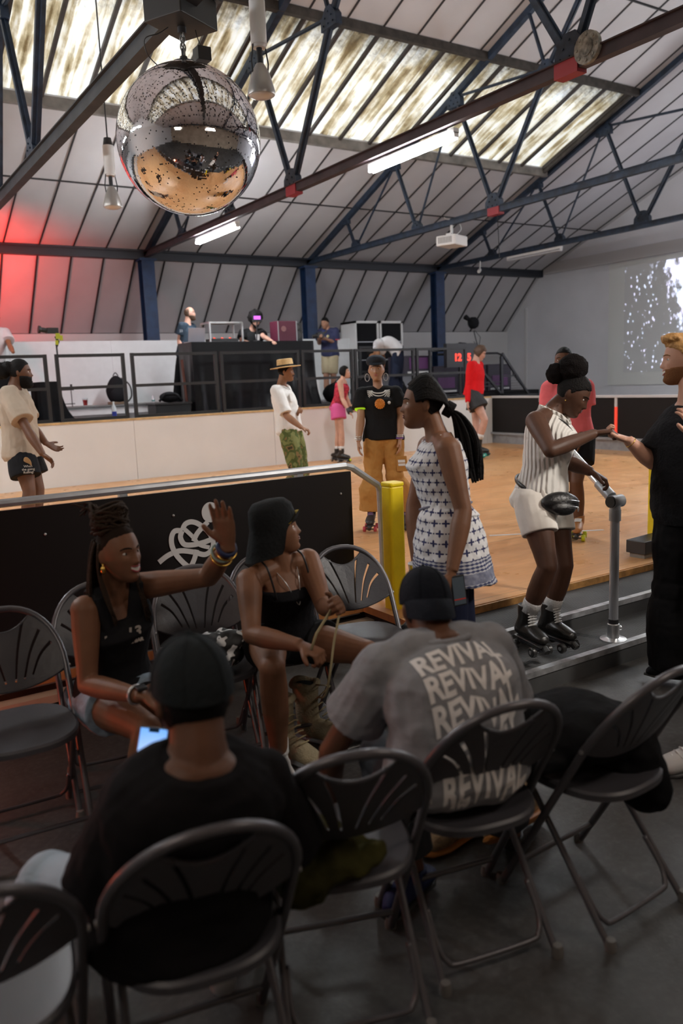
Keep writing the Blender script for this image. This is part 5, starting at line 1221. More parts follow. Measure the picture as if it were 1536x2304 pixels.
def blacktee():
    J = dict(hL=Vector((.47, 1.66, .50)), hR=Vector((.64, 1.63, .50)), nk=P(447, 1706, 1.68), sL=P(300, 1800, 1.66), sR=P(590, 1752, 1.78), eL=P(232, 1990, 1.80), wL=P(300, 1830, 1.95), eR=P(640, 1900, 1.95), wR=P(430, 1830, 2.06),
             kL=P(110, 1985, 2.02), kR=P(480, 1960, 2.25), aL=G(70, 2130, .10), aR=G(500, 2190, .10), tL=G(50, 2060, .02), tR=G(500, 2090, .02))
    f = fig('blacktee', 'man in black cap and black T-shirt from behind, looking at a lit phone', G(450, 2200, 0), J, P(432, 1568, 1.72), (-.25, -.1, -1), (-.25, 0, -1), S_=.93, sex='m', voxel=.005, build=1.12, hup=(.0, 1, -.1), hsize=.25)
    V = f.V; mb = body(f)
    f.hand(mb, f.J['wL'], V(.25, .9, -.3), V(.6, .2, .7), V(.6, .4, .3), curl=.5)
    f.hand(mb, f.J['wR'], V(-.7, .4, -.4), V(-.2, 1, 0), V(0, .3, .9), curl=.5)
    f.done(mb, 'body', dark1, sm=3)
    mb = MB(); f.torso(mb, -.14, 1.03, off=.030, offs=[(-.14, .055), (.3, .045), (.8, .03), (.98, .022), (1.03, .022)]); f.yoke(mb, add=.014)
    for q in 'LR': f.arm(mb, q, .92, add=.014, flare=.045)
    f.done(mb, 't_shirt', mat('black_tee_fabric', (.010, .009, .010), .95, bump=.3, bscale=25), disp=.022, sm=6)
    mb = MB(); f.torso(mb, -.17, .05, off=.012)
    for q in 'LR': f.leg(mb, q, 1.9, add=.02, lo=.02)
    f.done(mb, 'pale_jeans', cloth_mat('pale_denim', (.36, .43, .50), .8, bscale=80, var=.1), disp=.014)
    mb = MB(); hair_cap(f, mb, 1.03, front=.30, back=-.34, side=-.05); f.done(mb, 'hair', hair_black, sm=1)
    cap(f, mat('cap_washed', (.018, .022, .024), .85, bump=.5, bscale=50), name='baseball_cap')
    for q in 'LR': shoe(f, q, mat('white_leather', (.6, .6, .6), .5), lamp_white)
    # phone held low in front of him
    c = P(337, 1706, 2.05); t = thing('phone', 'phone with a bright blue-white screen held up by the man in the black cap', 'phone', c)
    x_ = V(.97, -.24, .0); y_ = V(.2, .95, -.35); z_ = x_.cross(y_).normalized(); y_ = z_.cross(x_); M_ = Matrix((x_, y_, z_)).transposed().to_4x4()
    q = MB(); q.box((-.037, -.077, -.009), (.037, .077, 0)); q.build('case', black_plastic, t, bevel=.006, M=M_)
    sm_ = mat('phone_screen', (.3, .5, .9), .2); nt, b = nodes(sm_); oc = objco(nt); vl = N(nt, 'ShaderNodeVectorMath', operation='DISTANCE'); cc = M_ @ Vector((.004, -.04, 0)); vl.inputs[1].default_value = cc; nt.links.new(oc, vl.inputs[0])
    nt.links.new(ramp(nt, vl.outputs['Value'], [(0, (1, .85, .95)), (.012, (.75, .78, 1)), (.03, (.35, .55, 1)), (.06, (.42, .6, 1)), (.11, (.16, .42, .95))]), b.inputs['Emission Color']); b.inputs['Emission Strength'].default_value = .5
    q = MB(); q.box((-.034, -.073, 0), (.034, .073, .001)); q.build('screen', sm_, t, M=M_)
    q = MB(); q.box((-.013, .064, .001), (.013, .073, .0016)); q.build('camera_notch', mat('notch', (.01, .05, .12), .3), t, M=M_)
    return f

def cap(f, m_, brim=1, name='baseball_cap', strap=False, back=False, flat=False):
    H = f.HM; mb = MB(); nu, nv = 40, 14; vs = []; fs = []
    for j in range(nv+1):
        th = (PI/2)*1.06*j/nv
        for i in range(nu):
            a = 2*PI*i/nu; r_ = math.sin(th); x = .372*r_*math.cos(a); y = -.03+.452*r_*math.sin(a); z = .12+.47*math.cos(th)**(.85 if math.cos(th) > 0 else 1) if math.cos(th) > 0 else .12+.47*math.cos(th)
            z += -.10*(y/.475) if y < 0 and False else (.0)
            z -= .09*max(0, -y)*(1-math.cos(th))
            vs.append(H @ Vector((x, y, z)))
    for j in range(nv):
        for i in range(nu): k = (i+1) % nu; fs.append((j*nu+i, (j+1)*nu+i, (j+1)*nu+k, j*nu+k))
    fs.append(tuple((nv*nu+k) for k in range(nu)))
    mb.add(vs, fs)
    root = f.root; o = mb.build(name, m_, root, M=f.M0, smooth='auto')
    q = MB(); q.ell(H @ Vector((0, -.03, .595)), .007); q.build('button', m_, o, M=f.M0)
    # seams
    q = MB()
    for a in (0, PI/3, 2*PI/3):
        pts = []
        for th in np.linspace(-PI/2*1.03, PI/2*1.03, 22):
            r_ = math.sin(abs(th)); s_ = 1 if th > 0 else -1; ct = max(0, math.cos(th)); y = -.03+.456*r_*math.sin(a)*s_; pts.append(H @ Vector((.376*r_*math.cos(a)*s_, y, .12+.475*ct**.85-.09*max(0, -y)*(1-ct))))
        q.tube(pts, .0016, 5)
    q.build('seams', m_, o, M=f.M0)
    # brim: at the front, or the back when worn backwards
    sg = -1 if back else 1; vs = []; fs = []
    for i in range(17):
        a = R(18)+R(144)*i/16
        for j in range(5):
            g = j/4; r0 = Vector((.365*math.cos(a), -.03+sg*.44*math.sin(a), .10+(.0 if not back else -.03))); ex = (.34*math.sin(a)**.7 if not back else .22*math.sin(a)**.7)*g
            vs.append(H @ (r0+Vector((0, sg*ex, -(.09 if not back else .35)*g*g*(.3+math.sin(a)*.5)-.05*g*abs(math.cos(a))*(1)))))
    n = len(vs); up = (H.to_3x3() @ Vector((0, 0, 1))).normalized()
    for i in range(16):
        for j in range(4): a = i*5+j; fs.append((a, a+1, a+6, a+5))
    top = [v+up*.006 for v in vs]; fs2 = [tuple(n+i for i in q_[::-1]) for q_ in fs]
    edge = [i*5+4 for i in range(17)]; fs3 = [(edge[i], edge[i+1], n+edge[i+1], n+edge[i]) for i in range(16)]
    q = MB().add(vs+top, fs+fs2+fs3); q.build('brim', m_, o, M=f.M0, smooth='auto')
    if strap:
        pts = []
        for a in np.linspace(R(200), R(340), 14): pts.append(H @ Vector((.375*math.cos(a), -.03+.456*math.sin(a), .0)))
        q = MB(); q.tube(pts, .008, 6, sq=.5); q.build('back_strap', black_plastic, o, M=f.M0)
    return o

def revival():
    J = dict(hL=Vector((1.37, 1.75, .50)), hR=Vector((1.53, 1.71, .50)), nk=P(990, 1440, 2.40), sL=P(868, 1500, 2.36), sR=P(1098, 1456, 2.46), eL=P(745, 1690, 2.52), wL=P(745, 1790, 2.74), eR=P(1150, 1650, 2.62), wR=P(1050, 1700, 2.85),
             kL=P(860, 1700, 2.62), kR=P(1090, 1690, 2.72), aL=G(930, 1960, .10), aR=G(1150, 1880, .10), tL=G(965, 1975, .02), tR=G(1120, 1820, .02))
    f = fig('revival', 'man leaning forward in a washed grey REVIVAL T-shirt and backwards navy cap, seated', G(1060, 1950, 0), J, P(957, 1368, 2.50), (-.30, -.35, -.9), (-.2, .1, -1), S_=.97, sex='m', voxel=.005, build=1.06, bend=.06, hup=(-.1, 1, -.45), hsize=.225)
    V = f.V; mb = body(f)
    f.hand(mb, f.J['wL'], V(.3, -.8, -.3), V(.8, 0, 0), V(.3, 0, -.8), curl=.6); f.hand(mb, f.J['wR'], V(-.7, -.3, -.3), V(0, -1, 0), V(0, 0, -1), curl=.6)
    f.done(mb, 'body', dark1, sm=3)
    mb = MB(); f.torso(mb, -.15, 1.0, off=.03, offs=[(-.15, .06), (.3, .055), (.8, .035), (1, .02)], e=.85); f.yoke(mb, add=.022)
    for q in 'LR': f.arm(mb, q, .60, add=.022, flare=.028)
    grey = mat('washed_grey_tee', (.26, .26, .27), .9); nt, b = nodes(grey); oc = objco(nt)
    nt.links.new(ramp(nt, noise_tex(nt, oc, 12, 8, .7), [(.3, (.22, .222, .235)), (.7, (.31, .312, .33))]), b.inputs['Base Color'])
    bp = N(nt, 'ShaderNodeBump'); bp.inputs['Strength'].default_value = .6; bp.inputs['Distance'].default_value = .01; nt.links.new(noise_tex(nt, scaled(nt, oc, (1, 1, 2.2)), 9, 4), bp.inputs['Height']); nt.links.new(bp.outputs[0], b.inputs['Normal'])
    shirt = f.done(mb, 't_shirt', grey, disp=.030, sm=6)
    # REVIVAL back print: six rows, the middle ones melting into waves
    vs = [v.co.copy() for v in shirt.data.vertices]; bvh = BVHTree.FromPolygons([tuple(v) for v in vs], [tuple(p.vertices) for p in shirt.data.polygons])
    prm = mat('revival_print', (.82, .79, .77), .8)
    A = P(906, 1528, 2.33); B_ = P(1113, 1478, 2.45); Cc = P(1000, 1790, 2.12)
    ux = (B_-A); Lx = ux.length; ux.normalize(); uy = (A-Cc); Ly = uy.length; uy = (uy-ux*uy.dot(ux)).normalized(); nrm = ux.cross(uy)
    if nrm.dot(CAM-A) < 0: nrm = -nrm
    Wd, Hh = .262, .46
    org = A+uy*.010
    allme = MB()
    rows = 6; rh = Hh/rows
    for r_ in range(rows):
        c = bpy.data.curves.new('t', 'FONT'); c.body = 'REVIVAL'; c.size = .10; c.offset = .0035; c.resolution_u = 3; o = bpy.data.objects.new('t', c); COL.objects.link(o)
        me = bpy.data.meshes.new_from_object(o.evaluated_get(bpy.context.evaluated_depsgraph_get())); bpy.data.objects.remove(o, do_unlink=True)
        bm = bmesh.new(); bm.from_mesh(me)
        bmesh.ops.triangulate(bm, faces=bm.faces)
        for it in range(4):
            es = [e for e in bm.edges if e.calc_length() > .0075]
            if not es: break
            bmesh.ops.subdivide_edges(bm, edges=es, cuts=1); bmesh.ops.triangulate(bm, faces=[q for q in bm.faces if len(q.verts) > 3])
        xs = [v.co.x for v in bm.verts]; ys = [v.co.y for v in bm.verts]; x0_, x1_, y0_, y1_ = min(xs), max(xs), min(ys), max(ys)
        pts = []
        for v in bm.verts:
            u = (v.co.x-x0_)/(x1_-x0_); w = (v.co.y-y0_)/(y1_-y0_)
            row_top = -r_*rh; yy = row_top-rh*.90*(1-w)
            amp = [0, .5, 1.0, .95, .4, 0][r_]
            yy += amp*.042*(math.sin(u*8.5-1.2+w*.8)*max(0, u-.22)*1.4) + (-.010*amp*max(0, u-.3))
            uu = u + amp*.050*math.sin((w+r_)*2.6+u*3)*max(0, u-.3)
            p = org+ux*(uu*Wd)+uy*yy
            h = bvh.ray_cast(p-f.base+nrm*.5, -nrm)
            q_ = h[0]+nrm*.0022 if h[0] else None; pts.append(q_)
        idx = {v: i for i, v in enumerate(bm.verts)}; b0 = len(allme.v)
        allme.v += [tuple(q_) if q_ else (0, 0, -9) for q_ in pts]
        for fc in bm.faces:
            ii = [idx[v] for v in fc.verts]
            if all(pts[i] is not None for i in ii) and max((pts[i]-pts[j]).length for i in ii for j in ii) < .06: allme.f.append(tuple(b0+i for i in ii)); allme.m.append(0)
        bm.free()
    o = allme.build('back_print', prm, f.root); o['label'] = 'white REVIVAL lettering repeated in rows'
    bm = bmesh.new(); bm.from_mesh(o.data); bmesh.ops.delete(bm, geom=[v for v in bm.verts if not v.link_faces], context='VERTS'); bm.to_mesh(o.data); bm.free()
    mb = MB(); c, x, ff, up = f.frame(.985); mb.tube([c+up*.012+x*.088*math.cos(a)+ff*.078*math.sin(a) for a in np.linspace(0, 2*PI, 24, endpoint=False)], .010, 8, closed=True); f.done(mb, 'collar', grey, keep=True)
    mb = MB(); f.torso(mb, -.17, .06, off=.012)
    for q in 'LR': f.leg(mb, q, 1.85, add=.02, lo=.02)
    f.done(mb, 'grey_trousers', cloth_mat('grey_trouser', (.06, .065, .075), .9), disp=.012)
    mb = MB(); hair_cap(f, mb, 1.02, front=.30, back=-.34, side=-.05); f.done(mb, 'hair', hair_black, sm=1)
    cap(f, mat('cap_navy', (.010, .012, .018), .8, bump=.3, bscale=60), name='baseball_cap', back=True)
    shoe(f, 'L', mat('navy_suede', (.01, .02, .10), .7), black_plastic, 'trainer'); shoe(f, 'R', boot_black, boot_black, 'trainer')
    return f
# ================================================================ FOLDING CHAIRS
ch_frame = mat('chair_tube', (.13, .125, .135), .35, metal=.5); ch_plastic = mat('chair_plastic', (.062, .060, .068), .42, bump=.08, bscale=200); ch_cap = mat('chair_foot', (.16, .15, .14), .6)
def rail(x, z, bow=0): return Vector((x, .23-.57*z-bow, z))
def make_chair(label):
    t = thing('folding_chair', label, 'chair', (0, 0, 0), 0, 'grey fan-backed folding chairs')
    pts = [rail(-.195, .0), rail(-.205, .40), rail(-.207, .60)]
    for a in np.linspace(PI, 0, 21)[1:-1]: c_ = math.cos(a); s_ = math.sin(a); pts.append(rail(.207*(abs(c_)**.9)*(1 if c_ > 0 else -1), .60+.225*s_**.95, .02*s_))
    pts += [rail(.207, .60), rail(.205, .40), rail(.195, 0)]
    q = MB(); q.tube(pts, .0125, 10, side=(0, 1, .0) if False else None); q.build('arched_frame', ch_frame, t, smooth='auto')
    # fan-slotted back panel
    cu = bpy.data.curves.new('p', 'CURVE'); cu.dimensions = '2D'; cu.fill_mode = 'BOTH'; cu.extrude = .005
    def poly(ps):
        sp = cu.splines.new('POLY'); sp.points.add(len(ps)-1); sp.use_cyclic_u = True
        for p_, (a, b_) in zip(sp.points, ps): p_.co = (a, b_, 0, 1)
    out = [(-.198+.396*i/16, .535+.052*abs((i-8)/8)**2) for i in range(17)]
    for a in np.linspace(0, R(62), 12): out.append((.199*math.cos(a)**.9, .60+.212*math.sin(a)**.95))
    e = out[-1]; out += [(e[0]*(1-g)+(-e[0])*g, e[1]-.052*math.sin(PI*g)**.8) for g in np.linspace(.06, .94, 12)]
    for a in np.linspace(R(62), 0, 12): out.append((-.199*math.cos(a)**.9, .60+.212*math.sin(a)**.95))
    poly(out)
    for k in (-3, -2, -1, 1, 2, 3):
        sg = 1 if k > 0 else -1; i_ = abs(k)-1; a0 = (sg*(.018, .050, .082)[i_], (.562, .568, .578)[i_]); a1 = (sg*(.074, .130, .166)[i_], (.768, .732, .685)[i_])
        mid = ((a0[0]+a1[0])/2-.005*sg, (a0[1]+a1[1])/2+.004*abs(k))
        P_ = smooth_path([(a0[0], a0[1], 0), (mid[0], mid[1], 0), (a1[0], a1[1], 0)], 5); L_, R_ = [], []
        for i, p_ in enumerate(P_):
            tg = (P_[min(i+1, len(P_)-1)]-P_[max(0, i-1)]).normalized(); nn = Vector((-tg.y, tg.x, 0)); w_ = .0035+.0025*i/len(P_); L_.append((p_.x+nn.x*w_, p_.y+nn.y*w_)); R_.append((p_.x-nn.x*w_, p_.y-nn.y*w_))
        poly(L_+R_[::-1])
    o = bpy.data.objects.new('p', cu); COL.objects.link(o); me = bpy.data.meshes.new_from_object(o.evaluated_get(bpy.context.evaluated_depsgraph_get())); bpy.data.objects.remove(o, do_unlink=True); bpy.data.curves.remove(cu)
    bm = bmesh.new(); bm.from_mesh(me); bmesh.ops.remove_doubles(bm, verts=bm.verts, dist=1e-5)
    for it in range(3): bmesh.ops.subdivide_edges(bm, edges=[e_ for e_ in bm.edges if e_.calc_length() > .05], cuts=1); bmesh.ops.triangulate(bm, faces=[f_ for f_ in bm.faces if len(f_.verts) > 4])
    for v in bm.verts: u, w, d_ = v.co; bow = .030*(1-min(1, (u/.2)**2)); p_ = rail(u, w, bow); v.co = p_+Vector((0, d_, d_*.5))
    bmesh.ops.recalc_face_normals(bm, faces=bm.faces); bm.to_mesh(me); bm.free(); me.materials.clear(); me.materials.append(ch_plastic); me.name = 'backrest'
    ob = bpy.data.objects.new('backrest', me); COL.objects.link(ob); ob.parent = t
    # moulded lip of the panel
    q = MB(); lip = [rail(a, b_, .030*(1-min(1, (a/.2)**2)) ) for a, b_ in out]; q.tube(lip, .0065, 6, closed=True); q.build('panel_lip', ch_plastic, t, smooth=True)
    # seat
    q = MB(); vs = []; fs = []; nu = 48; lv = [(0, -.012, 0), (.35, -.012, 0), (.7, -.008, 0), (.88, -.001, 0), (.96, .003, 0), (1.0, -.004, 0), (1.0, -.022, 0), (.95, -.026, 0), (0, -.026, 0)]
    for s_, dz, _ in lv:
        for k in range(nu):
            a = 2*PI*k/nu; c_, sn = math.cos(a), math.sin(a); e_ = .72; ux = abs(c_)**e_*(1 if c_ > 0 else -1); uy = abs(sn)**e_*(1 if sn > 0 else -1)
            hw = .198+.012*uy; vs.append((ux*hw*s_, .035+uy*.205*s_, .445+dz-.012*max(0, uy)**3*s_))
    for j in range(len(lv)-1):
        for k in range(nu): l = (k+1) % nu; fs.append((j*nu+k, j*nu+l, (j+1)*nu+l, (j+1)*nu+k))
    q.add(vs, fs); q.build('seat', ch_plastic, t, smooth='auto')
    rl_ = [Vector((sx*.168, .15, .415)) for sx in (-1, 1)]; rf = [Vector((sx*.182, -.19, 0)) for sx in (-1, 1)]
    for sx, a, b_ in zip((-1, 1), rl_, rf): q = MB(); q.tube([a, b_], .0105, 10); q.build('leg', ch_frame, t, smooth='auto')
    f_ = lambda g, sx: rl_[0 if sx < 0 else 1].lerp(rf[0 if sx < 0 else 1], g)
    q = MB(); q.tube(smooth_path([f_(.60, -1)+Vector((.010, 0, 0)), f_(.78, -1)+Vector((.012, 0, 0)), f_(.86, -1)+Vector((.03, 0, -.004)), f_(.885, -1)+Vector((.07, 0, -.006)), f_(.885, 1)+Vector((-.07, 0, -.006)), f_(.86, 1)+Vector((-.03, 0, -.004)), f_(.78, 1)+Vector((-.012, 0, 0)), f_(.60, 1)+Vector((-.010, 0, 0))]), .008, 8); q.build('rear_stretcher', ch_frame, t, smooth=True)
    q = MB(); q.tube([rail(-.196, .09), rail(.196, .09)], .009, 8); q.build('front_stretcher', ch_frame, t, smooth='auto')
    q = MB(); q.tube([(-.168, .15, .415), (.168, .15, .415)], .009, 8); q.tube([rail(-.2, .425), rail(.2, .425)], .008, 8); q.build('seat_support', ch_frame, t, smooth='auto')
    for p_ in (rail(-.195, .0), rail(.195, 0), rf[0], rf[1]): q = MB(); q.lathe(p_, [(.017, 0), (.018, .012), (.014, .035)], 12); q.build('foot_cap', ch_cap, t, smooth='auto')
    for sx in (-1, 1): q = MB(); q.cyl(rail(sx*.212, .595), rail(sx*.222, .595), .007, n=8); q.build('rivet', silver, t)
    return t
chair0 = make_chair('grey folding chair at the bottom left corner, seat empty')
chair0.location = (.13, 1.68, 0); chair0.rotation_euler = (0, 0, R(-8))
for x_, y_, rz, lb in ((.585, 1.61, -11, 'grey folding chair the man in the black T-shirt sits on, seen from behind'), (1.025, 1.69, -20, 'grey folding chair with an olive jacket on its seat, between the two seated men'),
                       (1.465, 1.68, -12, 'grey folding chair the man in the REVIVAL T-shirt sits on'), (1.92, 1.58, 2, 'grey folding chair with a black coat heaped on it, rightmost of the front row'),
                       (.49, 3.09, 176, 'empty grey folding chair in the far row at the left picture edge'), (.90, 3.27, 172, 'grey folding chair under the waving woman'), (1.33, 3.27, 166, 'grey folding chair holding a printed bag, between the two seated women'),
                       (1.72, 3.28, 170, 'grey folding chair under the woman in the bucket hat'), (2.10, 3.16, 168, 'empty grey folding chair beside the yellow post')):
    dup(chair0, (x_, y_, 0), R(rz), lb)
# ---------------------------------------------------------------- clothes, bags and shoes around the chairs
def heap(name, label, cat, blobs, m_, vox=.008, disp=.05, ds=.12, sm=3, child=None):
    c = Vector(blobs[0][0]); c.z = min(b[0][2]-b[1][2] for b in blobs); t = thing(name, label, cat, tuple(c)); mb = MB()
    for p_, r_ in blobs: mb.ell(Vector(p_)-c, r_, nu=26, nv=18, fn=lambda d_: d_*(1+.10*noise.noise(d_*2.4+Vector(p_))))
    o = mb.build(child or 'fabric', m_, t); r = o.modifiers.new('r', 'REMESH'); r.mode = 'VOXEL'; r.voxel_size = vox; r.use_smooth_shade = True
    q = o.modifiers.new('s', 'SMOOTH'); q.iterations = sm; tx = bpy.data.textures.get('hp%g' % ds) or bpy.data.textures.new('hp%g' % ds, 'CLOUDS'); tx.noise_scale = ds; tx.noise_depth = 3
    q = o.modifiers.new('d', 'DISPLACE'); q.texture = tx; q.strength = disp; q.texture_coords = 'LOCAL'; q = o.modifiers.new('s2', 'SMOOTH'); q.iterations = 2
    return t
heap('coat', 'black coat heaped over the rightmost front row chair', 'coat', [((1.93, 1.68, .54), (.20, .20, .09)), ((1.78, 1.85, .55), (.17, .13, .08)), ((2.04, 1.62, .45), (.12, .17, .11)), ((2.06, 1.52, .38), (.07, .10, .11)), ((1.74, 1.72, .50), (.12, .16, .06))], mat('coat_black', (.009, .009, .010), .9, bump=.4, bscale=30), disp=.035, ds=.2)
heap('jacket', 'crumpled olive green jacket on the chair between the two seated men', 'jacket', [((.93, 1.66, .485), (.13, .14, .05)), ((.88, 1.73, .53), (.07, .10, .08)), ((.97, 1.58, .48), (.12, .07, .035)), ((.86, 1.60, .46), (.07, .08, .05))], mat('olive_cotton', (.035, .032, .008), .85, var=.5, vscale=7, bump=.4, bscale=30), disp=.06, ds=.07)
# printed tote on the chair between the women
tt = mat('tote_print', (.02, .02, .02), .7); nt, b = nodes(tt); oc = objco(nt); vo = N(nt, 'ShaderNodeTexVoronoi'); vo.feature = 'DISTANCE_TO_EDGE'; vo.inputs['Scale'].default_value = 16; nt.links.new(oc, vo.inputs['Vector'])
nt.links.new(mixc(nt, math_node(nt, 'GREATER_THAN', noise_tex(nt, oc, 26, 1), .56), (.012, .012, .012), (.6, .6, .6)), b.inputs['Base Color'])
heap('tote_bag', 'black tote bag with white print on the chair between the two seated women', 'bag', [((1.33, 3.16, .52), (.13, .12, .085)), ((1.36, 3.10, .58), (.08, .07, .05)), ((1.28, 3.12, .50), (.10, .12, .06))], tt, disp=.03, ds=.06)
heap('duffel_bag', 'black bag on the floor beside the yellow post', 'bag', [((2.62, 3.42, .16), (.17, .13, .16)), ((2.56, 3.36, .28), (.10, .09, .09)), ((2.70, 3.40, .10), (.12, .12, .1))], black_vinyl, disp=.05, ds=.1)
# chunky tan boot with an orange sole under the coat chair
def lowshoe(name, label, loc, rz, tilt, m_, sole_m, s_=1.0, lace=None, high=.0, roll=0):
    t = thing(name, label, 'shoe', loc, rz); M_ = Matrix.Rotation(roll, 4, 'X') @ Matrix.Rotation(tilt, 4, 'Y') @ Matrix.Scale(s_, 4); mb = MB(); Yv = Vector((0, 1, 0)); X_ = Vector((1, 0, 0))
    rings(mb, [Vector((-.085, 0, .13+high)), Vector((-.085, 0, .08)), Vector((-.07, 0, .04))], [Yv]*3, [X_]*3, [.040, .043, .042], [.055, .058, .06])
    rings(mb, [Vector((x_, 0, z_)) for x_, z_ in ((-.14, .05), (-.06, .062), (.02, .055), (.09, .045), (.135, .04), (.155, .035))], [Yv]*6, [Z3]*6, [.028, .045, .048, .050, .038, .012], [.03, .048, .043, .034, .026, .010])
    o = mb.build('upper', m_, t, M=M_); r = o.modifiers.new('r', 'REMESH'); r.mode = 'VOXEL'; r.voxel_size = .005; r.use_smooth_shade = True; q = o.modifiers.new('s', 'SMOOTH'); q.iterations = 3
    mb = MB(); mb.tube([(-.152, 0, .016), (-.12, 0, .016), (-.02, 0, .016), (.08, 0, .016), (.14, 0, .018), (.172, 0, .022)], [.022, .044, .044, .054, .042, .014], 20, side=(0, 1, 0), sq=.36); mb.build('sole', sole_m, t, M=M_, smooth='auto')
    if lace:
        mb = MB()
        for i in range(6): g = i/5; x_ = -.035+.105*g; z_ = .125-.045*g; mb.tube([(x_, -.034, z_-.012), (x_+.006, 0, z_+.002), (x_, .034, z_-.012)], .0042, 6)
        mb.build('laces', lace, t, M=M_, smooth=True)
    return t
lowshoe('trainer', 'chunky tan trainer with a thick orange sole lying tipped under the coat chair', (1.93, 1.93, .05), R(200), R(-10), mat('tan_mesh', (.32, .22, .13), .8, var=.5, vscale=30, bump=.5), mat('gum_orange', (.50, .19, .04), .5, var=.2), 1.15, mat('zebra_lace', (.45, .42, .38), .7), roll=R(38))
lowshoe('trainer', 'second tan trainer standing just behind the tipped one', (1.76, 2.08, .0), R(185), 0, MATS['tan_mesh'], MATS['gum_orange'], 1.1, MATS['zebra_lace'])
lowshoe('sneaker', 'white leather sneaker with a black sole at the right picture edge', G(1560, 1735, .0), R(150), R(8), mat('white_leather', (.6, .6, .6), .5), black_plastic, 1.12, lamp_white, high=.02)
def std(f, hips, nk): pass
def patterned():
    J = dict(hL=P(1006, 1192, 3.51), hR=P(1010, 1192, 3.68), nk=P(985, 985, 3.60), sL=P(1008, 1010, 3.44), sR=P(965, 1005, 3.78), eL=P(1042, 1150, 3.40), wL=P(1016, 1285, 3.34), eR=P(930, 1140, 3.78), wR=P(938, 1270, 3.72),
             kL=P(1022, 1400, 3.50), kR=P(1040, 1395, 3.66), aL=G(1030, 1650, .10), aR=G(1060, 1610, .10), tL=G(950, 1670, .02), tR=G(1000, 1620, .02))
    f = fig('patterned', 'woman with long black locs in a white dress patterned with navy motifs, standing side-on', G(1030, 1640, 0), J, P(951, 908, 3.60), (-1, -.03, .05), (-1, 0, .12), S_=.95, sex='f', voxel=.0045, hup=(-.05, 1, 0), hsize=.232)
    V = f.V; mb = body(f); f.hand(mb, f.J['wL'], V(-.15, -1, .15), V(-.75, 0, -.5), V(-.6, -.2, .8), curl=.75); f.hand(mb, f.J['wR'], V(0, -.5, .5), V(1, 0, 0), V(0, 1, 0), curl=.8)
    f.done(mb, 'body', dark2, sm=3); f.face(lips=(.20, .07, .06))
    # dress: sleeveless, gathered at the waist, flared patterned hem
    dm = mat('patterned_cotton', (.7, .7, .7), .85); nt, b = nodes(dm); oc = objco(nt); x, y, z = sepxyz(nt, oc)
    # rows of small navy motifs wrapped around the body; border bands near the hem
    uvn = N(nt, 'ShaderNodeUVMap'); uvn.uv_map = 'wrap'; u, v, _ = sepxyz(nt, uvn.outputs[0])
    def cell(op, p_, shift=0):
        return math_node(nt, 'SUBTRACT', math_node(nt, 'FRACT', math_node(nt, 'ADD', math_node(nt, 'DIVIDE', op, p_), shift)), .5)
    rowi = math_node(nt, 'FLOOR', math_node(nt, 'DIVIDE', v, .042)); half = math_node(nt, 'MULTIPLY', math_node(nt, 'FRACT', math_node(nt, 'MULTIPLY', rowi, .5)), 1.0)
    cu = math_node(nt, 'SUBTRACT', math_node(nt, 'FRACT', math_node(nt, 'ADD', math_node(nt, 'DIVIDE', u, .044), half)), .5); cv = cell(v, .042)
    au, av = math_node(nt, 'ABSOLUTE', cu), math_node(nt, 'ABSOLUTE', cv)
    ang = math_node(nt, 'ARCTAN2', cv, cu); rr = math_node(nt, 'SQRT', math_node(nt, 'ADD', math_node(nt, 'MULTIPLY', cu, cu), math_node(nt, 'MULTIPLY', cv, cv)))
    pet = math_node(nt, 'ADD', .24, math_node(nt, 'MULTIPLY', math_node(nt, 'COSINE', math_node(nt, 'MULTIPLY', ang, 4)), .11))
    mot = math_node(nt, 'LESS_THAN', rr, pet); stem = math_node(nt, 'MULTIPLY', math_node(nt, 'LESS_THAN', au, .04), math_node(nt, 'LESS_THAN', av, .38))
    dotu = math_node(nt, 'SUBTRACT', .5, au); dot = math_node(nt, 'LESS_THAN', math_node(nt, 'ADD', math_node(nt, 'MULTIPLY', dotu, dotu), math_node(nt, 'MULTIPLY', cv, cv)), .006)
    m1 = math_node(nt, 'MAXIMUM', math_node(nt, 'MAXIMUM', mot, stem), dot)
    body_c = mixc(nt, m1, (.80, .80, .82), (.045, .05, .13))
    n5 = noise_tex(nt, uvn.outputs[0], 130, 2)
    bn = math_node(nt, 'GREATER_THAN', math_node(nt, 'ADD', math_node(nt, 'MULTIPLY', math_node(nt, 'SINE', math_node(nt, 'MULTIPLY', v, 420)), .5), math_node(nt, 'MULTIPLY', math_node(nt, 'SINE', math_node(nt, 'MULTIPLY', u, 330)), .35)), .0)
    band = mixc(nt, bn, (.55, .56, .60), (.07, .08, .17))
    inb = math_node(nt, 'LESS_THAN', v, .155); wb = math_node(nt, 'MULTIPLY', math_node(nt, 'GREATER_THAN', v, .055), math_node(nt, 'LESS_THAN', v, .10)); solid = mixc(nt, noise_tex(nt, uvn.outputs[0], 60, 4), (.05, .06, .15), (.40, .42, .5))
    c1 = mixc(nt, inb, body_c, band); c2 = mixc(nt, wb, c1, solid); nt.links.new(c2, b.inputs['Base Color'])
    bp = N(nt, 'ShaderNodeBump'); bp.inputs['Strength'].default_value = .5; bp.inputs['Distance'].default_value = .012; nt.links.new(noise_tex(nt, scaled(nt, oc, (1.5, 1.5, .6)), 14, 3), bp.inputs['Height']); nt.links.new(bp.outputs[0], b.inputs['Normal'])
    mb = MB(); f.torso(mb, .12, .97, off=.022, offs=[(.12, .035), (.25, .012), (.38, .03), (.6, .024), (1, .014)])
    for q in 'LR': c2_ = f.frame(.93)[0]; sh = f.J['s'+q]; mb.tube([c2_, c2_.lerp(sh, .72)+Z3*.016], [.05, .046], 14)
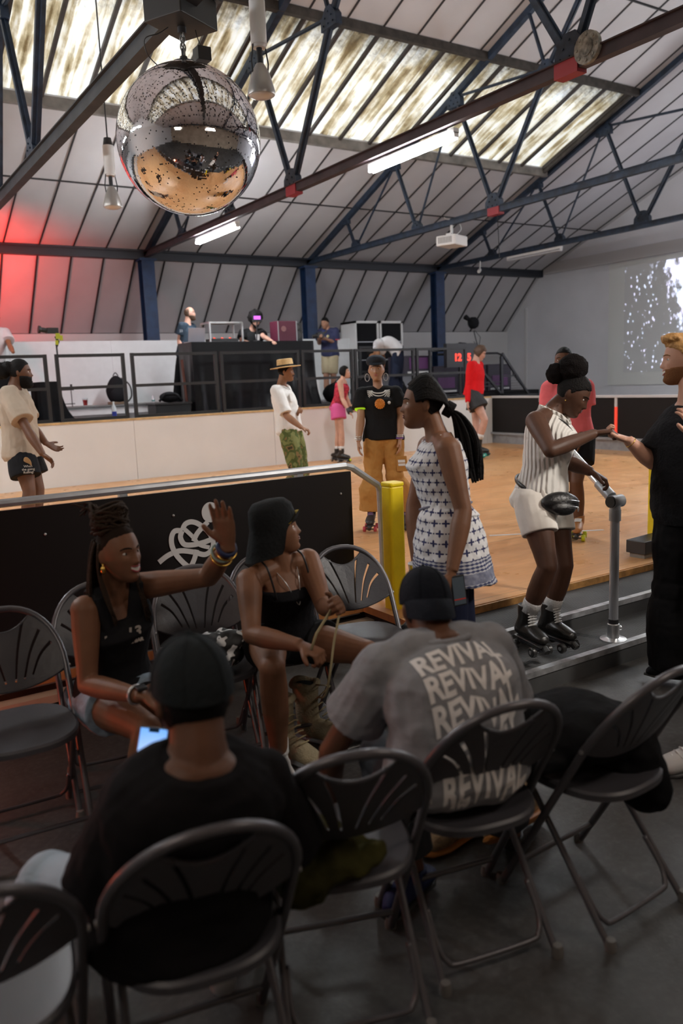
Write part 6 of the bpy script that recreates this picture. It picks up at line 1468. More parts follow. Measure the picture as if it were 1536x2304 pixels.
    cs, xs, ys, rx, ry = [], [], [], [], []
    c0, x0_, f0_, u0 = f.frame(.22); c1_ = f.frame(-.05)[0]
    hem = c1_+Vector((0, 0, -.235))
    for i, (g, a, b2) in enumerate(((0, .195, .125), (.12, .222, .150), (.35, .245, .172), (.65, .258, .185), (.9, .27, .20), (1.0, .278, .21))):
        cs.append(c0.lerp(hem, g)+V(1, 0, 0)*.02*g); xs.append(x0_); ys.append(f0_); rx.append(a*.86); ry.append(b2*.92)
    rings(mb, cs, xs, ys, rx, ry, n=40)
    o = f.done(mb, 'patterned_dress', dm, disp=.022, dscale=.07, sm=5)
    uv = o.data.uv_layers.new(name='wrap'); zb = (hem-f.base).z; cx = (c0-f.base)
    nl = len(o.data.loops); li = np.empty(nl, dtype=np.int32); o.data.loops.foreach_get('vertex_index', li); co = np.empty(len(o.data.vertices)*3); o.data.vertices.foreach_get('co', co); co = co.reshape(-1, 3)
    axis = np.array(cx)[None, :]; T_ = np.array(f.V(1, 0, 0)); D_ = np.array(f.V(0, 0, 1)); rel = co-axis
    ang_ = np.arctan2(rel@T_, rel@D_)*.165; vv = co[:, 2]-zb
    buf = np.stack([ang_[li], vv[li]], 1).ravel(); uv.data.foreach_set('uv', buf)
    mb = MB(); c, x, ff, up = f.frame(.26); mb.tube([c+x*.135*math.cos(a)+ff*.115*math.sin(a)+up*.004*math.sin(3*a) for a in np.linspace(0, 2*PI, 40, endpoint=False)], .006, 8, closed=True); f.done(mb, 'waist_tie', mat('tie_navy', (.2, .2, .26), .8), keep=True)
    mb = MB(); f.torso(mb, -.17, .0, off=.008)
    for q in 'LR': f.leg(mb, q, 2.0, add=.006)
    f.done(mb, 'navy_leggings', mat('legging_navy', (.012, .015, .035), .8))
    for q in 'LR': shoe(f, q, boot_black, boot_black)
    # hair: long locs swept back into a low tie
    H = lambda *p: f.HM @ Vector(p); rg = random.Random(5)
    mb = MB(); hair_cap(f, mb, 1.02, front=.29, back=-.30, side=.0); f.done(mb, 'hair_base', hair_black, sm=1)
    mb = MB(); K = Vector((0, -.50, -.16))
    for i in range(64):
        a = R(-82)+R(164)*i/63+rg.uniform(-.05, .05); s_ = math.sin(a); zf = .50*math.cos(a)
        fr = Vector((.33*s_, .26-.12*abs(s_), .34*math.cos(a)+.02)); mid = Vector((.40*s_, -.10, .56*math.cos(a)+.03)); bk = Vector((.30*s_, -.42, .20*math.cos(a)-.02))
        fr *= 1.05; strandw(mb, [H(*fr), H(*(mid*1.0)), H(*bk), H(K.x+.05*s_, K.y, K.z+.03*math.cos(a))], .0085, .0075)
    for i in range(75):
        ox, oy = rg.uniform(-.10, .10), rg.uniform(-.08, .10); L = rg.uniform(.75, 1.0)
        b0 = H(K.x+ox*.6, K.y+oy*.5, K.z); 
        p1 = b0+V(.035+.02*oy, -.03, 0)*1+f.V(1, 0, 0)*.0; d1 = Vector((0, 0, -1))
        strandw(mb, [b0, b0+V(.8, -.7, 0)*.05+x*ox*.25+V(1, .4, 0)*oy*.3, b0+V(.55, -.9, .0)*.17*L+x*ox*.5+V(1, .3, 0)*oy*.55, b0+V(.42, -1, 0)*.27*L+x*ox*.55+V(1, .2, 0)*oy*.6, b0+V(.36, -1, 0)*.35*L+x*ox*.5+V(1, .2, 0)*oy*.45], .0068, .005)
    f.done(mb, 'long_locs', hair_black, keep=True)
    mb = MB(); kc = H(0, -.52, -.15)
    for i in range(5): mb.tube([kc+V(.8, -.5, 0)*.012*(i-2)*.6+(x*math.cos(a)+V(.5, .8, 0)*math.sin(a))*.030 for a in np.linspace(0, 2*PI, 16, endpoint=False)], .007, 6, closed=True)
    f.done(mb, 'hair_tie', hair_black, keep=True)
    c = f.J['wL']+V(.25, -.75, .1)*.085; t = thing('phone', 'dark phone with a red edge in the hand of the woman in the patterned dress', 'phone', c)
    q = MB(); q.box((-.030, -.005, -.065), (.030, .005, .065)); M_ = Matrix((V(.9, .1, -.3), V(.3, 0, .9), V(-.1, 1, 0))).transposed().to_4x4(); q.build('case', black_plastic, t, bevel=.004, M=M_); q = MB(); q.box((-.025, .0052, -.058), (.025, .0062, .058)); q.build('screen', mat('grey_screen', (.10, .13, .16), .2), t, M=M_)
    q = MB(); q.box((-.025, .0063, -.038), (.025, .0067, -.033)); q.build('red_line', mat('red_line', (.6, .05, .04), .4), t, M=M_)
    c = P(936, 1292, 3.68); t = thing('cup', 'clear plastic cup held by the woman in the patterned dress', 'cup', c); q = MB(); q.lathe((0, 0, -.04), [(.026, 0), (.036, .09), (.034, .09), (.024, .004)], 18); q.build('cup_wall', glass, t, smooth='auto')
    q = MB(); q.lathe((0, 0, .048), [(.036, 0), (.038, .003), (.036, .006)], 18); q.build('rim', mat('cup_rim', (.6, .6, .6), .3), t)
    return f
def whiteskater():
    J = dict(hR=P(1197, 1128, 4.34), hL=P(1240, 1122, 4.50), nk=P(1238, 925, 4.34), sR=P(1205, 948, 4.20), sL=P(1252, 945, 4.50), eR=P(1240, 1012, 4.12)+Vector((0, 0, -.01)), wR=P(1338, 975, 4.18), eL=P(1278, 1040, 4.42), wL=P(1330, 1062, 4.32),
             kR=P(1232, 1275, 4.24), kL=P(1268, 1272, 4.42), aR=P(1184, 1388, 4.38), aL=P(1236, 1384, 4.50), tR=P(1222, 1452, 4.26), tL=P(1286, 1442, 4.38))
    f = fig('whiteskater', 'woman in white sleeveless polo and white shorts on black skates on the steps', G(1210, 1478, 0)+Vector((0, 0, 0)), J, P(1288, 888, 4.32), (.80, -.55, .18), (1, 0, .15), S_=.94, sex='f', voxel=.005, hup=(.50, .85, 0), hsize=.232, build=1.06)
    f.J['eR'] = P(1238, 1014, 4.02)
    V = f.V; mb = body(f); f.hand(mb, f.J['wR'], V(.95, .12, .05), V(.1, -1, -.1), V(0, .3, -1), curl=.95); f.hand(mb, f.J['wL'], V(.85, -.5, .0), V(-.3, -.9, 0), V(0, -.2, 1), curl=.75)
    f.done(mb, 'body', dark3, sm=3); f.face(lips=(.12, .04, .035))
    wk = mat('white_knit', (.80, .78, .74), .9); nt, b = nodes(wk); oc = objco(nt)
    # vertical ribs running around the body
    vx = N(nt, 'ShaderNodeVectorMath', operation='DOT_PRODUCT'); nt.links.new(oc, vx.inputs[0]); vx.inputs[1].default_value = tuple(f.V(1, .0, 0)+f.V(0, 0, 1)*.35)
    wv = math_node(nt, 'SINE', math_node(nt, 'MULTIPLY', vx.outputs['Value'], 260)); bp = N(nt, 'ShaderNodeBump'); bp.inputs['Strength'].default_value = .8; bp.inputs['Distance'].default_value = .006; nt.links.new(wv, bp.inputs['Height']); nt.links.new(bp.outputs[0], b.inputs['Normal'])
    mb = MB(); f.torso(mb, .06, .97, off=.018, offs=[(.06, .012), (.12, .02), (.5, .024), (1, .014)])
    for q in 'LR': c2_ = f.frame(.93)[0]; sh = f.J['s'+q]; mb.tube([c2_, c2_.lerp(sh, .72)+Z3*.014], [.05, .044], 14)
    f.done(mb, 'ribbed_vest', wk, disp=.010, dscale=.08)
    mb = MB(); c, x, ff, up = f.frame(.97)
    for sg in (-1, 1):
        pts = [c+x*sg*.062-ff*.045+up*.03, c+x*sg*.075+up*.018, c+x*sg*.05+ff*.07-up*.01, c+x*sg*.012+ff*.105-up*.05]
        mb.tube(smooth_path(pts), [.020]*7+[.018]*6+[.016]*6, 10, sq=.4)
    f.done(mb, 'collar', wk, keep=True)
    tr = MB(); pts = [c+x*.066-ff*.045+up*.012, c+x*.082+up*.0, c+x*.058+ff*.082-up*.026, c+x*.014+ff*.122-up*.07, f.frame(.72)[0]+ff*.155]; tr.tube(smooth_path(pts), .0035, 6)
    sh = f.J['sR']; cc = f.frame(.80)[0]; f.done(tr, 'black_trim', black_plastic, keep=True)
    mb = MB(); f.torso(mb, -.17, .14, off=.014, mul=1.04)
    for q in 'LR': f.leg(mb, q, .50, add=.014, flare=.004, mul=1.05)
    f.done(mb, 'white_shorts', cloth_mat('white_cotton', (.80, .76, .70), .85, bscale=12), disp=.008)
    mb = MB(); c, x, ff, up = f.frame(.04); o_ = c+x*.150-ff*.02; mb.ell(c+x*.145+ff*.05-up*.0, (.05, .012, .07), M=Matrix((ff, x, up)).transposed()); f.done(mb, 'pocket', MATS['white_cotton'], keep=True)
    # belt bag
    mb = MB(); bc = c+ff*.15+x*.085-up*.01; M_ = Matrix(((ff*-.5+x*.85).normalized(), (ff*.85+x*.5).normalized(), up)).transposed()
    mb.ell(bc, (.115, .05, .062), M=M_); mb.ell(bc-up*.025+(M_ @ Vector((0, .03, 0))), (.075, .035, .036), M=M_)
    bb = f.done(mb, 'belt_bag', mat('bag_nylon', (.012, .012, .013), .4, bump=.3), vox=.006)
    mb = MB(); c3 = c+up*.05; mb.tube([c3+x*.172*math.cos(a)+ff*(.132*math.sin(a)-.01)-up*.05*math.sin(a) for a in np.linspace(0, 2*PI, 36, endpoint=False)], .013, 8, closed=True, sq=.45, side=tuple(up)); mb.build('strap', black_plastic, bb, M=f.M0, smooth=True)
    mb = MB(); mb.tube(smooth_path([bc+M_ @ Vector(p) for p in ((-.08, .052, .02), (0, .066, .028), (.08, .052, .02))]), .0016, 6); mb.tube(smooth_path([bc+M_ @ Vector(p) for p in ((-.06, .068, -.008), (0, .078, -.002), (.06, .068, -.008))]), .0016, 6); mb.ell(bc+M_ @ Vector((-.065, .07, -.02)), (.006, .004, .014)); mb.build('zip', silver, bb, M=f.M0)
    for q in 'LR': roller_skate(f, q, boot_black, mat('wheel_black', (.03, .03, .03), .35), sock=white_sock, lace=mat('lace_white', (.6, .6, .6), .6))
    H = lambda *p: f.HM @ Vector(p)
    mb = MB(); hair_cap(f, mb, 1.05, front=.26, back=-.26, side=.0, nz=.02, nf=6); f.done(mb, 'hair_base', hair_black, sm=1)
    mb = MB(); mb.ell(H(0, -.36, .52), f.hsz*.36, nu=40, nv=26, fn=lambda d: d*(1+.10*noise.noise(d*2.5)+.06*noise.noise(d*8))); mb.ell(H(0, -.62, .22), f.hsz*.26, nu=30, nv=20, fn=lambda d: d*(1+.15*noise.noise(d*3+Vector((4, 0, 0)))+.06*noise.noise(d*9))); f.done(mb, 'afro_puff', mat('hair_afro', (.010, .008, .008), .95, bump=1, bscale=160), keep=True)
    mb = MB(); mb.ell(H(.34, -.02, -.20), .004); mb.tube(smooth_path([f.nk+x*.055-ff*.02+up*.03, f.nk+x*.05+ff*.06, f.nk+ff*.09-up*.03, f.nk-x*.05+ff*.06]), .0016, 5); f.done(mb, 'necklace', gold, keep=True)
    return f
def manblack():
    J = dict(hR=P(1528, 1150, 4.18), hL=P(1600, 1150, 4.06), nk=P(1556, 905, 4.08), sR=P(1522, 945, 4.18), sL=P(1620, 940, 3.98), eR=P(1468, 1040, 4.20), wR=P(1412, 990, 4.16), eL=P(1625, 1075, 3.86), wL=P(1562, 985, 3.78),
             kR=P(1512, 1325, 4.22), kL=P(1590, 1325, 4.05), aR=G(1520, 1498, .09), aL=G(1600, 1500, .09), tR=G(1452, 1520, .02), tL=G(1530, 1530, .02))
    f = fig('manblack', 'fair-haired bearded man all in black at the right edge holding a skater\'s hand', G(1560, 1520, 0), J, P(1537, 808, 4.08), (-1, -.08, .12), (-1, 0, .2), S_=1.02, sex='m', voxel=.005, hsize=.236)
    V = f.V; mb = body(f); f.hand(mb, f.J['wR'], V(-.9, .30, .0), V(.3, .9, .1), V(-.1, .5, .8), curl=1.0); f.hand(mb, f.J['wL'], V(-.25, .95, 0), V(-.8, -.2, -.5), V(-.5, .3, .6), curl=.35)
    f.done(mb, 'body', pale1, sm=3); f.face(lips=(.42, .16, .13), brow=(.20, .10, .04), smile=True, iris=(.08, .10, .12))
    blk = mat('black_textured_tee', (.013, .013, .015), .9, bump=.6, bscale=70)
    mb = MB(); f.torso(mb, -.12, .98, off=.03, offs=[(-.12, .06), (.3, .06), (.8, .03), (1, .012)]); f.yoke(mb, add=.014)
    for q in 'LR': f.arm(mb, q, .80, add=.02, flare=.045)
    f.done(mb, 't_shirt', blk, disp=.022)
    mb = MB(); f.torso(mb, -.17, .05, off=.02)
    for q in 'LR': f.leg(mb, q, 1.98, add=.035, lo=.045, flare=.02)
    f.done(mb, 'wide_trousers', mat('black_trouser', (.009, .009, .010), .9, bump=.3, bscale=15), disp=.024)
    for q in 'LR': shoe(f, q, mat('black_suede', (.012, .012, .014), .9), boot_black)
    mb = MB(); hair_cap(f, mb, 1.09, front=.27, back=-.16, side=.06, nz=.06, nf=3); mb.ell(f.HM @ Vector((0, .16, .44)), (f.hsz*.28, f.hsz*.26, f.hsz*.13), fn=lambda d: d*(1+.2*noise.noise(d*3))); f.done(mb, 'hair', hair_blond, sm=1, disp=.008, dscale=.03)
    beard(f, mat('beard_ginger', (.24, .11, .05), .85, bump=.6, bscale=200), .010)
    mb = MB(); w = f.J['wR']; d = (f.J['eR']-w).normalized(); a_ = d.orthogonal().normalized(); b_ = d.cross(a_)
    mb.tube([w+d*.02+(a_*math.cos(t)+b_*math.sin(t))*.029 for t in np.linspace(0, 2*PI, 18, endpoint=False)], .003, 6, closed=True); f.done(mb, 'bracelet', gold, keep=True)
    mb = MB(); p = f.J['wL']+V(-.25, .95, 0)*.105; mb.tube([p+(V(1, 0, 0)*math.cos(t)*.011+V(0, 0, 1)*math.sin(t)*.011) for t in np.linspace(0, 2*PI, 14, endpoint=False)], .003, 6, closed=True); f.done(mb, 'ring', silver, keep=True)
    return f
def beard(f, m_, th=.02, low=-.56, chin=0, mous=True):
    vs, fs = HEAD; out = []; rg = random.Random(4)
    for v in vs:
        inb = v.z < -.15 and v.y > -.02 and not (abs(v.x) < .085 and -.20 > v.z > -.275) and not (abs(v.x) < .14 and v.z > -.165) and not (v.z > -.22 and v.y > .22 and abs(v.x) < .20 and v.z > -.17)
        k = 1+th*4*(1+.3*noise.noise(v*12)) if inb else .93
        z = v.z*k-(chin*max(0, -v.z-.3) if inb else 0); out.append(f.HM @ Vector((v.x*k, v.y*k, z)))
    mb = MB().add(out, fs); return f.done(mb, 'beard', m_, sm=1)
def stand(n, label, px, d, zfloor, xh, yh, hip, nk, head, look, fwd, sh, el, wr, kn, an, to, **kw):
    pass
def hips_from(pc, d, fwdv, w): pass
def simple(n, label, base, hip, nk, head, look, fwd, arms, legs, sw=.17, hw=.085, shdrop=.035, **kw):
    """hip, nk, head: world points; arms: {q: (elbow, wrist)}; legs: {q: (knee, ankle, toe)}; shoulders and hips laid out square to fwd"""
    S_ = kw.get('S_', 1); Vw = View(base); fv = Vw(*fwd); fv.z = 0; fv.normalize(); rt = fv.cross(Z3)
    up = (nk-hip).normalized(); tw = kw.pop('twist', 0); rs = Matrix.Rotation(R(tw), 3, 'Z') @ rt
    J = dict(nk=nk, hR=hip+rt*hw*S_, hL=hip-rt*hw*S_, sR=nk+rs*sw*S_-up*shdrop, sL=nk-rs*sw*S_-up*shdrop)
    for q, (e, w) in arms.items(): J['e'+q], J['w'+q] = e, w
    for q, (k, a, t) in legs.items(): J['k'+q], J['a'+q], J['t'+q] = k, a, t
    return fig(n, label, base, J, head, look, fwd, **kw)
def tee(f, m_, name='t_shirt', bottom=-.12, off=.022, sl=.62, fl=.02, disp=.014, add=.014, dscale=.12, label=None):
    mb = MB(); f.torso(mb, bottom, .98, offs=[(bottom, off+.018), (.3, off+.012), (.8, off), (1, .010)]); f.yoke(mb, add=add*.7)
    for q in 'LR':
        if sl: f.arm(mb, q, sl, add=add, flare=fl)
    return f.done(mb, name, m_, disp=disp, dscale=dscale, label=label)
def shorts(f, m_, name='shorts', ln=.55, add=.022, fl=.02, disp=.01, top=.08, lo=0, label=None):
    mb = MB(); f.torso(mb, -.17, top, off=.018)
    for q in 'LR': f.leg(mb, q, ln, add=add, flare=fl, lo=lo)
    return f.done(mb, name, m_, disp=disp, label=label)
def tan():
    base = G(868, 1190, .28); d = 7.45
    f = simple('tan', 'woman in a black cap, black T-shirt and tan cargo trousers standing on pink-wheeled skates', base, P(862, 988, d), P(851, 878, d), P(846, 832, d-.05), (-.05, .02, 1), (.0, 0, 1),
               {'R': (P(812, 938, d-.02), P(806, 992, d-.12)), 'L': (P(902, 935, d-.02), P(899, 988, d-.12))}, {'R': (P(838, 1070, d-.03), P(836, 1150, d+.03), P(831, 1182, d-.16)), 'L': (P(888, 1070, d-.03), P(904, 1150, d+.05), P(912, 1182, d-.12))},
               S_=.92, sex='f', voxel=.006, sw=.165)
    V = f.V; mb = body(f)
    for q, sg in (('R', -1), ('L', 1)): f.hand(mb, f.J['w'+q], V(0, -1, .1), V(-sg, 0, -.1), V(0, 0, 1), curl=.35)
    f.done(mb, 'body', mat('skin_olive', (.40, .21, .12), .45)); f.face(lips=(.40, .14, .13), brow=(.04, .02, .01), smile=False)
    tee(f, black_shirt, sl=.66, fl=.035, bottom=-.04, add=.02)
    mb = MB(); f.torso(mb, -.17, .10, off=.022)
    for q in 'LR': f.leg(mb, q, 1.97, add=.026, lo=.045, flare=.01)
    o = f.done(mb, 'cargo_trousers', cloth_mat('tan_cotton', (.42, .21, .06), .85), disp=.030, dscale=.10)
    c, x, ff, up = f.frame(0); k = f.J['kL'].lerp(f.J['hL'], .3); p = MB(); p.box((-.05, -.012, -.07), (.05, .012, .07)); M_ = Matrix.Translation(k-x*.07+ff*.085-f.base) @ Matrix((x, ff, up)).transposed().to_4x4(); p.build('cargo_pocket', MATS['tan_cotton'], o, M=M_, bevel=.004)
    p = MB(); p.box((-.032, .012, .01), (.032, .016, .035)); p.box((-.032, .012, -.02), (.032, .016, .002)); p.build('pocket_label', lamp_white, o, M=M_)
    k = f.J['kR'].lerp(f.J['hR'], .3)
    for q in 'LR': roller_skate(f, q, mat('skate_dark', (.03, .028, .03), .5, var=.6, vscale=30), mat('wheel_pink', (.42, .05, .07), .4), lace=mat('lace_purple', (.2, .12, .25), .6))
    H = lambda *p: f.HM @ Vector(p)
    mb = MB(); hair_cap(f, mb, 1.03, front=.28, back=-.3, side=.0); f.done(mb, 'hair', hair_black, sm=1)
    mb = MB(); mb.ell(H(0, -.04, .36), tuple(f.hsz*v for v in (.44, .50, .27)), M=(f.HM.to_3x3() @ Matrix.Rotation(R(8), 3, 'X')).normalized()); mb.ell(H(0, .34, .24), tuple(f.hsz*v for v in (.30, .24, .055)), M=(f.HM.to_3x3() @ Matrix.Rotation(R(-14), 3, 'X')).normalized())
    f.done(mb, 'flat_cap', mat('cap_charcoal', (.03, .035, .045), .8, bump=.4, bscale=60), vox=.005)
    for sx in (-1, 1): mb = MB(); c_ = H(sx*.40, -.02, -.32); mb.tube([c_+V(1, 0, 0)*.020*math.cos(t)+Z3*.034*math.sin(t) for t in np.linspace(0, 2*PI, 22, endpoint=False)], .003, 6, closed=True); f.done(mb, 'hoop_earring', silver, keep=True)
    bead = mat('shell_white', (.75, .74, .70), .35)
    for r_ in range(5):
        mb = MB(); c_, x, ff, up = f.frame(.97)
        for t in np.linspace(-1, 1, 26):
            a = t*PI/2; mb.ell(c_+x*math.sin(a)*(.060+.010*r_)+ff*(.055+.055*math.cos(a)+.003*r_)-up*((math.cos(a))*(.03+.026*r_)+.0), .0062, nu=6, nv=5)
        f.done(mb, 'shell_necklace', bead, keep=True)
    mb = MB(); c_ = f.frame(.68)[0]+ff*.152; 
    for i in range(60): t = i*.42; r_ = .004+.042*(i/60)**.6; mb.ell(c_+x*math.cos(t)*r_+up*math.sin(t)*r_, .005, nu=6, nv=5)
    mb.cyl(c_-ff*.006, c_, .046, n=24); f.done(mb, 'orange_medallion', mat('orange_beads', (.70, .25, .03), .5), keep=True)
    mb = MB(); mb.cyl(f.frame(.70)[0]-x*.085+ff*.13, f.frame(.70)[0]-x*.085+ff*.143, .014, n=14); f.done(mb, 'badge', lamp_white, keep=True)
    w = f.J['sR'].lerp(f.J['eR'], .60); d_ = (f.J['eR']-f.J['sR']).normalized(); mb = MB(); mb.tube([w-d_*.022, w+d_*.022], .064, 18); f.done(mb, 'hi_vis_armband', mat('hi_vis', (.45, .9, .02), .6, emit=(.45, .95, .02), es=.15), keep=True)
    for q, m_ in (('R', silver), ('L', mat('purple_band', (.2, .1, .5), .5))):
        w = f.J['w'+q]; 
        for i in range(3): mb = MB(); mb.tube([w+Z3*(.01+.014*i)+Vector((math.cos(t), math.sin(t), 0))*.031 for t in np.linspace(0, 2*PI, 18, endpoint=False)], .0045, 6, closed=True); f.done(mb, 'bracelet', m_ if i == 0 else silver, keep=True)
    return f
def hatman():
    d = 9.5; base = G(652, 1158, .28)
    f = simple('hatman', 'man in a straw boater hat, rolled-sleeve white shirt and camouflage trousers skating side-on', base, P(652, 965, d), P(631, 872, d), P(643, 837, d), (1, -.05, .1), (1, 0, .35),
               {'R': (P(645, 936, d-.22), P(678, 962, d-.36)), 'L': (P(660, 925, d+.1), P(668, 934, d-.05))}, {'R': (P(668, 1065, d-.15), P(652, 1130, d-.1), P(668, 1156, d-.2)), 'L': (P(680, 1062, d+.1), P(672, 1125, d+.1), P(690, 1148, d+.0))},
               S_=.95, sex='m', voxel=.007, hup=(.05, 1, 0))
    V = f.V; mb = body(f); f.hand(mb, f.J['wR'], V(.8, -.35, .2), V(0, -1, 0), V(.1, .3, .8), curl=.8); f.hand(mb, f.J['wL'], V(.2, .5, .6), V(.6, 0, 0), V(0, 1, 0), curl=1.1)
    f.done(mb, 'body', mid1); f.face(lips=(.25, .10, .08), brow=(.02, .015, .01))
    wl = cloth_mat('white_linen', (.80, .78, .75), .85, bump=.5, bscale=14)
    sh = tee(f, wl, 'linen_shirt', bottom=-.10, off=.026, sl=.9, fl=.018, add=.018, disp=.022)
    mb = MB(); c, x, ff, up = f.frame(.98)
    for sg in (-1, 1): mb.tube(smooth_path([c-ff*.06+up*.03+x*sg*.03, c+x*sg*.07+up*.02, c+x*sg*.05+ff*.06, c+x*sg*.03+ff*.10-up*.05]), .016, 8, sq=.4)
    mb.build('collar', wl, sh, M=f.M0, smooth=True)
    mb = MB(); c, x, ff, up = f.frame(.70); mb.box((-.05, -.004, -.05), (.05, .006, .05)); mb.build('chest_pocket', wl, sh, M=Matrix.Translation(c+x*.08+ff*.13-f.base) @ Matrix((x, ff, up)).transposed().to_4x4(), bevel=.003)
    cam_ = mat('camouflage', (.15, .2, .06), .85, bump=.4, bscale=10); nt, b = nodes(cam_); oc = objco(nt)
    v1 = noise_tex(nt, oc, 9, 3); c1 = ramp(nt, v1, [(.0, (.20, .21, .08)), (.46, (.20, .21, .08)), (.47, (.085, .11, .035)), (.56, (.085, .11, .035)), (.57, (.22, .14, .06)), (.64, (.05, .04, .02))]); nt.links.new(c1, b.inputs['Base Color']); 
    for n_ in nt.nodes:
        if n_.type == 'VALTORGB': n_.color_ramp.interpolation = 'CONSTANT'
    mb = MB(); f.torso(mb, -.17, .10, off=.024)
    for q in 'LR': f.leg(mb, q, 1.9, add=.030, lo=.035)
    f.done(mb, 'camouflage_trousers', cam_, disp=.024, dscale=.09)
    for q in 'LR': roller_skate(f, q, boot_black, MATS['wheel_pink'])
    mb = MB(); hair_cap(f, mb, 1.04, front=.28, back=-.34, side=-.02); f.done(mb, 'hair', hair_black, sm=1)
    mb = MB(); mb.tube([f.HM @ Vector((x_, surf(abs(x_), -.165)+.01, -.168-.25*abs(x_))) for x_ in np.linspace(-.12, .12, 7)], .012*f.hsz*1.6, 6); f.done(mb, 'moustache', hair_black, keep=True)
    straw = mat('straw', (.58, .38, .17), .7, var=.12, vscale=40, bump=.5, bscale=120)
    M_ = f.HM @ Matrix.Translation((0, -.03, .26)) @ Matrix.Rotation(R(8), 4, 'X'); mb = MB()
    mb.lathe((0, 0, 0), [(.82, -.03), (.84, -.015), (.82, .005), (.46, .03), (.45, .08), (.42, .40), (.38, .43)], 48, M=None); mb.v = [tuple(M_ @ Vector(v)) for v in mb.v]; ho = mb.build('straw_hat', straw, f.root, M=f.M0, smooth='auto')
    mb = MB(); mb.lathe((0, 0, 0), [(.468, .03), (.462, .12)], 40); mb.v = [tuple(M_ @ Vector(v)) for v in mb.v]; mb.build('hat_band', black_cloth, ho, M=f.M0)
    return f
def taupe():
    d = 7.2; base = G(70, 1200, .28)
    f = simple('taupe', 'bearded man with dark bun, taupe T-shirt and black shorts at the left', base, P(52, 1018, d), P(30, 878, d), P(45, 838, d), (1, -.05, .05), (1, 0, .25),
               {'R': (P(62, 968, d-.28), P(96, 1022, d-.34)), 'L': (P(72, 960, d+.12), P(104, 998, d+.05))}, {'R': (P(66, 1105, d-.12), P(60, 1190, d-.12), P(80, 1212, d-.15)), 'L': (P(86, 1100, d+.1), P(78, 1180, d+.1), P(100, 1200, d+.05))},
               S_=1.0, sex='m', voxel=.0065, hup=(.02, 1, 0))
    V = f.V; mb = body(f, feet=False); f.hand(mb, f.J['wR'], V(.6, -.55, .2), V(-.3, -.3, .2), V(.7, .6, .1), curl=.5, spread=.15); f.hand(mb, f.J['wL'], V(.75, -.5, 0), V(.2, .7, .5), V(.3, .8, 0), curl=.35, spread=.18)
    f.done(mb, 'body', dark1, sm=3); f.face(lips=(.13, .05, .04))
    tee(f, cloth_mat('taupe_cotton', (.42, .34, .265), .85, bscale=14), bottom=-.10, off=.034, sl=.74, fl=.035, add=.022, disp=.02)
    so = shorts(f, black_cloth, 'black_shorts', ln=.62, add=.03, fl=.03)
    c, x, ff, up = f.frame(-.1); leg = f.J['hR'].lerp(f.J['kR'], .48); pr_ = mat('print_white', (.65, .62, .58), .7)
    R3 = Matrix((V(1, 0, 0), V(0, 1, 0), V(0, 0, 1))).transposed().to_4x4()
    for i, s_ in enumerate(('When', 'the going', 'Rolling!')):
        o = text_mesh(s_, .028, pr_, 'shorts_lettering', so, R3, extrude=.001); o.data.transform(Matrix.Translation(leg+V(1, 0, 0)*.03+V(0, 0, 1)*.145+Z3*(.055-.026*i)-f.base))
    mb = MB(); q_ = f.J['hR'].lerp(f.J['kR'], .22)+V(0, 0, 1)*.132+V(1, 0, 0)*.04; mb.ell(q_, (.028, .05, .004), M=(Matrix((V(1, 0, 0), V(0, 1, 0), V(0, 0, 1))).transposed() @ Matrix.Rotation(R(20), 3, 'Z'))); mb.build('shorts_print', mat('print_brown', (.45, .27, .12), .7), so, M=f.M0, smooth=True)
    mb = MB(); hair_cap(f, mb, 1.05, front=.30, back=-.25, side=-.02, nz=.02, nf=5); mb.ell(f.HM @ Vector((0, -.64, .02)), f.hsz*.30, fn=lambda d_: d_*(1+.15*noise.noise(d_*4))); mb.ell(f.HM @ Vector((0, -.40, .15)), f.hsz*.27, fn=lambda d_: d_*(1+.15*noise.noise(d_*4))); f.done(mb, 'hair', hair_black, sm=1)
    beard(f, hair_black, .035, chin=.25)
    for q in 'LR': shoe(f, q, boot_black, boot_black, 'shoe')
    return f
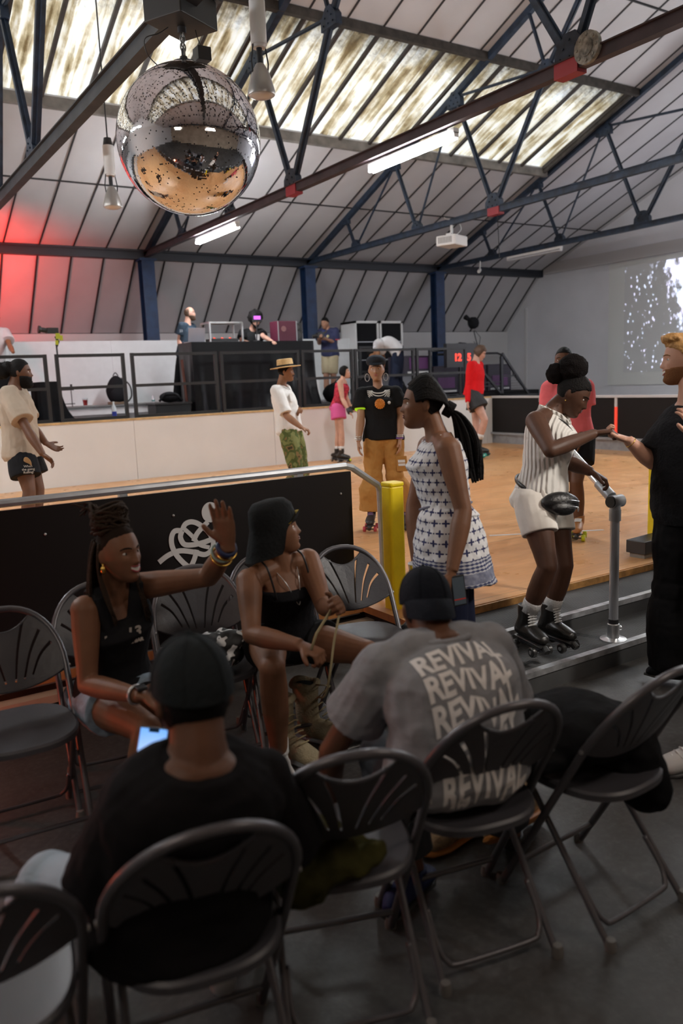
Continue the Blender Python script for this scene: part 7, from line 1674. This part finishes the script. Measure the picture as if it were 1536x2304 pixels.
def bald():
    d = 14.4; base = G(410, 925, 1.21); z0 = 1.21
    f = simple('bald', 'balding man with glasses and printed navy T-shirt at the left of the decks', base, P(418, 796, d), P(421, 731, d), P(427, 706, d), (1, 0, .3), (1, 0, .6),
               {'R': (P(403, 766, d-.1), P(408, 792, d-.3)), 'L': (P(432, 768, d-.05), P(428, 785, d-.28))}, {'R': (base+Vector((-.05, 0, .48)), base+Vector((-.08, 0, .09)), base+Vector((.05, -.15, .02))), 'L': (base+Vector((.14, 0, .48)), base+Vector((.14, 0, .09)), base+Vector((.25, -.15, .02)))},
               S_=1.0, sex='m', voxel=.009)
    f.done(body(f, t1=1.05), 'body', pale2); f.face(brow=(.06, .03, .02), lips=(.40, .16, .14))
    tee(f, mat('navy_tee', (.03, .045, .065), .85, bump=.3), sl=.6, fl=.03, add=.02)
    V = f.V; R3 = Matrix((V(.9, 0, .3), V(0, 1, 0), V(-.3, 0, .9))).transposed().to_4x4(); c = f.frame(.6)[0]
    for s_, sz, dz in (('STI', .13, .0), ('CHA', .09, -.13)): o = text_mesh(s_, sz, mat('tee_print', (.4, .45, .5), .7), 'lettering', f.root, R3, extrude=.002); o.data.transform(Matrix.Translation(c+V(.35, 0, 1)*.158+V(1, 0, 0)*.04+Z3*(.03+dz)-f.base))
    o = text_mesh('23', .06, MATS['tee_print'], 'sleeve_lettering', f.root, Matrix((V(1, 0, 0), V(0, 1, 0), V(0, 0, 1))).transposed().to_4x4(), extrude=.002); o.data.transform(Matrix.Translation(f.J['sR'].lerp(f.J['eR'], .35)+V(0, 0, 1)*.095-f.base))
    mb = MB(); vs, fs = HEAD
    mb.add([f.HM @ (v*(1.10+.1*noise.noise(v*9)) if (v.y < .02 and -.22 < v.z < .33 and (abs(v.x) > .1 or v.y < -.2)) else v*.9) for v in vs], fs); f.done(mb, 'hair', hair_brown, sm=1)
    beard(f, hair_brown, .02)
    mb = MB()
    for sx in (-1, 1): y_ = surf(.135, .03)+.04; mb.tube([f.HM @ Vector((sx*.14+.075*math.cos(t), y_, .02+.055*math.sin(t))) for t in np.linspace(0, 2*PI, 16, endpoint=False)], .0022, 5, closed=True); mb.tube([f.HM @ Vector((sx*.21, y_, .03)), f.HM @ Vector((sx*.34, .05, .03)), f.HM @ Vector((sx*.34, -.1, 0))], .0022, 5)
    f.done(mb, 'glasses', silver, keep=True)
    shorts(f, black_cloth, 'trousers', ln=1.95, add=.02)
    for q in 'LR': shoe(f, q, boot_black, boot_black)
def curly():
    d = 14.9; base = P(575, 806, 14.9); base.z = 1.21; V = View(base)
    f = simple('curly', 'curly haired man in a black T-shirt leaning over the music decks on the stage', base, P(575, 806, d), P(566, 744, d-.15), P(575, 722, d-.3), (.15, -.6, 1), (.3, 0, 1),
               {'R': (P(543, 768, d-.25), P(560, 771, d-.55)), 'L': (P(592, 757, d-.4), P(612, 768, d-.6))}, {'R': (base+Vector((-.1, 0, .48)), base+Vector((-.1, 0, .09)), base+Vector((-.1, -.2, .02))), 'L': (base+Vector((.1, 0, .48)), base+Vector((.1, 0, .09)), base+Vector((.1, -.2, .02)))}, S_=1.0, sex='m', voxel=.009)
    mb = body(f); f.hand(mb, f.J['wR'], f.V(.6, -.2, .5), Vector((0, 0, -1)), f.V(0, 0, -1), curl=.3); f.hand(mb, f.J['wL'], f.V(.3, -.2, .8), Vector((0, 0, -1)), f.V(-1, 0, 0), curl=.3)
    f.done(mb, 'body', pale2); f.face(brow=(.02, .015, .01), lips=(.35, .14, .12)); tee(f, black_shirt, sl=.7, fl=.03, add=.02); shorts(f, black_cloth, 'trousers', ln=1.95)
    mb = MB(); mb.ell(f.HM @ Vector((0, -.24, .22)), f.hsz*.58, nu=40, nv=26, fn=lambda d_: d_*(1+.16*noise.noise(d_*4)+.10*noise.noise(d_*9)) if not (d_.z < .05 and (f.HM.to_3x3() @ d_).dot(f.V(0, 0, 1)) > 0 and False) else d_)
    f.done(mb, 'curly_hair', hair_black, keep=True)
    # let the face show: curls sit behind the face line
    beard(f, hair_black, .02)
    for q in 'LR': shoe(f, q, boot_black, boot_black)
def cameraman():
    d = 16.45; base = G(742, 905, 1.21)
    f = simple('cameraman', 'cameraman in a navy football shirt and beige shorts looking down at his camera', base, P(742, 797, d), P(738, 742, d), P(731, 727, d-.06), (-.6, -.3, .75), (-.5, 0, .85),
               {'R': (P(718, 772, d-.08), P(716, 762, d-.36)), 'L': (P(755, 772, d-.02), P(733, 763, d-.30))}, {'R': (P(734, 858, d-.02), P(736, 894, d), P(726, 905, d-.12)), 'L': (P(750, 858, d), P(748, 893, d+.03), P(742, 904, d-.12))}, S_=.98, sex='m', voxel=.009)
    mb = body(f); f.hand(mb, f.J['wR'], f.V(.3, .4, .6), f.V(1, 0, 0), Z3, curl=.8); f.hand(mb, f.J['wL'], f.V(-.8, .2, .3), f.V(-.3, 0, -.8), Z3, curl=.8)
    f.done(mb, 'body', mat('skin_warm', (.36, .18, .11), .5)); f.face(brow=(.02, .015, .01), lips=(.3, .12, .1)); o = tee(f, mat('navy_football_shirt', (.014, .02, .075), .7, bump=.3), sl=.7, fl=.03, add=.02)
    q = MB(); a, b_ = f.J['sL'], f.J['eL']; q.tube([a.lerp(b_, .66), a.lerp(b_, .73)], .092, 16); q.build('red_cuff', mat('cuff_red', (.5, .03, .04), .6), o, M=f.M0)
    q = MB(); 
    for i in range(3): p0 = f.frame(.98)[0]; q.tube([p0.lerp(f.J['sL'], .45+.22*i)+Z3*.065+f.V(0, 0, 1)*.03, p0.lerp(f.J['sL'], .5+.22*i)+Z3*.062-f.V(0, 0, 1)*.01], .007, 6)
    q.cyl(f.frame(.68)[0]-f.frame(.68)[1]*.06+f.frame(.68)[2]*.135, f.frame(.68)[0]-f.frame(.68)[1]*.06+f.frame(.68)[2]*.147, .03, n=16); q.build('shirt_badge', mat('badge_yellow', (.6, .55, .3), .6), o, M=f.M0)
    shorts(f, cloth_mat('beige_cotton', (.42, .36, .24), .85), 'beige_shorts', ln=.72, add=.016, fl=.01); mb = MB(); hair_cap(f, mb, 1.06, front=.28, back=-.2, side=.05, nz=.05); f.done(mb, 'hair', hair_black, sm=1)
    for q in 'LR': shoe(f, q, mat('grey_shoe', (.3, .3, .32), .6), lamp_white, sock=white_sock)
    c = f.J['wR'].lerp(f.J['wL'], .5)+f.V(-.35, .6, .4)*.09; t = thing('camera', 'black stills camera in the hands of the cameraman on the stage', 'camera', c)
    q = MB(); q.box((-.075, -.04, -.05), (.075, .04, .05)); q.box((-.03, -.035, .05), (.03, .035, .075)); q.build('body', black_plastic, t, bevel=.005); q = MB(); q.cyl((-.02, 0, 0), (-.15, .05, -.02), .038, n=16); q.build('lens', black_plastic, t)
    mb = MB(); n_ = f.nk; mb.tube(smooth_path([n_+f.frame(1)[1]*.05, n_.lerp(c, .5)+f.V(.3, 0, 1)*.10, c+Z3*.04]), .008, 6); f.done(mb, 'camera_strap', mat('strap_olive', (.14, .13, .05), .8), keep=True)
def bent():
    d = 15.3; base = G(885, 898, 1.21)
    f = simple('bent', 'person in a white T-shirt and dark navy trousers bending down beside the white cabinets', base, P(894, 796, d), P(850, 772, d), P(840, 796, d), (-.35, -.9, .2), (-1, -.3, .1),
               {'R': (P(850, 802, d-.2), P(852, 835, d-.25)), 'L': (P(862, 805, d+.18), P(860, 838, d+.2))}, {'R': (P(886, 848, d-.08), P(884, 890, d), P(874, 898, d-.05)), 'L': (P(896, 848, d+.1), P(892, 888, d+.1), P(882, 897, d+.1))}, S_=1.0, sex='m', voxel=.01, bend=.10, hup=(-.9, .4, 0), shdrop=0.0)
    f.fwd_hint = f.V(-.2, -1, 0)
    mb = body(f); f.hand(mb, f.J['wR'], -Z3, f.V(-1, 0, 0), f.V(0, 0, 1)); f.hand(mb, f.J['wL'], -Z3, f.V(-1, 0, 0), f.V(0, 0, 1)); f.done(mb, 'body', mid1); f.face()
    tee(f, cloth_mat('white_tee', (.62, .62, .64), .85), bottom=-.05, sl=.6, add=.02, fl=.03); shorts(f, mat('navy_chino', (.015, .02, .04), .85), 'navy_trousers', ln=1.95, add=.022, lo=.02)
    mb = MB(); hair_cap(f, mb, 1.05, front=.28, back=-.25, side=.0); f.done(mb, 'hair', hair_black, sm=1)
    for q in 'LR': shoe(f, q, boot_black, boot_black)
def pinkshorts():
    d = 13.65; base = G(765, 1037, .28)
    f = simple('pinkshorts', 'woman with black bob, red top and pink shorts by the stage front', base, P(760, 918, d), P(770, 856, d), P(775, 838, d), (1, .1, .2), (.9, 0, .2),
               {'R': (P(770, 898, d-.18), P(785, 925, d-.3)), 'L': (P(779, 895, d+.15), P(790, 922, d+.05))}, {'R': (P(768, 975, d-.08), P(768, 1018, d-.05), P(784, 1032, d-.1)), 'L': (P(761, 975, d+.08), P(758, 1018, d+.1), P(768, 1030, d+.05))}, S_=.90, sex='f', voxel=.008)
    mb = body(f); f.hand(mb, f.J['wR'], f.V(.5, -.7, 0), f.V(-.5, -.5, 0), f.V(1, 0, .2), curl=.3); f.hand(mb, f.J['wL'], f.V(.8, -.3, 0), f.V(-.3, -.8, 0), f.V(1, 0, .2), curl=.3); f.done(mb, 'body', pale1); f.face(smile=True, lips=(.5, .15, .14))
    rt = mat('red_print_top', (.4, .03, .05), .8, var=.7, vscale=22); mb = MB(); f.torso(mb, .02, .90, off=.02)
    for q in 'LR': c2_ = f.frame(.90)[0]; mb.tube([c2_, c2_.lerp(f.J['s'+q], .65)], [.045, .038], 12)
    f.done(mb, 'red_top', rt, disp=.01); shorts(f, cloth_mat('pink_cotton', (.62, .10, .27), .8), 'pink_shorts', ln=.42, add=.03, fl=.03, top=.14)
    mb = MB(); hair_cap(f, mb, 1.12, front=.26, back=-.45, side=-.30, nz=.06, nf=3); f.done(mb, 'bob_hair', hair_black, sm=1)
    for q in 'LR':
        mb = MB(); w = f.J['w'+q]; v = (w-f.J['e'+q]).normalized(); mb.tube([w-v*.05, w+v*.04], [.036, .042], 14); f.done(mb, 'wrist_guard', black_plastic, keep=True)
    for q in 'LR': roller_skate(f, q, boot_black, mat('wheel_dark', (.05, .05, .05), .4), sock=white_sock, name='inline_skate', toe_stop=mat('skate_yellow', (.5, .55, .02), .5))
def redskater():
    d = 13.35; base = G(1085, 1027, .28)
    f = simple('redskater', 'skater with brown hair looking down, in a red sweater and dark grey shorts', base, P(1066, 886, d), P(1069, 817, d), P(1079, 794, d), (.9, -.5, .1), (.9, 0, .35),
               {'R': (P(1053, 868, d-.12), P(1052, 905, d-.2)), 'L': (P(1074, 865, d+.15), P(1070, 900, d+.1))}, {'R': (P(1090, 945, d-.16), P(1077, 992, d-.05), P(1100, 1018, d-.12)), 'L': (P(1070, 952, d+.1), P(1076, 1003, d+.12), P(1092, 1022, d+.1))}, S_=1.03, sex='m', voxel=.008)
    mb = body(f); f.hand(mb, f.J['wR'], f.V(0, -1, 0), f.V(1, 0, 0), f.V(0, 0, 1)); f.hand(mb, f.J['wL'], f.V(0, -1, 0), f.V(1, 0, 0), f.V(0, 0, 1)); f.done(mb, 'body', pale2); f.face(brow=(.06, .03, .02))
    tee(f, mat('red_knit', (.62, .012, .015), .85, bump=.3, bscale=60), 'red_sweater', bottom=-.02, sl=1.0, add=.014, fl=.0)
    mb = MB()
    for q in 'LR': limb(mb, f.J['e'+q], f.J['w'+q], ARM_L, add=.014)
    f.done(mb, 'sweater_cuffs', MATS['red_knit']); shorts(f, mat('charcoal_shorts', (.04, .04, .042), .85, bump=.3), 'charcoal_shorts', ln=.55, add=.035, fl=.05, disp=.02)
    mb = MB(); hair_cap(f, mb, 1.13, front=.24, back=-.5, side=-.42, nz=.08, nf=3, seed=3); f.done(mb, 'hair', hair_brown, sm=1)
    for q in 'LR': roller_skate(f, q, boot_black, mat('wheel_teal', (.03, .35, .30), .4), sock=white_sock)
def salmon():
    d = 6.78; base = G(1292, 1212, .28)
    f = simple('salmon', 'man in a salmon pink T-shirt and black shorts skating behind the woman in white', base, P(1284, 990, d), P(1276, 865, d), P(1268, 812, d), (-.15, 0, 1), (.1, 0, 1),
               {'R': (P(1238, 945, d), P(1245, 1000, d-.1)), 'L': (P(1312, 935, d), P(1304, 985, d-.15))}, {'R': (P(1262, 1090, d-.05), P(1262, 1180, d+.1), P(1268, 1206, d-.1)), 'L': (P(1296, 1085, d-.1), P(1302, 1178, d), P(1296, 1202, d-.2))}, S_=.98, sex='m', voxel=.007, sw=.145)
    mb = body(f); f.hand(mb, f.J['wL'], f.V(-.1, -1, .2), f.V(-1, 0, 0), f.V(0, 0, 1)); f.hand(mb, f.J['wR'], f.V(0, -1, .2), f.V(1, 0, 0), f.V(0, 0, 1)); f.done(mb, 'body', dark1); f.face()
    tee(f, cloth_mat('salmon_cotton', (.85, .17, .19), .85), sl=.62, fl=.03, add=.022, bottom=-.04); shorts(f, black_cloth, 'black_shorts', ln=.55, add=.03, fl=.02)
    mb = MB(); hair_cap(f, mb, 1.03, front=.27, back=-.2, side=.03); f.done(mb, 'hair', hair_black, sm=1)
    for q in 'LR': roller_skate(f, q, mat('tan_boot', (.38, .16, .05), .5), mat('wheel_lime', (.60, .68, .02), .4), lace=lamp_white)
def leftman():
    d = 13.6; base = P(-14, 806, d); base.z = 1.21
    f = simple('leftman', 'person in white T-shirt behind the leftmost table, cut off by the picture edge', base, P(-14, 808, d), P(-8, 742, d), P(-12, 716, d), (.6, -.3, .6), (.6, 0, .8),
               {'R': (P(-34, 780, d-.1), P(-10, 800, d-.35)), 'L': (P(22, 778, d-.05), P(30, 793, d-.3))}, {'R': (base+Vector((-.1, 0, .48)), base+Vector((-.1, 0, .09)), base+Vector((-.1, -.2, .02))), 'L': (base+Vector((.1, 0, .48)), base+Vector((.1, 0, .09)), base+Vector((.1, -.2, .02)))}, S_=1.0, sex='m', voxel=.009)
    f.done(body(f), 'body', mid1); f.face(); tee(f, cloth_mat('white_tee', (0, 0, 0)), sl=.66, fl=.04, add=.025, off=.03); shorts(f, black_cloth, 'trousers', ln=1.95)
    mb = MB(); hair_cap(f, mb, 1.05, front=.28, back=-.25, side=.0); f.done(mb, 'hair', hair_black, sm=1)
    for q in 'LR': shoe(f, q, boot_black, boot_black)
for fn in (waving, bucket, blacktee, revival, patterned, whiteskater, manblack, tan, hatman, taupe, bald, curly, cameraman, bent, pinkshorts, redskater, salmon, leftman): fn()
